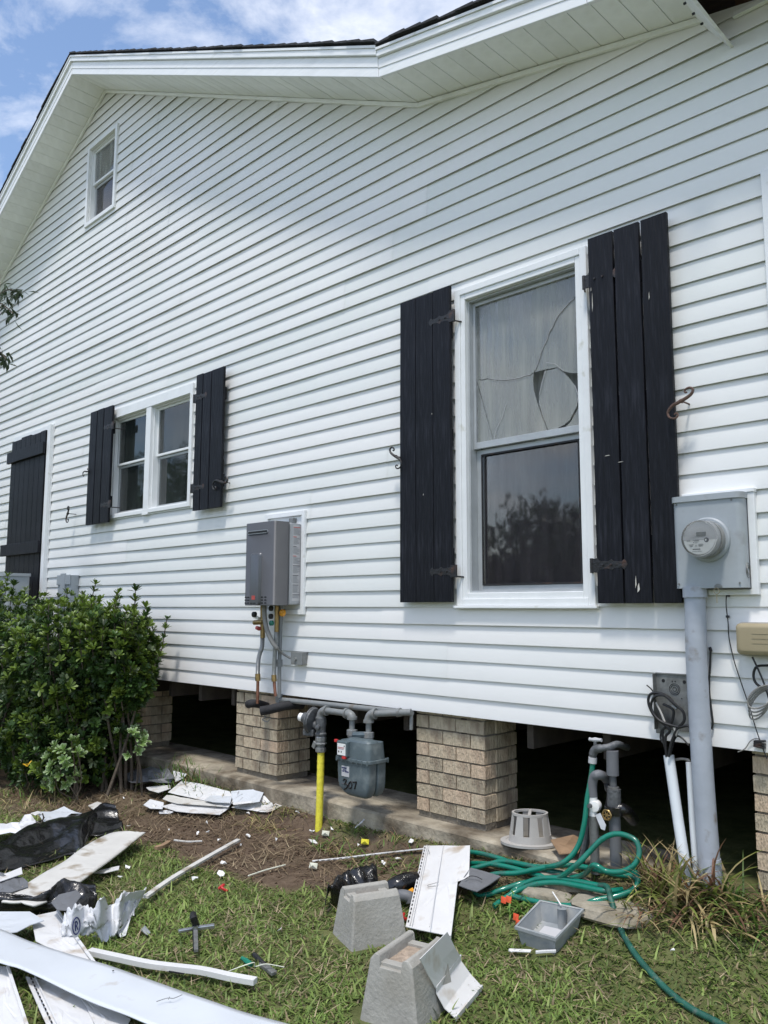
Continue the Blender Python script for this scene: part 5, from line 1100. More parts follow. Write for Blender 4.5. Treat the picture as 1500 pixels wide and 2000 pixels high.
# leaning siding offcut with nail slots and a seam
t = thing('siding_offcut', 'long white siding offcut with a nailing strip, leaning beside the two concrete blocks', 'siding scrap', (-2.763,-0.487,0.075), group=GR)
a_ = [(-3.084,-0.210,0.173),(-2.789,-0.179,0.222),(-2.594,-0.432,0.167),(-2.642,-0.459,0.158),(-2.508,-0.652,0.105),(-2.360,-0.850,0.069),(-2.564,-0.913,0.070)]
sheet('sheet', 'panel', a_, .003, None, None, parent=t, wav=.004)
TL, BL = Vector(a_[0]), Vector(a_[6]); sd = (Vector(a_[1]) - TL).normalized()
up = Vector((0, 0, 1))
def along(u, v, z=.002): return TL.lerp(BL, u) + sd * v + up * z
for v, w_ in ((.022, .004), (.13, .003), (.035, .002)):
    MB().bar(along(.01, v, .004), along(.99, v, .004), w_, .005).build('ridge', 'panel', t, bevel=.001)
b = MB(); 
for i in range(22): u = .03 + i / 22 * .95; b.bar(along(u, .010, .0022), along(u + .022, .010, .0022), .005, .0016)
b.build('nail_slots', 'black', t)
MB().bar(Vector(a_[3]) + up * -.004, Vector(a_[5]) + up * -.004, .004, .014).build('folded_edge', 'panel', t)
b = MB(); b.tube(crv([along(.5, .14, .003), along(.53, .10, .003), along(.55, .075, .003), along(.56, .10, .003), along(.545, .14, .003)], 3), .0012, 4); b.tube(crv([along(.06, .03, .003), along(.12, .05, .003), along(.14, .04, .003)], 3), .001, 4); b.build('scratch', 'galv', t)
# bent piece on block 2
A_ = [(-2.075, -1.52, .262), (-2.025, -1.545, .19), (-1.985, -1.60, .085), (-1.93, -1.62, .055), (-1.86, -1.66, .0)]
A_ = [Vector(gp_) for gp_ in [(-1.998,-1.446,0.250),(-2.021,-1.378,0.170),(-2.042,-1.310,0.095),(-2.014,-1.298,0.049),(-1.975,-1.283,0.010)]]
B_ = [Vector(gp_) for gp_ in [(-2.086,-1.196,0.250),(-2.109,-1.125,0.169),(-2.145,-1.045,0.099),(-2.109,-1.034,0.059),(-2.045,-1.040,0.019)]]
t = thing('siding_offcut', 'short white siding offcut bent over the edge of the foreground concrete block', 'siding scrap', (-2.048,-1.165,-0.001), group=GR)
def lad(nu, segs_a, segs_b, name):
    b = MB(); vs = []; n = len(segs_a)
    for p, q in zip(segs_a, segs_b):
        for j in range(nu + 1): vs.append(p.lerp(q, j / nu))
    b.add(vs, [(i * (nu + 1) + j, i * (nu + 1) + j + 1, (i + 1) * (nu + 1) + j + 1, (i + 1) * (nu + 1) + j) for i in range(n - 1) for j in range(nu)])
    o = b.build(name, 'panel', t, fix=False); md = o.modifiers.new('thickness', 'SOLIDIFY'); md.thickness = .003; md.offset = 0; return o
lad(6, A_[:3], B_[:3], 'upper_course')
dn = Vector((0, 0, -.012)); lad(6, [A_[2] + dn * -.9, A_[2] + dn], [B_[2] + dn * -.9, B_[2] + dn], 'step'); lad(6, [A_[2] + dn, A_[3] + dn, A_[4]], [B_[2] + dn, B_[3] + dn, B_[4]], 'lower_course')
MB().bar(A_[4], B_[4], .006, .018).build('torn_edge', 'panel', t, bevel=.001); MB().bar(A_[2] + Vector((0, 0, .008)), B_[2] + Vector((0, 0, .008)), .006, .006).build('ridge', 'panel', t)
# pale heap behind, near the footing
heap = [
 ('panel', [(-5.552,-0.312,0.086),(-5.611,-0.162,0.145),(-5.378,-0.154,0.153),(-5.001,-0.148,0.156),(-4.890,-0.178,0.121),(-4.848,-0.263,0.087),(-5.130,-0.266,0.088)], 'stained white siding sheet at the back of the heap by the brick pier'),
 ('panel', [(-4.885,-0.215,0.073),(-4.788,-0.158,0.121),(-4.679,-0.101,0.166),(-4.464,0.038,0.164),(-4.477,-0.161,0.114),(-4.514,-0.178,0.098)], 'white siding sheet at the right end of the heap, pointed corner'),
 ('dirty', [(-5.428,-0.429,0.080),(-5.494,-0.357,0.088),(-5.129,-0.289,0.092),(-4.846,-0.265,0.092),(-5.012,-0.343,0.087),(-5.219,-0.433,0.079)], 'brown stained strip across the middle of the siding heap'),
 ('panel', [(-5.320,-0.503,0.058),(-5.295,-0.398,0.068),(-5.127,-0.313,0.075),(-4.871,-0.236,0.079),(-4.791,-0.368,0.069),(-5.123,-0.501,0.058)], 'long white siding strip along the front of the heap'),
 ('panel_blue', [(-4.967,-0.160,0.161),(-4.706,-0.052,0.208),(-4.616,-0.171,0.146),(-4.826,-0.234,0.109)], 'clean white siding sheet lying on top of the heap'),
 ('panel_blue', [(-5.134,-0.219,0.118),(-4.916,-0.183,0.141),(-4.844,-0.249,0.113),(-4.971,-0.304,0.110),(-5.064,-0.310,0.110)], 'small bluish white siding piece on the middle of the heap'),
 ('panel', [(-4.830,-0.242,0.118),(-4.683,-0.184,0.145),(-4.672,-0.191,0.137),(-4.780,-0.266,0.117)], 'narrow white strip lying on the clean sheet of the heap'),
 ('paper', [(-5.431,-0.579,0.061),(-5.511,-0.481,0.071),(-5.375,-0.449,0.073),(-5.221,-0.550,0.063),(-5.327,-0.584,0.060)], 'crumpled torn white scrap at the left end of the heap'),
 ('paper', [(-5.294,-0.537,0.044),(-5.248,-0.490,0.049),(-5.162,-0.499,0.048),(-5.156,-0.529,0.045),(-5.226,-0.569,0.042)], 'small torn white flap in front of the heap'),
 ('panel', [(-5.803,-0.351,0.094),(-5.763,-0.282,0.100),(-5.686,-0.216,0.107),(-5.602,-0.259,0.101),(-5.582,-0.374,0.091),(-5.715,-0.378,0.091)], 'white scrap between the grey felt and the heap'),
 ('panel', [(-5.798,-0.128,0.186),(-5.605,-0.121,0.189),(-5.611,-0.150,0.159),(-5.672,-0.177,0.129)], 'white scrap beside the grey felt under the bush')]
for i, (m_, pts, lab) in enumerate(heap): sheet('siding_scrap', m_, pts, .003, lab, 'siding scrap', GR, wav=.02 if m_ == 'paper' else .007, seed=i * 3.1)
sheet('felt_scrap', 'greyfelt', [(-6.314,-0.262,0.112),(-6.281,-0.184,0.144),(-6.158,-0.167,0.164),(-5.839,-0.146,0.188),(-5.710,-0.173,0.153),(-5.697,-0.204,0.124),(-5.754,-0.275,0.111),(-5.965,-0.389,0.101),(-6.118,-0.353,0.105)], .003, 'crumpled grey felt with white patches under the right side of the bush', 'felt', wav=.05, seed=3)
sheet('siding_scrap', 'greyfelt', [(-5.898,-0.182,0.164),(-5.800,-0.168,0.181),(-5.696,-0.184,0.162),(-5.643,-0.210,0.140),(-5.759,-0.227,0.133)], .003, 'dark folded end of the grey felt by the heap', 'felt', wav=.03, seed=5)
sheet('siding_scrap', 'dirty', [(-5.781,-0.821,0.040),(-5.846,-0.719,0.041),(-5.714,-0.722,0.042),(-5.645,-0.772,0.040),(-5.637,-0.849,0.040)], .006, 'small dirty white chip at the edge of the bush shade', 'siding scrap', GR, wav=.003)
# black sheeting
fold = lambda a, s: (lambda u, v: (0, 0, a * (.5 + .9 * nz(u * 3.2 + s, v * 1.6, s) + .8 * abs(nz(u * 2.2, v * 3 + s, s)) + .20 * nz(u * 9, v * 4, s) + .05 * nz(u * 22, v * 12, s)) * min(1, v * 5 + .15, (1 - v) * 5 + .15)))
up_ = [(-4.928,-1.862,0.060),(-5.028,-1.714,0.060),(-5.130,-1.611,0.060),(-5.236,-1.503,0.060),(-5.344,-1.390,0.060),(-5.443,-1.283,0.060),(-5.476,-1.181,0.060),(-5.528,-1.059,0.060),(-5.471,-1.014,0.060),(-5.412,-0.970,0.060),(-5.453,-0.906,0.060),(-5.474,-0.859,0.060),(-5.356,-0.847,0.060)]
lo_ = [(-4.678,-1.946,0.020),(-4.724,-1.824,0.020),(-4.731,-1.757,0.020),(-4.727,-1.692,0.020),(-4.745,-1.593,0.020),(-4.764,-1.515,0.019),(-4.779,-1.448,0.019),(-4.774,-1.390,0.020),(-4.752,-1.350,0.019),(-4.889,-1.254,0.020),(-5.045,-1.159,0.020),(-5.030,-1.085,0.020),(-5.071,-0.913,0.020)]
ruled('plastic_sheeting', 'plastic', up_, lo_, 110, 34, fold(.075, 2.3), .002, 'crumpled black plastic sheeting spread across the debris on the left', 'plastic sheet')
# white crumpled housewrap above the black sheeting
sheet('housewrap_scrap', 'paper', [(-5.571,-1.608,0.080),(-5.556,-1.520,0.079),(-5.522,-1.495,0.080),(-5.544,-1.454,0.080),(-5.518,-1.412,0.080),(-5.615,-1.341,0.080),(-5.594,-1.309,0.080),(-5.550,-1.297,0.080),(-5.471,-1.292,0.080),(-5.373,-1.320,0.080),(-5.268,-1.423,0.080),(-5.167,-1.535,0.080),(-5.263,-1.568,0.080),(-5.331,-1.603,0.080),(-5.375,-1.678,0.080)], .002, 'crumpled white wrap behind the black sheeting at the left edge', 'house wrap', wav=.045, seed=8)
sheet('siding_scrap', 'panel_blue', [(-5.539,-1.286,0.100),(-5.573,-1.251,0.100),(-5.544,-1.195,0.100),(-5.570,-1.141,0.100),(-5.603,-1.081,0.100),(-5.347,-1.074,0.100),(-5.382,-1.128,0.100),(-5.272,-1.272,0.100),(-5.299,-1.346,0.100)], .003, 'clean white siding flap poking up behind the black sheeting', 'siding scrap', GR, wav=.012, seed=9)
sheet('siding_scrap', 'panel', [(-5.511,-1.346,0.120),(-5.537,-1.287,0.120),(-5.488,-1.284,0.120),(-5.428,-1.349,0.120)], .003, 'small square white flap on the crumpled wrap', 'siding scrap', GR, wav=.006)
MB_ = MB(); MB_.tube(crv([(-5.236,-1.390,0.120),(-5.180,-1.403,0.159),(-5.121,-1.436,0.200)], 3), .004, 5); MB_.tube(crv([(-5.286,-1.404,0.120),(-5.187,-1.414,0.129),(-5.347,-1.324,0.120)], 3), .003, 5)
tag(MB_.build('twig', 'bark'), 'dark twig standing on the crumpled white wrap', 'twig')
# muddy board
ruled('muddy_board', 'dirty', [(-4.061,-2.067,0.090),(-4.138,-1.979,0.090),(-4.231,-1.876,0.090),(-4.350,-1.736,0.090),(-4.454,-1.594,0.090),(-4.566,-1.471,0.090),(-4.664,-1.358,0.090),(-4.747,-1.245,0.090),(-4.788,-1.143,0.090),(-4.753,-1.061,0.090),(-4.699,-1.022,0.090)], [(-3.980,-1.983,0.080),(-3.935,-1.964,0.079),(-3.961,-1.876,0.079),(-4.043,-1.739,0.080),(-4.145,-1.611,0.080),(-4.272,-1.465,0.079),(-4.384,-1.334,0.080),(-4.479,-1.222,0.080),(-4.579,-1.113,0.079),(-4.650,-1.031,0.080),(-4.692,-0.977,0.080)], 50, 8, lambda u, v: (0, 0, .006 * nz(u * 4, v * 2)), .009, 'long mud-speckled white soffit board lying diagonally over the black sheeting', 'board', smooth=True)
tag(sheet('felt_scrap', 'greyfelt', [(-4.465,-2.000,0.100),(-4.442,-1.933,0.100),(-4.344,-1.856,0.100),(-4.232,-1.878,0.100),(-4.155,-1.907,0.100),(-4.125,-1.979,0.100),(-4.105,-2.058,0.100),(-4.135,-2.116,0.100)], .003, 'grey folded membrane flap at the left edge', 'felt', wav=.02, seed=4), None)
sheet('siding_scrap', 'panel', [(-4.395,-1.976,0.110),(-4.423,-1.890,0.110),(-4.450,-1.823,0.110),(-4.345,-1.859,0.110),(-4.298,-1.987,0.110)], .003, 'white scrap poking out above the grey membrane flap at the left edge', 'siding scrap', GR, wav=.004)
ruled('plastic_sheeting', 'plastic', [(-4.174,-2.124,0.069),(-4.016,-1.997,0.070),(-3.950,-1.892,0.070),(-4.041,-1.795,0.069),(-4.033,-1.717,0.070),(-3.922,-1.678,0.070)], [(-4.135,-2.134,0.020),(-4.031,-2.012,0.020),(-3.955,-1.900,0.020),(-3.874,-1.838,0.020),(-3.834,-1.769,0.020),(-3.887,-1.680,0.020)], 60, 16, fold(.07, 5.1), .002, 'black plastic roll end under the lower tip of the muddy board', 'plastic sheet')
sheet('felt_scrap', 'greyfelt', [(-3.797,-1.949,0.129),(-3.869,-1.882,0.130),(-3.845,-1.807,0.130),(-3.775,-1.815,0.129),(-3.639,-1.926,0.129),(-3.682,-1.971,0.130)], .003, 'grey printed membrane flap in front of the muddy board', 'felt', wav=.012, seed=7)
# white panels, lower left
def panel_piece(pts, label, m_='panel', dz=0, wav=.006, seed=1):
    return sheet('siding_scrap', m_, pts, .003, label, 'siding scrap', GR, wav=wav, seed=seed)
panel_piece([(-3.977,-2.236,0.090),(-3.932,-2.121,0.090),(-3.845,-2.024,0.089),(-3.703,-2.019,0.089),(-3.692,-2.082,0.089),(-3.650,-2.155,0.090),(-3.670,-2.219,0.090),(-3.727,-2.321,0.089)], 'white siding piece with a raised corner at the left edge', 'panel_blue')
panel_piece([(-3.869,-2.008,0.060),(-3.858,-1.890,0.060),(-3.756,-1.912,0.059),(-3.466,-1.979,0.059),(-3.215,-2.029,0.060),(-3.351,-2.075,0.060),(-3.481,-2.099,0.060),(-3.577,-2.106,0.060)], 'white siding sheet running under the torn printed wrap', seed=5)
MB_ = MB(); MB_.bar((-3.830,-1.903,0.068), (-3.185,-2.039,0.068), .012, .006); tag(MB_.build('siding_strip', 'panel', bevel=.001), 'thin raised white strip beside the torn printed wrap', 'siding strip', GR)
panel_piece([(-3.578,-2.368,0.049),(-3.462,-2.293,0.050),(-3.434,-2.276,0.049),(-3.246,-2.318,0.049),(-2.891,-2.412,0.049),(-2.658,-2.484,0.049),(-2.802,-2.629,0.050)], 'white siding sheet in the bottom left corner', seed=6)
MB_ = MB(); MB_.bar((-3.402,-2.287,0.062), (-2.794,-2.442,0.061), .010, .008); tag(MB_.build('siding_strip', 'panel', bevel=.001), 'raised lip strip in the bottom left corner', 'siding strip', GR)
t = thing('siding_scrap', 'white siding sheet with a slotted nailing edge under the long foreground sheet', 'siding scrap', (-3.043,-2.211,-0.001), group=GR)
pp = [(-3.303,-2.257,0.045),(-3.213,-2.216,0.045),(-3.021,-2.165,0.045),(-2.835,-2.220,0.044),(-2.571,-2.301,0.044),(-2.669,-2.401,0.045),(-2.983,-2.332,0.044)]
sheet('sheet', 'panel', pp, .003, None, None, parent=t, wav=.005)
p0, p1 = Vector(pp[0]), Vector((-2.722,-2.388,0.044)); dv = (Vector(pp[1]) - p0).normalized(); b = MB()
for i in range(16): u = .04 + i / 17; a0 = p0.lerp(p1, u) + dv * .02 + up * .008; b.bar(a0, a0 + (p1 - p0).normalized() * .016, .005, .003)
b.build('nail_slots', 'black', t); MB().bar(p0 + dv * .045 + up * .006, p1 + dv * .045 + up * .006, .004, .006).build('ridge', 'panel', t)
panel_piece([(-3.032,-2.180,0.049),(-2.858,-2.138,0.049),(-2.711,-2.138,0.050),(-2.660,-2.184,0.050),(-2.606,-2.266,0.050),(-2.727,-2.250,0.050),(-2.907,-2.204,0.050)], 'white siding sheet corner right of the slotted sheet', 'panel', seed=11)
# long foreground sheet
flat = lambda a_, s: (lambda u, v: (0, 0, a_ * (nz(u * 3 + s, v * .8) + .35 * nz(u * 8, v * 2, s)) - .006 * (v - .5) ** 2))
fs_ = ruled('long_siding_sheet', 'panel_blue', [(-4.166,-2.305,0.100),(-3.704,-2.206,0.100),(-3.490,-2.165,0.099),(-3.307,-2.118,0.099),(-3.115,-2.073,0.099),(-2.935,-2.030,0.099),(-2.755,-1.986,0.099),(-2.560,-1.941,0.100),(-2.387,-1.892,0.100),(-2.210,-1.836,0.100),(-1.973,-1.761,0.100)], [(-3.753,-2.430,0.100),(-3.362,-2.333,0.100),(-3.253,-2.299,0.099),(-3.096,-2.269,0.099),(-2.909,-2.239,0.099),(-2.766,-2.215,0.100),(-2.643,-2.186,0.100),(-2.504,-2.152,0.099),(-2.325,-2.094,0.099),(-2.098,-2.026,0.100),(-1.865,-1.946,0.100)], 60, 10, flat(.010, 2), .004, 'long clean white sheet of siding lying across the bottom left foreground', 'siding sheet', GR, smooth=True)
MB().tube(crv([(-2.637,-2.084,0.112),(-2.633,-2.054,0.113),(-2.624,-2.044,0.115),(-2.614,-2.030,0.113),(-2.617,-1.996,0.113)], 3), .0012, 5).build('scratch', 'galv', fs_); MB().tube([(-2.620,-2.048,0.113),(-2.628,-2.039,0.116)], .0012, 5).build('scratch', 'galv', fs_)
MB().lathe((-2.968,-2.073,0.111), (0, 0, 1), [(.004, 0), (.004, .001)], 8).build('nail_hole', 'black', fs_)
# torn printed wrap with the registered mark
t = thing('torn_housewrap', 'torn crumpled white wrap printed with a blue circled R', 'house wrap', (-3.814,-1.715,-0.000))
ua = [(-3.570,-1.979,0.159),(-3.486,-1.976,0.179),(-3.539,-1.903,0.140),(-3.484,-1.903,0.160),(-3.410,-1.899,0.200),(-3.631,-1.735,0.100),(-3.566,-1.731,0.150),(-3.726,-1.608,0.099),(-3.717,-1.571,0.100),(-3.803,-1.464,0.070)]
la = [(-3.538,-2.019,0.080),(-3.532,-1.998,0.059),(-3.500,-1.975,0.070),(-3.520,-1.920,0.050),(-3.477,-1.893,0.039),(-3.452,-1.860,0.039),(-3.471,-1.795,0.029),(-3.566,-1.716,0.029),(-3.616,-1.651,0.020),(-3.766,-1.525,0.040)]
wr = ruled('wrap', 'paper', ua, la, 80, 22, lambda u, v: (nz(u * 9, v * 5) * .012, 0, .045 * nz(u * 8, v * 3, 2) + .03 * abs(nz(u * 14 + 3, v * 6, 2)) + .012 * nz(u * 30, v * 14)), .0015, None, None, parent=t)
sheet('flap', 'paper', [(-3.680,-1.702,0.030),(-3.630,-1.706,0.100),(-3.620,-1.661,0.130),(-3.745,-1.503,0.090),(-3.753,-1.525,0.050),(-3.636,-1.623,0.039),(-3.628,-1.626,0.019),(-3.647,-1.652,0.019)], .0015, None, None, parent=t, wav=.02)
sheet('flap', 'paper', [(-3.536,-1.876,0.030),(-3.484,-1.820,0.050),(-3.483,-1.770,0.050),(-3.572,-1.675,0.040),(-3.510,-1.721,0.030),(-3.453,-1.761,0.029),(-3.466,-1.777,0.020),(-3.517,-1.771,0.019),(-3.485,-1.818,0.019)], .0015, None, None, parent=t, wav=.015)
def lift(p, d=.035):
    c = Vector(CL); p = Vector(p); return p + (c - p).normalized() * d
q0, q1, q2 = Vector((-3.453,-2.015,0.129)), Vector((-3.466,-1.987,0.129)), Vector((-3.454,-2.021,0.159))
ex = (q1 - q0).normalized(); ez = (q2 - q0); ez = (ez - ex * ez.dot(ex)).normalized(); nrm = ex.cross(ez)
if nrm.dot(Vector(CL) - q0) < 0: nrm = -nrm
q0 = q0 + nrm * .028
mk = MB().prism([q0 + ex * .045 * math.cos(R(a)) * .72 + ez * .045 * math.sin(R(a)) * 1.0 for a in range(0, 360, 20)], nrm * .001).build('printed_patch', 'paper', t)
b = MB(); b.tube([q0 + nrm * .001 + ex * .022 * math.cos(R(a)) + ez * .032 * math.sin(R(a)) for a in range(0, 361, 15)], .0028, 5, cap=False)
def rl(pts): b.tube([q0 + nrm * .0015 + ex * .022 * x + ez * .032 * y for x, y in pts], .0024, 5)
rl([(-.3, -.55), (-.3, .55)]); rl([(-.3, .55), (.12, .52), (.32, .28), (.1, .02), (-.3, 0)]); rl([(0, 0), (.35, -.55)]); b.build('registered_mark', 'navy', mk)
# strips and trims
def strip(pts, w_, h_, m_, name, label, cat='trim strip', group='long thin white trim strips on the lawn', tw=0):
    c = crv(pts, 4); b = MB(); vs = []
    for i, p in enumerate(c):
        d = (c[min(i + 1, len(c) - 1)] - c[max(i - 1, 0)]).normalized(); s_ = d.cross(Vector((0, 0, 1))).normalized()
        vs += [p - s_ * w_ / 2, p - s_ * w_ / 2 + Vector((0, 0, h_)), p + s_ * w_ / 2 + Vector((0, 0, h_)), p + s_ * w_ / 2]
    fs = [(0, 1, 2, 3), tuple(4 * (len(c) - 1) + q for q in (3, 2, 1, 0))]
    for i in range(len(c) - 1):
        for q in range(4): fs.append((4 * i + q, 4 * i + 4 + q, 4 * i + 4 + (q + 1) % 4, 4 * i + (q + 1) % 4))
    return tag(b.add(vs, fs).build(name, m_, bevel=.0015), label, cat, group)
strip([(-3.779,-1.485,0.034),(-3.918,-1.272,0.034),(-4.045,-1.037,0.035),(-4.178,-0.779,0.035),(-4.253,-0.596,0.043)], .03, .014, 'dirty', 'trim_strip', 'straight white trim strip running from the torn wrap up to the bare soil')
o = strip([(-3.362,-1.973,0.030),(-3.223,-1.919,0.030),(-3.080,-1.862,0.030),(-2.971,-1.800,0.030),(-2.877,-1.744,0.030),(-2.755,-1.697,0.030),(-2.655,-1.652,0.030)], .032, .022, 'panel', 'trim_strip', 'kinked white trim strip on the grass above the long foreground sheet')
MB().bar((-2.935,-1.857,0.055), (-2.874,-1.827,0.055), .007, .003).build('open_kink', 'black', o)
o = strip([(-3.625,-0.543,0.044),(-3.494,-0.391,0.059),(-3.375,-0.225,0.074),(-3.103,-0.164,0.141)], .016, .006, 'panel', 'trim_strip', 'slotted white nailing strip behind the concrete blocks')
b = MB(); s0, s1 = Vector((-3.598,-0.543,0.052)), Vector((-3.122,-0.176,0.137))
for i in range(18): a0 = s0.lerp(s1, i / 18); b.bar(a0, a0.lerp(s1, .035), .005, .002)
b.build('nail_slots', 'black', o)
strip([(-2.158,-0.712,0.027),(-2.117,-0.692,0.031),(-2.074,-0.673,0.036)], .022, .006, 'white', 'trim_strip', 'short white trim piece left of the plastic tray, on the grass', group=None)
strip([(-2.051,-0.673,0.036),(-2.018,-0.652,0.042),(-1.980,-0.630,0.048)], .012, .010, 'panel', 'trim_strip', 'short toothed white strip in front of the plastic tray', group=None)
strip([(-3.692,-0.153,0.140),(-3.679,-0.080,0.183),(-3.920,0.252,0.177)], .010, .006, 'panel', 'white_stick', 'thin broken white stick leaning below the gas meter', 'stick', None)
strip([(-4.614,-0.822,0.020),(-4.528,-0.785,0.020),(-4.466,-0.715,0.022)], .012, .008, 'dirty', 'curved_stick', 'pale curved stick on the bare soil', 'stick', None)
strip([(-4.488,-1.022,0.030),(-4.496,-0.970,0.030),(-4.545,-0.899,0.030)], .03, .02, 'card', 'curved_stick', 'stubby brown and white stick on the bare soil', 'stick', None)
strip([(-3.732,-0.902,0.020),(-3.746,-0.771,0.020),(-3.728,-0.650,0.025)], .008, .006, 'twine', 'thin_stick', 'thin dry stick where the soil meets the grass', 'stick', None)
SC = 'small white vinyl chips scattered over the soil and grass'
chips = [(-4.257,-0.132,0.132),(-4.104,0.007,0.154),(-4.033,-0.208,0.066),(-3.899,-0.306,0.055),(-3.880,-0.166,0.105),(-4.313,-0.480,0.040),(-4.686,-0.210,0.066),(-5.137,-0.849,0.022),(-5.825,-0.520,0.039),(-4.599,-0.588,0.031),(-4.411,-0.629,0.028),(-4.007,-0.874,0.022),(-3.864,-0.985,0.022),(-3.894,-1.133,0.022),(-4.326,-1.285,0.022),(-4.220,-1.389,0.022),(-4.775,-0.480,0.041),(-4.626,-0.645,0.027),(-3.244,-0.140,0.150),(-3.276,-0.329,0.064),(-3.257,-0.231,0.074),(-3.029,-1.242,0.021),(-1.558,-0.461,0.125),(-2.149,-0.714,0.028),(-4.525,-0.007,0.157),(-4.024,-0.195,0.075),(-3.606,-0.204,0.072),(-4.221,-0.603,0.029),(-4.853,-0.716,0.024),(-4.110,-0.417,0.045)]
chips_l = ['right end of the siding heap', 'foot of the gas meter', 'left of the yellow riser foot', 'below the yellow riser foot, the widest chip', 'under the gas meter, right of the riser foot', 'bare soil, middle, pale lump', 'just in front of the siding heap', 'edge of the bush shade', 'leaf litter under the bush', 'bare soil, upper middle sliver', 'bare soil, curled one', 'soil edge above the red scrap', 'soil edge, largest one near the red scrap', 'left of the red scrap', 'right of the muddy board', 'below the muddy board', 'bare soil, tiny one near the heap', 'bare soil, left sliver', 'foot of the middle brick pier', 'behind the rear concrete block', 'left of the leaning offcut', 'grass right of the pliers', 'lawn at the right, alone', 'grass right of the bent offcut', 'heap end by the brick pier', 'soil just left of the riser', 'soil below the gas meter', 'soil between heap and riser', 'soil left of the heap', 'soil left of the riser, tiny']
chips_s = [.05, .055, .045, .09, .04, .05, .045, .05, .03, .05, .045, .055, .075, .06, .05, .055, .03, .03, .055, .05, .05, .03, .03, .03, .03, .03, .025, .02, .02, .025]
for i, (p, s_) in enumerate(zip(chips, chips_s)):
    s_ *= .7
    q = random.Random(i); a0 = q.uniform(0, 6.28); n = q.randint(4, 6); el = q.uniform(.35, .8)
    pts = [(p[0] + s_ * .6 * math.cos(a0 + 2 * math.pi * k / n) * q.uniform(.7, 1.2), p[1] + s_ * .6 * el * math.sin(a0 + 2 * math.pi * k / n) * q.uniform(.7, 1.2), p[2] + q.uniform(-.006, .014)) for k in range(n)]
    tag(MB().prism(pts, (0, 0, .003)).build('vinyl_chip', 'white'), 'small white vinyl chip, ' + chips_l[i], 'vinyl chip', SC)
sheet('siding_scrap', 'panel', [(-4.318,-1.487,0.040),(-4.354,-1.434,0.039),(-4.331,-1.335,0.039),(-4.275,-1.367,0.040),(-4.270,-1.450,0.040)], .003, 'torn white strip just below the muddy board', 'siding scrap', GR, wav=.008)
sheet('clear_scrap', 'tray', [(-3.465,-1.685,0.019),(-3.492,-1.647,0.020),(-3.410,-1.665,0.020),(-3.400,-1.686,0.019)], .002, 'small clear plastic scrap in the grass near the torn wrap', 'plastic scrap', wav=.01)
for p, lab in (((-3.569,-0.186,0.085), 'crumpled yellow tape scrap behind the slotted strip'), ((-3.906,-0.197,0.072), 'pale yellow tape scrap at the foot of the yellow riser'), ((-3.577,-0.576,0.031), 'yellowed twisted scrap at the left end of the slotted strip')):
    tag(MB().prism([(p[0] + .03 * math.cos(k * 1.05), p[1] + .022 * math.sin(k * 1.05), p[2] + .02 * (k % 2)) for k in range(6)], (0, 0, .004)).build('tape_scrap', 'yellow' if 'crumpled' in lab else 'twine'), lab, 'tape scrap')
for p, s_, lab in (((-3.655,-1.121,0.019), .03, 'small red plastic scrap in the middle of the lawn'), ((-2.723,-0.761,0.021), .02, 'red scrap between the two concrete blocks')):
    tag(MB().tube(crv([(p[0] - s_, p[1], p[2]), (p[0] - s_ * .3, p[1] + .015, p[2] + .02), (p[0] + s_ * .4, p[1] - .01, p[2] + .015), (p[0] + s_, p[1] + .01, p[2])], 4), .007, 6).build('red_scrap', 'redplastic', smooth=True), lab, 'plastic scrap')
for p, lab in (((-2.348,-0.451,0.138), 'orange marker flag stub right of the white offcut'), ((-2.380,-0.447,0.127), 'small orange scrap beside the marker flag stub'), ((-2.261,-0.518,0.100), 'orange scrap at the left corner of the plastic tray'), ((-2.227,-0.547,0.090), 'lower orange scrap touching the plastic tray')):
    tag(MB().prism([(p[0] - .012, p[1], p[2] - .026), (p[0] + .012, p[1] + .004, p[2] - .028), (p[0] + .013, p[1] + .008, p[2] - .002), (p[0] - .010, p[1], p[2] + .002)], (0, .003, 0)).build('orange_scrap', 'orange'), lab, 'marker flag')
# bags and roll behind the rear block
ruled('black_bag', 'plastic', [(-3.035,-0.969,0.049),(-3.165,-0.835,0.050),(-3.250,-0.690,0.054),(-3.234,-0.596,0.062),(-3.185,-0.502,0.075)], [(-3.093,-0.865,0.009),(-3.076,-0.779,0.010),(-3.060,-0.725,0.012),(-3.030,-0.665,0.017),(-3.060,-0.581,0.027)], 40, 16, lambda u, v: (0, 0, .085 * math.sin(math.pi * v) * (1 + .5 * nz(u * 7, v * 4)) + .02 * nz(u * 20, v * 12)), .002, 'black plastic bag bunched up behind the rear concrete block', 'plastic bag')
t = thing('tool_roll', 'black roll with an amber insert between the rear block and the leaning offcut', 'roll', (-2.948,-0.529,0.029))
MB().tube(crv([(-2.944,-0.636,0.062),(-2.902,-0.614,0.096),(-2.886,-0.558,0.106),(-2.868,-0.502,0.098)], 5), [.02] + [.045 + .006 * nz(i) for i in range(14)] + [.03], 12).build('roll', 'plastic', t, smooth=True)
MB().prism([(-2.852,-0.620,0.075),(-2.819,-0.590,0.102),(-2.795,-0.605,0.099),(-2.823,-0.618,0.077)], (0, 0, .012)).build('insert', 'amber', t)
tag(MB().tube(crv([(-2.892,-0.643,0.052),(-2.839,-0.644,0.072),(-2.806,-0.625,0.066),(-2.795,-0.622,0.047)], 5), .028, 12).build('grey_hose_stub', 'greyfelt', smooth=True), 'short grey corrugated tube beside the black roll', 'tube')
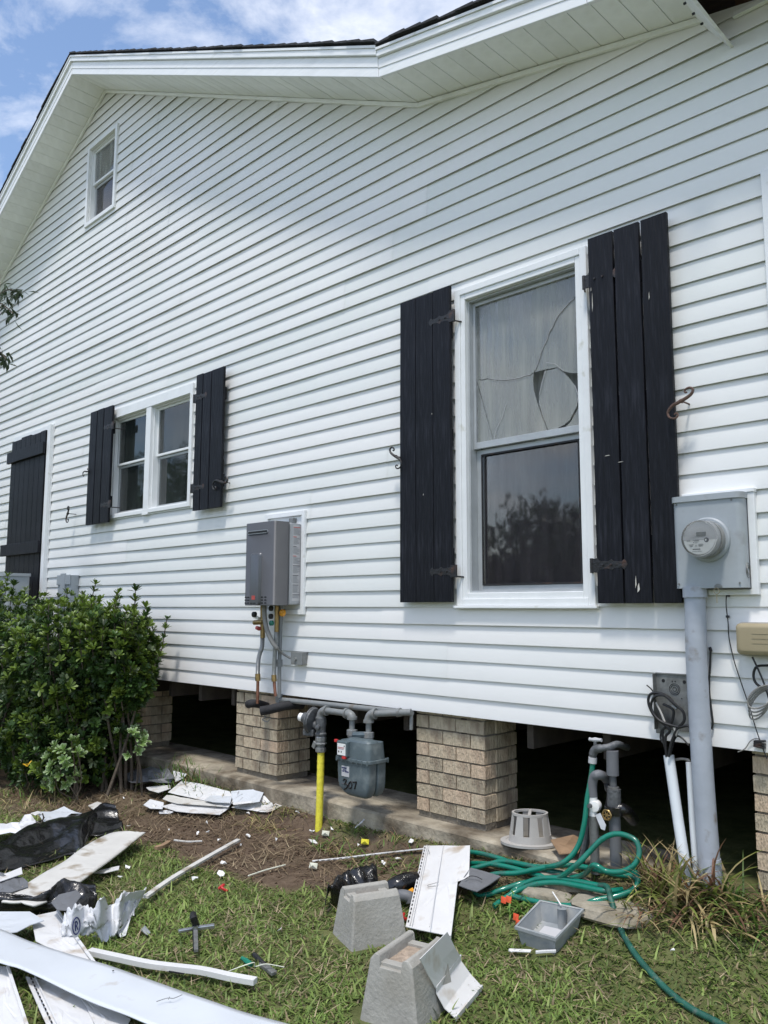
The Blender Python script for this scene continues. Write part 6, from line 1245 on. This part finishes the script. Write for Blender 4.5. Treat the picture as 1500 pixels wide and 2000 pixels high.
ms = sheet('membrane_sheet', 'greyfelt', [(-2.644,-0.356,0.173),(-2.555,-0.345,0.183),(-2.466,-0.349,0.189),(-2.467,-0.437,0.164),(-2.483,-0.514,0.141),(-2.545,-0.509,0.139),(-2.600,-0.504,0.139)], .004, 'grey membrane sheet right of the leaning offcut, over the hose', 'membrane', wav=.015, seed=6)
MB().tube(crv([(-2.588,-0.472,0.165),(-2.580,-0.442,0.174),(-2.549,-0.435,0.178),(-2.505,-0.445,0.177)], 4), .0016, 4).build('scribble', 'black', ms)
sheet('membrane_sheet', 'plastic', [(-2.516,-0.472,0.121),(-2.503,-0.300,0.168),(-2.462,-0.379,0.152),(-2.478,-0.447,0.130),(-2.496,-0.481,0.120)], .004, 'dark folded underside of the grey membrane sheet', 'membrane', wav=.01)
# hand tools
t = thing('multitool', 'open folding multitool with black grips lying on the lawn', 'multitool', (-3.304,-1.502,0.020))
Lz = .035
MB().bar((-3.293,-1.598,0.039), (-3.266,-1.524,0.040), .020, .014).build('silver_handle', 'steel', t, bevel=.003)
MB().bar((-3.265,-1.522,0.040), (-3.223,-1.456,0.044), .024, .016).build('silver_handle', 'steel', t, bevel=.003)
MB().tube(crv([(-3.280,-1.533,0.099),(-3.231,-1.561,0.099),(-3.256,-1.536,0.069),(-3.258,-1.529,0.050)], 4), [.012] + [.016] * 11 + [.012], 8).build('black_grip', 'black', t, smooth=True)
MB().bar((-3.241,-1.543,0.045), (-3.080,-1.642,0.030), .018, .014).build('black_blade', 'galv', t, bevel=.002); MB().bar((-3.251,-1.549,0.039), (-3.097,-1.644,0.030), .006, .010).build('side_plate', 'black', t, bevel=.001)
MB().lathe((-3.241,-1.543,0.049), (0, 0, 1), [(.010, 0), (.010, .012), (.006, .014)], 10).build('pivot', 'steel', t)
t = thing('pliers', 'small pliers with a green grip and a loop of pale string in the grass', 'pliers', (-2.824,-1.510,0.009))
MB().tube(crv([(-2.868,-1.564,0.040),(-2.846,-1.559,0.035),(-2.810,-1.559,0.029)], 3), [.008] * 3 + [.011] * 4, 8).build('green_grip', 'greenplastic', t, smooth=True)
MB().tube(crv([(-2.860,-1.508,0.040),(-2.816,-1.515,0.035),(-2.761,-1.525,0.030)], 3), .010, 8).build('dark_grip', 'iron', t, smooth=True)
MB().bar((-2.789,-1.524,0.029), (-2.696,-1.529,0.020), .026, .014).build('jaws', 'galv', t, bevel=.002)
MB().tube(crv([(-2.822,-1.664,0.030),(-2.785,-1.648,0.049),(-2.762,-1.615,0.060),(-2.757,-1.582,0.059),(-2.763,-1.574,0.040),(-2.731,-1.544,0.050),(-2.698,-1.479,0.029)], 4), .0022, 5).build('string', 'twine', t, smooth=True)

# ------------------------------------------------------------ bush
leaf_v = [(0, 0, 0), (-.30, .45, .05), (.30, .45, .05), (-.46, .78, .03), (.46, .78, .03), (0, .5, -.02), (0, .82, -.03), (-.24, 1.0, -.02), (.24, 1.0, -.02), (0, 1.04, -.04)]
leaf_f = [(0, 5, 1), (0, 2, 5), (1, 5, 6, 3), (5, 2, 4, 6), (3, 6, 9, 7), (6, 4, 8, 9)]
def leaf_pts(L, Wd): return [(x * Wd, y * L, z * L) for x, y, z in leaf_v]
blobs = [((-6.60, -.62, 1.04), (.62, .48, .44)), ((-7.55, -.72, 1.10), (.95, .60, .50)), ((-8.8, -.75, 1.1), (1.0, .6, .58)), ((-6.20, -.50, 1.12), (.36, .30, .28)), ((-6.36, -.46, .62), (.32, .26, .42)), ((-6.7, -.60, .42), (.62, .42, .46)), ((-7.5, -.70, .45), (1.0, .48, .50)), ((-8.8, -.7, .5), (1.0, .5, .5)), ((-6.02, -.42, .90), (.20, .17, .20))]
def whorl(base_s, nleaf, up_, var_white, rng):
    """leaves of one whorl in local space: list of 3x3 matrices"""
    out = []
    for k in range(nleaf):
        az = 2 * math.pi * (k + rng.uniform(-.2, .2)) / nleaf; el = rng.uniform(.15, 1.0) if k % 2 else rng.uniform(.6, 1.25)
        s_ = base_s * rng.uniform(.75, 1.15)
        out.append(np.array(Matrix.Rotation(az, 3, 'Z') @ Matrix.Rotation(el, 3, 'X') @ Matrix.Diagonal((s_, s_, s_))))
    return out
def make_bush(name, label, blobs, n_out, n_in, seed, exclude=None):
    rng = np.random.RandomState(seed); t = thing(name, label, 'bush', (blobs[0][0][0], blobs[0][0][1], 0.03))
    pos = []; nor = []; depth = []
    tries = 0
    while len(pos) < n_out + n_in and tries < 200000:
        tries += 1
        i = rng.randint(len(blobs)); c, r_ = blobs[i]; d = rng.normal(size=3); d /= np.linalg.norm(d)
        rad = rng.uniform(.86, 1.10) if len(pos) < n_out else rng.uniform(.35, .9)
        lump = 1 + .22 * nz(d[0] * 2.3 + i, d[1] * 2.3, d[2] * 2.3 + seed) + .16 * nz(d[0] * 6 + i, d[1] * 6, d[2] * 6 + seed)
        p = np.array(c) + d * np.array(r_) * rad * lump
        if p[2] < .07 or p[1] > -.06: continue
        if exclude and exclude(p): continue
        if len(pos) < n_out:
            ins = any((((p - np.array(c2)) / np.array(r2)) ** 2).sum() < .66 for j, (c2, r2) in enumerate(blobs) if j != i)
            if ins: continue
        nn = d / np.array(r_); nn /= np.linalg.norm(nn); nn = nn * .8 + np.array([0, 0, .75]) + rng.normal(size=3) * .25; nn /= np.linalg.norm(nn)
        pos.append(p); nor.append(nn)
    mats = []; locs = []; cols = []; parts = []
    prng = random.Random(seed); shoots = []
    for k in range(230):   # leading shoots that stand out from the crown
        j = rng.randint(0, n_out); p0 = pos[j]; n0 = nor[j]
        if n0[2] < .30: continue
        L0 = rng.uniform(.05, .24); d0 = n0 * .5 + np.array([0, 0, .8]); d0 /= np.linalg.norm(d0)
        for q in range(1, 4): pos.insert(n_out, p0 + d0 * L0 * q / 3); nor.insert(n_out, d0)
        shoots.append((p0 - d0 * .1, p0 + d0 * L0)); n_out += 3
    cam_ = np.array(CL); order = np.argsort([np.linalg.norm(p - cam_) for p in pos[:n_out]]); near = set(order[:280].tolist())
    whm = []
    for i, (p, nn) in enumerate(zip(pos, nor)):
        q = Vector((0, 0, 1)).rotation_difference(Vector(nn)).to_matrix(); spin = Matrix.Rotation(prng.uniform(0, 6.28), 3, 'Z'); A = np.array(q @ spin)
        big = prng.uniform(.80, 1.2); inner = i >= n_out
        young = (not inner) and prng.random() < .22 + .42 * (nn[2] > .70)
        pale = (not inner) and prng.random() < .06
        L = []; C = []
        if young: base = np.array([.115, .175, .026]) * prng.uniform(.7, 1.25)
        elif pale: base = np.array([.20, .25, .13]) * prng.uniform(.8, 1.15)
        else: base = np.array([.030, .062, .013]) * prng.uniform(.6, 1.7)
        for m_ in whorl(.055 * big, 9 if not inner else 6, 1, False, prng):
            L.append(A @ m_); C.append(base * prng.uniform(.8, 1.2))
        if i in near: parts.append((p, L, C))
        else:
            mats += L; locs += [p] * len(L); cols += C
    lv = leaf_pts(1, 1.0); lv = [(x * .42, y, z) for x, y, z in lv]
    tipc = [1, 1, 1, 1.05, 1.05, 1.0, 1.05, 1.15, 1.15, 1.15]
    bigmesh('foliage', lv, leaf_f, mats, locs, cols, 'leafm', t, tipc, kind='stuff')
    for p, L, C in parts: bigmesh('leaf_cluster', lv, leaf_f, L, [p] * len(L), C, 'leafm', t, tipc)
    # woody stems fanning up from the base
    b = MB()
    for k in range(22):
        c, r_ = blobs[prng.randrange(len(blobs))]; x0 = c[0] + prng.uniform(-.4, .4) * r_[0]; y0 = c[1] + prng.uniform(-.2, .3)
        p0 = Vector((x0, y0, .02)); p1 = Vector((c[0] + prng.uniform(-.7, .7) * r_[0], c[1] + prng.uniform(-.7, .6) * r_[1], c[2] + prng.uniform(-.1, .6) * r_[2]))
        m_ = p0.lerp(p1, .5) + Vector((prng.uniform(-.08, .08), prng.uniform(-.08, .08), 0)); b.tube(crv([p0, m_, p1], 4), [.014 - .0011 * i for i in range(9)], 6)
    for a_, c_ in shoots: b.tube([a_, c_], .004, 4)
    b.build('stems', 'bark', t, smooth=True)
    return t
ex_ac = lambda p: (-9.55 < p[0] < -8.45 and -.47 < p[1] < -.16 and p[2] > .9)
make_bush('hedge_bush', 'large dark green leafy bush against the house on the left', blobs, 2900, 4600, 11, ex_ac)
# low variegated shoots with cream leaf edges
def varieg(name, label, c, r_, n, seed):
    rng = random.Random(seed); t = thing(name, label, 'shrub', (c[0], c[1], .03)); 
    lv = [(x * .44, y, z) for x, y, z in leaf_v]; edge = np.array([[1, 1, 1], [1.3, 1.2, 1.6], [1.3, 1.2, 1.6], [2.3, 1.8, 4], [2.3, 1.8, 4], [.8, 1, .6], [.9, 1, .8], [2.6, 2.0, 5], [2.6, 2.0, 5], [2.6, 2.0, 5]])
    b = MB()
    for k in range(n):
        d = Vector((rng.gauss(0, 1), rng.gauss(0, 1), rng.gauss(0, 1))).normalized(); p = Vector(c) + Vector((d.x * r_[0], d.y * r_[1], d.z * r_[2])) * rng.uniform(.6, 1)
        nn = (d + Vector((.2, -.4, .8))).normalized(); q = Vector((0, 0, 1)).rotation_difference(nn).to_matrix(); L = [np.array(q) @ m_ for m_ in whorl(.05, 10, 1, True, rng)]
        C = [np.array([.15, .24, .06]) * rng.uniform(.7, 1.25) for _ in L]
        bigmesh('leaf_cluster', lv, leaf_f, L, [tuple(p)] * len(L), C, 'leafm', t, edge)
        if k % 4 == 0: b.tube(crv([(c[0] + rng.uniform(-.12, .12), c[1] + .08, .03), (p.x, p.y + .04, p.z * .5), tuple(p)], 3), .0035, 5)
    b.build('stems', 'bark', t); return t
varieg('variegated_shrub', 'pale cream-edged shoots low at the front right of the bush', (-6.10, -.86, .30), (.17, .13, .20), 26, 3)
varieg('variegated_shrub', 'smaller cream-edged shoots between the bush and the brick pier', (-5.90, -.45, .42), (.20, .10, .12), 15, 4)
varieg('variegated_shrub', 'grey-green cream-edged sprig on the left face of the bush', (-6.95, -1.18, 1.02), (.10, .05, .05), 5, 6)
for p in ((-6.15, -1.12, .30), (-7.25, -1.15, 1.30)):
    rng = random.Random(int(p[0] * 10)); L = whorl(.045, 3, 1, False, rng)
    o = bigmesh('yellow_leaf', [(x * .5, y, z) for x, y, z in leaf_v], leaf_f, L, [p] * 3, [np.array([.62, .38, .03])] * 3, 'leafm'); tag(o, 'yellowed leaves ' + ('low on the shaded front of the bush' if p[2] < 1 else 'high on the shaded front of the bush'), 'leaf')

# ------------------------------------------------------------ tree whose twigs reach in at the left edge
def tree(name, label, base, h, crown, nl, ls, seed, col, group=None, trunk_r=.09, cat='tree', narrow=.25):
    rng = np.random.RandomState(seed); pr = random.Random(seed); t = thing(name, label, cat, base, group=group)
    b = MB(); B0 = Vector(base); top = B0 + Vector((pr.uniform(-.2, .2), pr.uniform(-.2, .2), h)); 
    b.tube(crv([B0 - Vector((0, 0, .1)), B0.lerp(top, .4) + Vector((.06, .03, 0)), top], 5), [trunk_r * (1 - .75 * i / 10) for i in range(11)], 10)
    mats = []; locs = []; cols = []
    for c, r_ in crown:
        c = np.array(c) + np.array(base)
        for k in range(5):
            e_ = Vector(c + rng.normal(size=3) * np.array(r_) * .5); s_ = B0.lerp(top, pr.uniform(.35, .9)); b.tube(crv([s_, s_.lerp(e_, .5) + Vector((0, 0, .08 * h * .3)), e_], 4), [trunk_r * .35 * (1 - .8 * i / 8) for i in range(9)], 6)
        m = int(nl); cl = rng.normal(size=(max(8, m // 26), 3)); cl /= np.linalg.norm(cl, axis=1)[:, None]; cl = c + cl * np.array(r_) * rng.uniform(.4, 1.02, size=(len(cl), 1))
        idx = rng.randint(len(cl), size=m); pp_ = cl[idx] + rng.normal(size=(m, 3)) * np.array(r_) * .13
        a = rng.uniform(0, 6.28, m); e2 = rng.normal(1.7, .6, m); Mx = np.einsum('kij,kjl->kil', rotz(a), rotx(e2)) * (ls * rng.uniform(.7, 1.2, m))[:, None, None]
        mats.append(Mx); locs.append(pp_); cc = np.array(col)[None, :] * rng.uniform(.6, 1.4, size=(m, 1)) * (1 + .3 * rng.normal(size=(len(cl), 1)))[idx].clip(.5, 1.7); cols.append(cc)
    b.build('trunk', 'bark', t, smooth=True)
    bigmesh('crown', [(0, 0, 0), (-narrow, .5, .04), (narrow, .5, .04), (0, 1, -.03)], [(0, 2, 1), (1, 2, 3)], np.concatenate(mats), np.concatenate(locs), np.concatenate(cols), 'leafm', t, kind='stuff')
    return t
tree('small_tree', 'small tree whose leafy twigs hang in at the left edge above the bush', (-10.25, -1.15, .0), 4.4, [((-.45, .1, 4.2), (.50, .45, .45)), ((-.05, .1, 3.1), (.36, .4, .4)), ((-.5, .1, 2.6), (.6, .5, .8))], 420, .10, 5, (.035, .055, .022), narrow=.17)
b = MB(); tw = [[(-8.458,-1.000,4.645),(-7.738,-1.000,4.364),(-7.424,-1.000,4.320),(-7.263,-1.000,4.265),(-7.118,-1.000,4.206)], [(-8.419,-1.000,4.421),(-7.726,-1.000,4.286),(-7.436,-1.000,4.159),(-7.268,-1.000,4.058)], [(-8.323,-1.000,3.876),(-7.647,-1.000,3.786),(-7.455,-1.000,3.723),(-7.360,-1.000,3.646)]]
mats = []; locs = []; rng = np.random.RandomState(2)
for c in tw:
    cv = crv(c, 10); b.tube(cv, .006, 5)
    for p in cv[14:]:
        for k in range(2): mats.append((rotz(np.array([rng.uniform(0, 6.28)])) @ rotx(np.array([rng.normal(-.6, .8)])))[0] * rng.uniform(.07, .12)); locs.append(np.array(p) + rng.normal(size=3) * .03)
t = thing('leafy_twigs', 'leafy twigs hanging in at the left edge of the view in front of the siding', 'twigs', tw[0][0]); b.build('twig', 'bark', t)
bigmesh('foliage', [(0, 0, 0), (-.16, .5, .04), (.16, .5, .04), (0, 1, -.05)], [(0, 2, 1), (1, 2, 3)], mats, locs, [np.array([.03, .05, .02]) * rng.uniform(.6, 1.5) for _ in mats], 'leafm', t, kind='stuff')
# trees across the street, seen as reflections in the panes
TG = 'trees across the street behind the viewer'
for i, (x, y, h, r_) in enumerate(((-34, -24, 6.5, 3.4), (-28, -28, 5.2, 3.6), (-22, -30, 5.4, 3.3), (-15, -31, 4.2, 3.5), (-40, -19, 8.5, 3.6), (-8, -33, 5.0, 3.8), (-47, -12, 6.5, 3.8), (2, -34, 5.5, 4.0), (-52, -4, 6.0, 4), (12, -32, 6, 4))):
    tree('street_tree', 'broadleaf tree across the street, %s in the row' % ('first second third fourth fifth sixth seventh eighth ninth tenth'.split()[i]), (x, y, 0), h * .95, [((0, 0, h * .85), (r_, r_, h * .34)), ((r_ * .5, .4, h * .58), (r_ * .7, r_ * .7, h * .24)), ((-r_ * .6, 0, h * .50), (r_ * .7, r_ * .7, h * .24))], 2200, .42, 40 + i, (.03, .06, .018), TG, .25)

# ------------------------------------------------------------ grass and weeds
def blades(name, pos, ln, wd, bend, cols, m, tilt, label, cat=None, kind='stuff', seg=3, parent=None):
    """bent tapering blades as one mesh"""
    n = len(pos); rng = np.random.RandomState(n); az = rng.uniform(0, 2 * np.pi, n); dx = np.cos(az); dy = np.sin(az)
    px, py = -dy, dx; V_ = []; F_ = []
    nv = seg * 2 + 1
    co = np.zeros((n, nv, 3)); cc = np.ones((n, nv, 4), np.float32)
    for s_ in range(seg + 1):
        u = s_ / seg; ang = tilt + bend * u; # angle from vertical grows
        hx = ln * (np.sin(tilt) * u + (np.sin(tilt + bend) - np.sin(tilt)) * u * u * .6); hz = ln * (np.cos(tilt) * u - (np.cos(tilt) - np.cos(tilt + bend)) * u * u * .6)
        w_ = wd * (1 - u ** 1.6) * .5 + wd * .12
        if s_ < seg:
            co[:, 2 * s_, 0] = pos[:, 0] + dx * hx - px * w_; co[:, 2 * s_, 1] = pos[:, 1] + dy * hx - py * w_; co[:, 2 * s_, 2] = pos[:, 2] + hz
            co[:, 2 * s_ + 1, 0] = pos[:, 0] + dx * hx + px * w_; co[:, 2 * s_ + 1, 1] = pos[:, 1] + dy * hx + py * w_; co[:, 2 * s_ + 1, 2] = pos[:, 2] + hz
        else: co[:, 2 * s_, 0] = pos[:, 0] + dx * hx; co[:, 2 * s_, 1] = pos[:, 1] + dy * hx; co[:, 2 * s_, 2] = pos[:, 2] + hz
    cc[:, :, :3] = cols[:, None, :]
    base = (np.arange(n) * nv)[:, None]; quads = []
    for s_ in range(seg - 1): quads.append(np.array([2 * s_, 2 * s_ + 1, 2 * s_ + 3, 2 * s_ + 2])[None] + base)
    tri = np.array([2 * seg - 2, 2 * seg - 1, 2 * seg])[None] + base
    Lp = np.concatenate([np.concatenate(quads, 1), tri], 1).reshape(-1); per = [4] * (seg - 1) + [3]; T = np.tile(per, n); Sx = np.concatenate([[0], np.cumsum(T)[:-1]])
    vs = co.reshape(-1, 3); c = np.array([vs[:, 0].mean(), vs[:, 1].mean(), vs[:, 2].min()])
    me = bpy.data.meshes.new(name); me.vertices.add(len(vs)); me.vertices.foreach_set('co', (vs - c).astype(np.float32).ravel()); me.loops.add(len(Lp)); me.loops.foreach_set('vertex_index', Lp.astype(np.int32))
    me.polygons.add(len(T)); me.polygons.foreach_set('loop_start', Sx.astype(np.int32)); me.polygons.foreach_set('loop_total', T.astype(np.int32)); me.update(calc_edges=True)
    at = me.color_attributes.new('tint', 'FLOAT_COLOR', 'POINT'); at.data.foreach_set('color', cc.ravel()); me.materials.append(M[m]); me.shade_smooth()
    o = bpy.data.objects.new(name, me); COL.objects.link(o)
    if parent is not None: child(o, parent, Matrix.Translation(Vector(c)))
    else: o.matrix_basis = Matrix.Translation(Vector(c)); MW[o] = o.matrix_basis.copy()
    return tag(o, label, cat, None, kind)
def clump(c, rad, n, L, Wd, name, label, colfn, seed, cat='weed', up=(.05, .9), bend=(.3, 1.3), m='grassm'):
    q = np.random.RandomState(seed); a = q.uniform(0, 6.28, n); rr_ = rad * np.sqrt(q.uniform(0, 1, n)); X = c[0] + rr_ * np.cos(a); Y_ = np.minimum(c[1] + rr_ * np.sin(a) * .7, -.05)
    Z_ = np.array([ground(x, y) for x, y in zip(X, Y_)]); cols = np.array([colfn(q) for _ in range(n)], np.float32)
    return blades(name, np.stack([X, Y_, Z_], 1), q.uniform(L[0], L[1], n), q.uniform(Wd[0], Wd[1], n), q.uniform(bend[0], bend[1], n), cols, m, q.uniform(up[0], up[1], n), label, cat, None, seg=6)
def strawy(q):
    u = q.uniform(); 
    return np.array([.46, .37, .19]) * q.uniform(.5, 1.25) if u < .5 else (np.array([.20, .24, .06]) * q.uniform(.6, 1.2) if u < .8 else np.array([.20, .11, .07]) * q.uniform(.6, 1.3))
def greeny(q): return np.array([.09, .16, .035]) * q.uniform(.6, 1.7)
rng = np.random.RandomState(1)
# wedge of lawn in view (with a margin for other viewpoints)
N_ = 330000; X = rng.uniform(-9.2, .6, N_); Y_ = rng.uniform(-3.3, -.02, N_)
dist = np.hypot(X, Y_ + 3.65); lx = -.702 * X * 1.0 - 0 + 0; 
fwd = X * CF[0] + (Y_ + 3.65) * CF[1]; lat = X * CR[0] + (Y_ + 3.65) * CR[1]
keep = (fwd > 1.6) & (np.abs(lat) < fwd * .62 + .4)
keep &= rng.uniform(0, 1, N_) < np.clip(1.25 - dist / 9.0, .25, 1)
X, Y_ = X[keep], Y_[keep]
D_ = np.array([dirtiness(x, y) for x, y in zip(X, Y_)]); pat = np.array([nz(x * 1.6, y * 1.6, 7) + .6 * nz(x * 5, y * 5, 3) for x, y in zip(X, Y_)])
def inside_block(x, y):
    r_ = False
    for cx, cy, a, w_, d_ in ((-2.735, -.985, math.atan2(.93, .36), .16, .14), (-2.185, -1.36, math.atan2(.972, -.235), .17, .14)):
        u = (x - cx) * math.cos(a) + (y - cy) * math.sin(a); v = -(x - cx) * math.sin(a) + (y - cy) * math.cos(a); r_ = r_ | ((np.abs(u) < w_) & (np.abs(v) < d_))
    u = (x - cen.x) * -.27 + (y - cen.y) * .96; v = (x - cen.x) * .96 + (y - cen.y) * .27; r_ = r_ | ((np.abs(u) < .14) & (np.abs(v) < .075))
    return r_
keep = (rng.uniform(0, 1, len(X)) > D_ * .97 + .05) & ~inside_block(X, Y_) & (pat > -.75 + rng.uniform(-.3, .1, len(X)))
X, Y_, pat, D_ = X[keep], Y_[keep], pat[keep], D_[keep]; n = len(X)
Z_ = np.array([gfine(x, y) for x, y in zip(X, Y_)]) - .004
ln = rng.uniform(.022, .048, n) * (1 + .35 * np.clip(pat, -.6, .9)); wd = rng.uniform(.0042, .0085, n)
r_ = rng.uniform(0, 1, n)[:, None]; patc = np.clip(.5 + pat * .7, 0, 1)[:, None]
g1 = np.array([.085, .135, .030]); g2 = np.array([.21, .295, .078]); br = np.array([.32, .26, .15])
cols = g1 * (1 - r_) + g2 * r_; cols = cols * (.62 + .76 * patc) * rng.uniform(.75, 1.3, (n, 1)); dry = (rng.uniform(0, 1, n) < .10 + .26 * (1 - patc[:, 0]) + .3 * D_)[:, None]; cols = np.where(dry, br * rng.uniform(.5, 1.2, (n, 1)), cols)
blades('lawn_grass', np.stack([X, Y_, Z_], 1), ln, wd, rng.uniform(.3, 1.3, n), cols.astype(np.float32), 'grassm', rng.uniform(.2, 1.35, n), 'short broad-bladed lawn grass with dry brown patches')
# coarse longer runners
n = 9000; X = rng.uniform(-7, -.6, n); Y_ = rng.uniform(-2.6, -.3, n); k = np.array([dirtiness(x, y) for x, y in zip(X, Y_)]) < .4; k &= ~inside_block(X, Y_); X, Y_ = X[k], Y_[k]; n = len(X)
Z_ = np.array([ground(x, y) for x, y in zip(X, Y_)])
blades('grass_runners', np.stack([X, Y_, Z_], 1), rng.uniform(.05, .09, n), rng.uniform(.005, .009, n), rng.uniform(.3, 1.2, n), (np.array([.24, .31, .09])[None] * rng.uniform(.6, 1.3, (n, 1))).astype(np.float32), 'grassm', rng.uniform(.4, 1.3, n), 'longer coarse grass blades rising through the lawn')
# dead stalks on the bare soil
n = 7000; X = rng.uniform(-6.8, -2.0, n); Y_ = rng.uniform(-1.1, -.08, n); k = np.array([dirtiness(x, y) for x, y in zip(X, Y_)]) > rng.uniform(.15, .7, n)
k &= np.array([nz(x * 2.3, y * 3.1, 4) for x, y in zip(X, Y_)]) > rng.uniform(-.35, .25, n); X, Y_ = X[k], Y_[k]; n = len(X); Z_ = np.array([ground(x, y) for x, y in zip(X, Y_)]) + .004
blades('dead_grass', np.stack([X, Y_, Z_], 1), rng.uniform(.05, .16, n), rng.uniform(.002, .005, n), rng.uniform(-.1, .3, n), (np.array([.28, .21, .135])[None] * rng.uniform(.3, 1.2, (n, 1))).astype(np.float32), 'drym', rng.uniform(1.1, 1.5, n), 'dead grass and roots lying on the bare soil')
# thatch in the lawn
n = 16000; X = rng.uniform(-7, -.5, n); Y_ = rng.uniform(-3.0, -.3, n); k = ~inside_block(X, Y_); k &= np.array([nz(x * 2.1, y * 2.1, 14) for x, y in zip(X, Y_)]) > rng.uniform(-.15, .6, n); X, Y_ = X[k], Y_[k]; n = len(X); Z_ = np.array([ground(x, y) for x, y in zip(X, Y_)]) + .012
blades('lawn_thatch', np.stack([X, Y_, Z_], 1), rng.uniform(.04, .10, n), rng.uniform(.002, .005, n), rng.uniform(-.1, .3, n), (np.array([.42, .34, .22])[None] * rng.uniform(.3, 1.2, (n, 1))).astype(np.float32), 'drym', rng.uniform(1.0, 1.5, n), 'dry brown thatch lying in patches in the lawn')
clump((-4.3, -.16, .1), .30, 130, (.06, .16), (.002, .005), 'dry_grass_clump', 'straw piled along the footing behind the yellow riser', strawy, 21, 'dry plant', up=(.7, 1.5), m='drym')
clump((-3.6, -.15, .1), .30, 130, (.05, .14), (.002, .005), 'dry_grass_clump', 'straw piled along the footing under the gas meter', strawy, 22, 'dry plant', up=(.7, 1.5), m='drym')
clump((-4.95, -.15, .1), .25, 110, (.06, .18), (.002, .005), 'dry_grass_clump', 'straw at the front corner of the brick pier behind the siding heap', strawy, 23, 'dry plant', up=(.5, 1.5), m='drym')
clump((-3.0, -.16, .1), .28, 90, (.05, .12), (.002, .005), 'dry_grass_clump', 'straw in front of the middle brick pier', strawy, 24, 'dry plant', up=(.7, 1.5), m='drym')
# crumbs of soil
n = 3000; X = rng.uniform(-6.6, -2.0, n); Y_ = rng.uniform(-1.0, -.1, n); k = np.array([dirtiness(x, y) for x, y in zip(X, Y_)]) > .4; X, Y_ = X[k], Y_[k]; n = len(X); Z_ = np.array([ground(x, y) for x, y in zip(X, Y_)])
ico = [(1, 0, 0), (-1, 0, 0), (0, 1, 0), (0, -1, 0), (0, 0, 1), (0, 0, -1)]; icf = [(0, 2, 4), (2, 1, 4), (1, 3, 4), (3, 0, 4), (2, 0, 5), (1, 2, 5), (3, 1, 5), (0, 3, 5)]
sc_ = rng.uniform(.002, .009, n) ** 1.0
bigmesh('soil_crumbs', ico, icf, rotz(rng.uniform(0, 6, n)) * (sc_[:, None, None] * rng.uniform(.5, 1.3, (n, 3))[:, None, :]), np.stack([X, Y_, Z_ + .002], 1), np.array([.11, .07, .045])[None] * rng.uniform(.4, 1.6, (n, 1)), 'drym', label='crumbs of loose brown soil', kind='stuff')
clump((-1.619,-0.168,0.225), .15, 80, (.18, .32), (.010, .018), 'dry_lily_clump', 'half-dead strappy leaves round the foot of the grey conduit', strawy, 1, 'dry plant')
clump((-1.795,-0.088,0.250), .13, 80, (.14, .26), (.005, .010), 'dry_grass_clump', 'brown dry grass between the dark standpipe and the leaning conduit', strawy, 2, 'dry plant', m='drym')
clump((-1.487,-0.201,0.205), .15, 70, (.18, .32), (.010, .018), 'dry_lily_clump', 'half-dead strappy leaves drooping in front of the grey conduit', strawy, 3, 'dry plant', up=(.3, 1.2), bend=(.8, 1.9))
clump((-1.691,-0.234,0.192), .22, 160, (.14, .26), (.004, .009), 'dry_grass_clump', 'matted dead grass left of the conduits', strawy, 4, 'dry plant', up=(.5, 1.3), m='drym')
clump((-1.384,-0.171,0.223), .18, 160, (.12, .24), (.005, .009), 'weed_clump', 'dark green and brown weeds at the right edge below the brick pier', lambda q: strawy(q) if q.uniform() < .5 else greeny(q), 5, 'weeds', up=(.5, 1.3))
clump((-5.72, -.14, .05), .22, 150, (.10, .24), (.005, .010), 'grass_tuft', 'green grass tuft against the footing behind the siding heap', lambda q: greeny(q) if q.uniform() < .8 else strawy(q), 6, 'grass tuft')
clump((-5.35, -.14, .05), .16, 90, (.08, .18), (.005, .009), 'grass_tuft', 'smaller green grass tuft left of the brick pier', lambda q: greeny(q) if q.uniform() < .8 else strawy(q), 7, 'grass tuft')
clump((-4.45, -.22, .05), .20, 110, (.08, .2), (.003, .006), 'dry_grass_clump', 'dry straw lying between the siding heap and the yellow riser', strawy, 8, 'dry plant', up=(.9, 1.5), m='drym')
clump((-3.75, -.24, .06), .22, 140, (.06, .14), (.004, .008), 'grass_tuft', 'low green tuft under the gas meter', lambda q: greeny(q) if q.uniform() < .6 else strawy(q), 9, 'grass tuft', up=(.5, 1.3))
clump((-3.30, -.30, .08), .25, 140, (.05, .12), (.004, .008), 'grass_tuft', 'low green tuft in front of the middle brick pier', lambda q: greeny(q) if q.uniform() < .7 else strawy(q), 10, 'grass tuft', up=(.5, 1.3))
clump((-6.4, -1.0, .0), .5, 320, (.08, .2), (.003, .008), 'dry_grass_clump', 'straggly dry weeds along the shaded foot of the bush', lambda q: strawy(q) if q.uniform() < .6 else greeny(q), 12, 'dry plant', up=(.5, 1.4))
clump((-1.55, -.12, .2), .12, 30, (.10, .22), (.008, .014), 'weed_clump', 'broad weed leaves right behind the grey conduit', greeny, 13, 'weeds')
clump((-2.315,-0.430,0.087), .10, 40, (.06, .12), (.008, .014), 'weed_clump', 'bright green weed leaves left of the plastic tray', lambda q: greeny(q) * 1.4, 14, 'weeds', up=(.3, 1.1))
print('objects', len(bpy.data.objects))
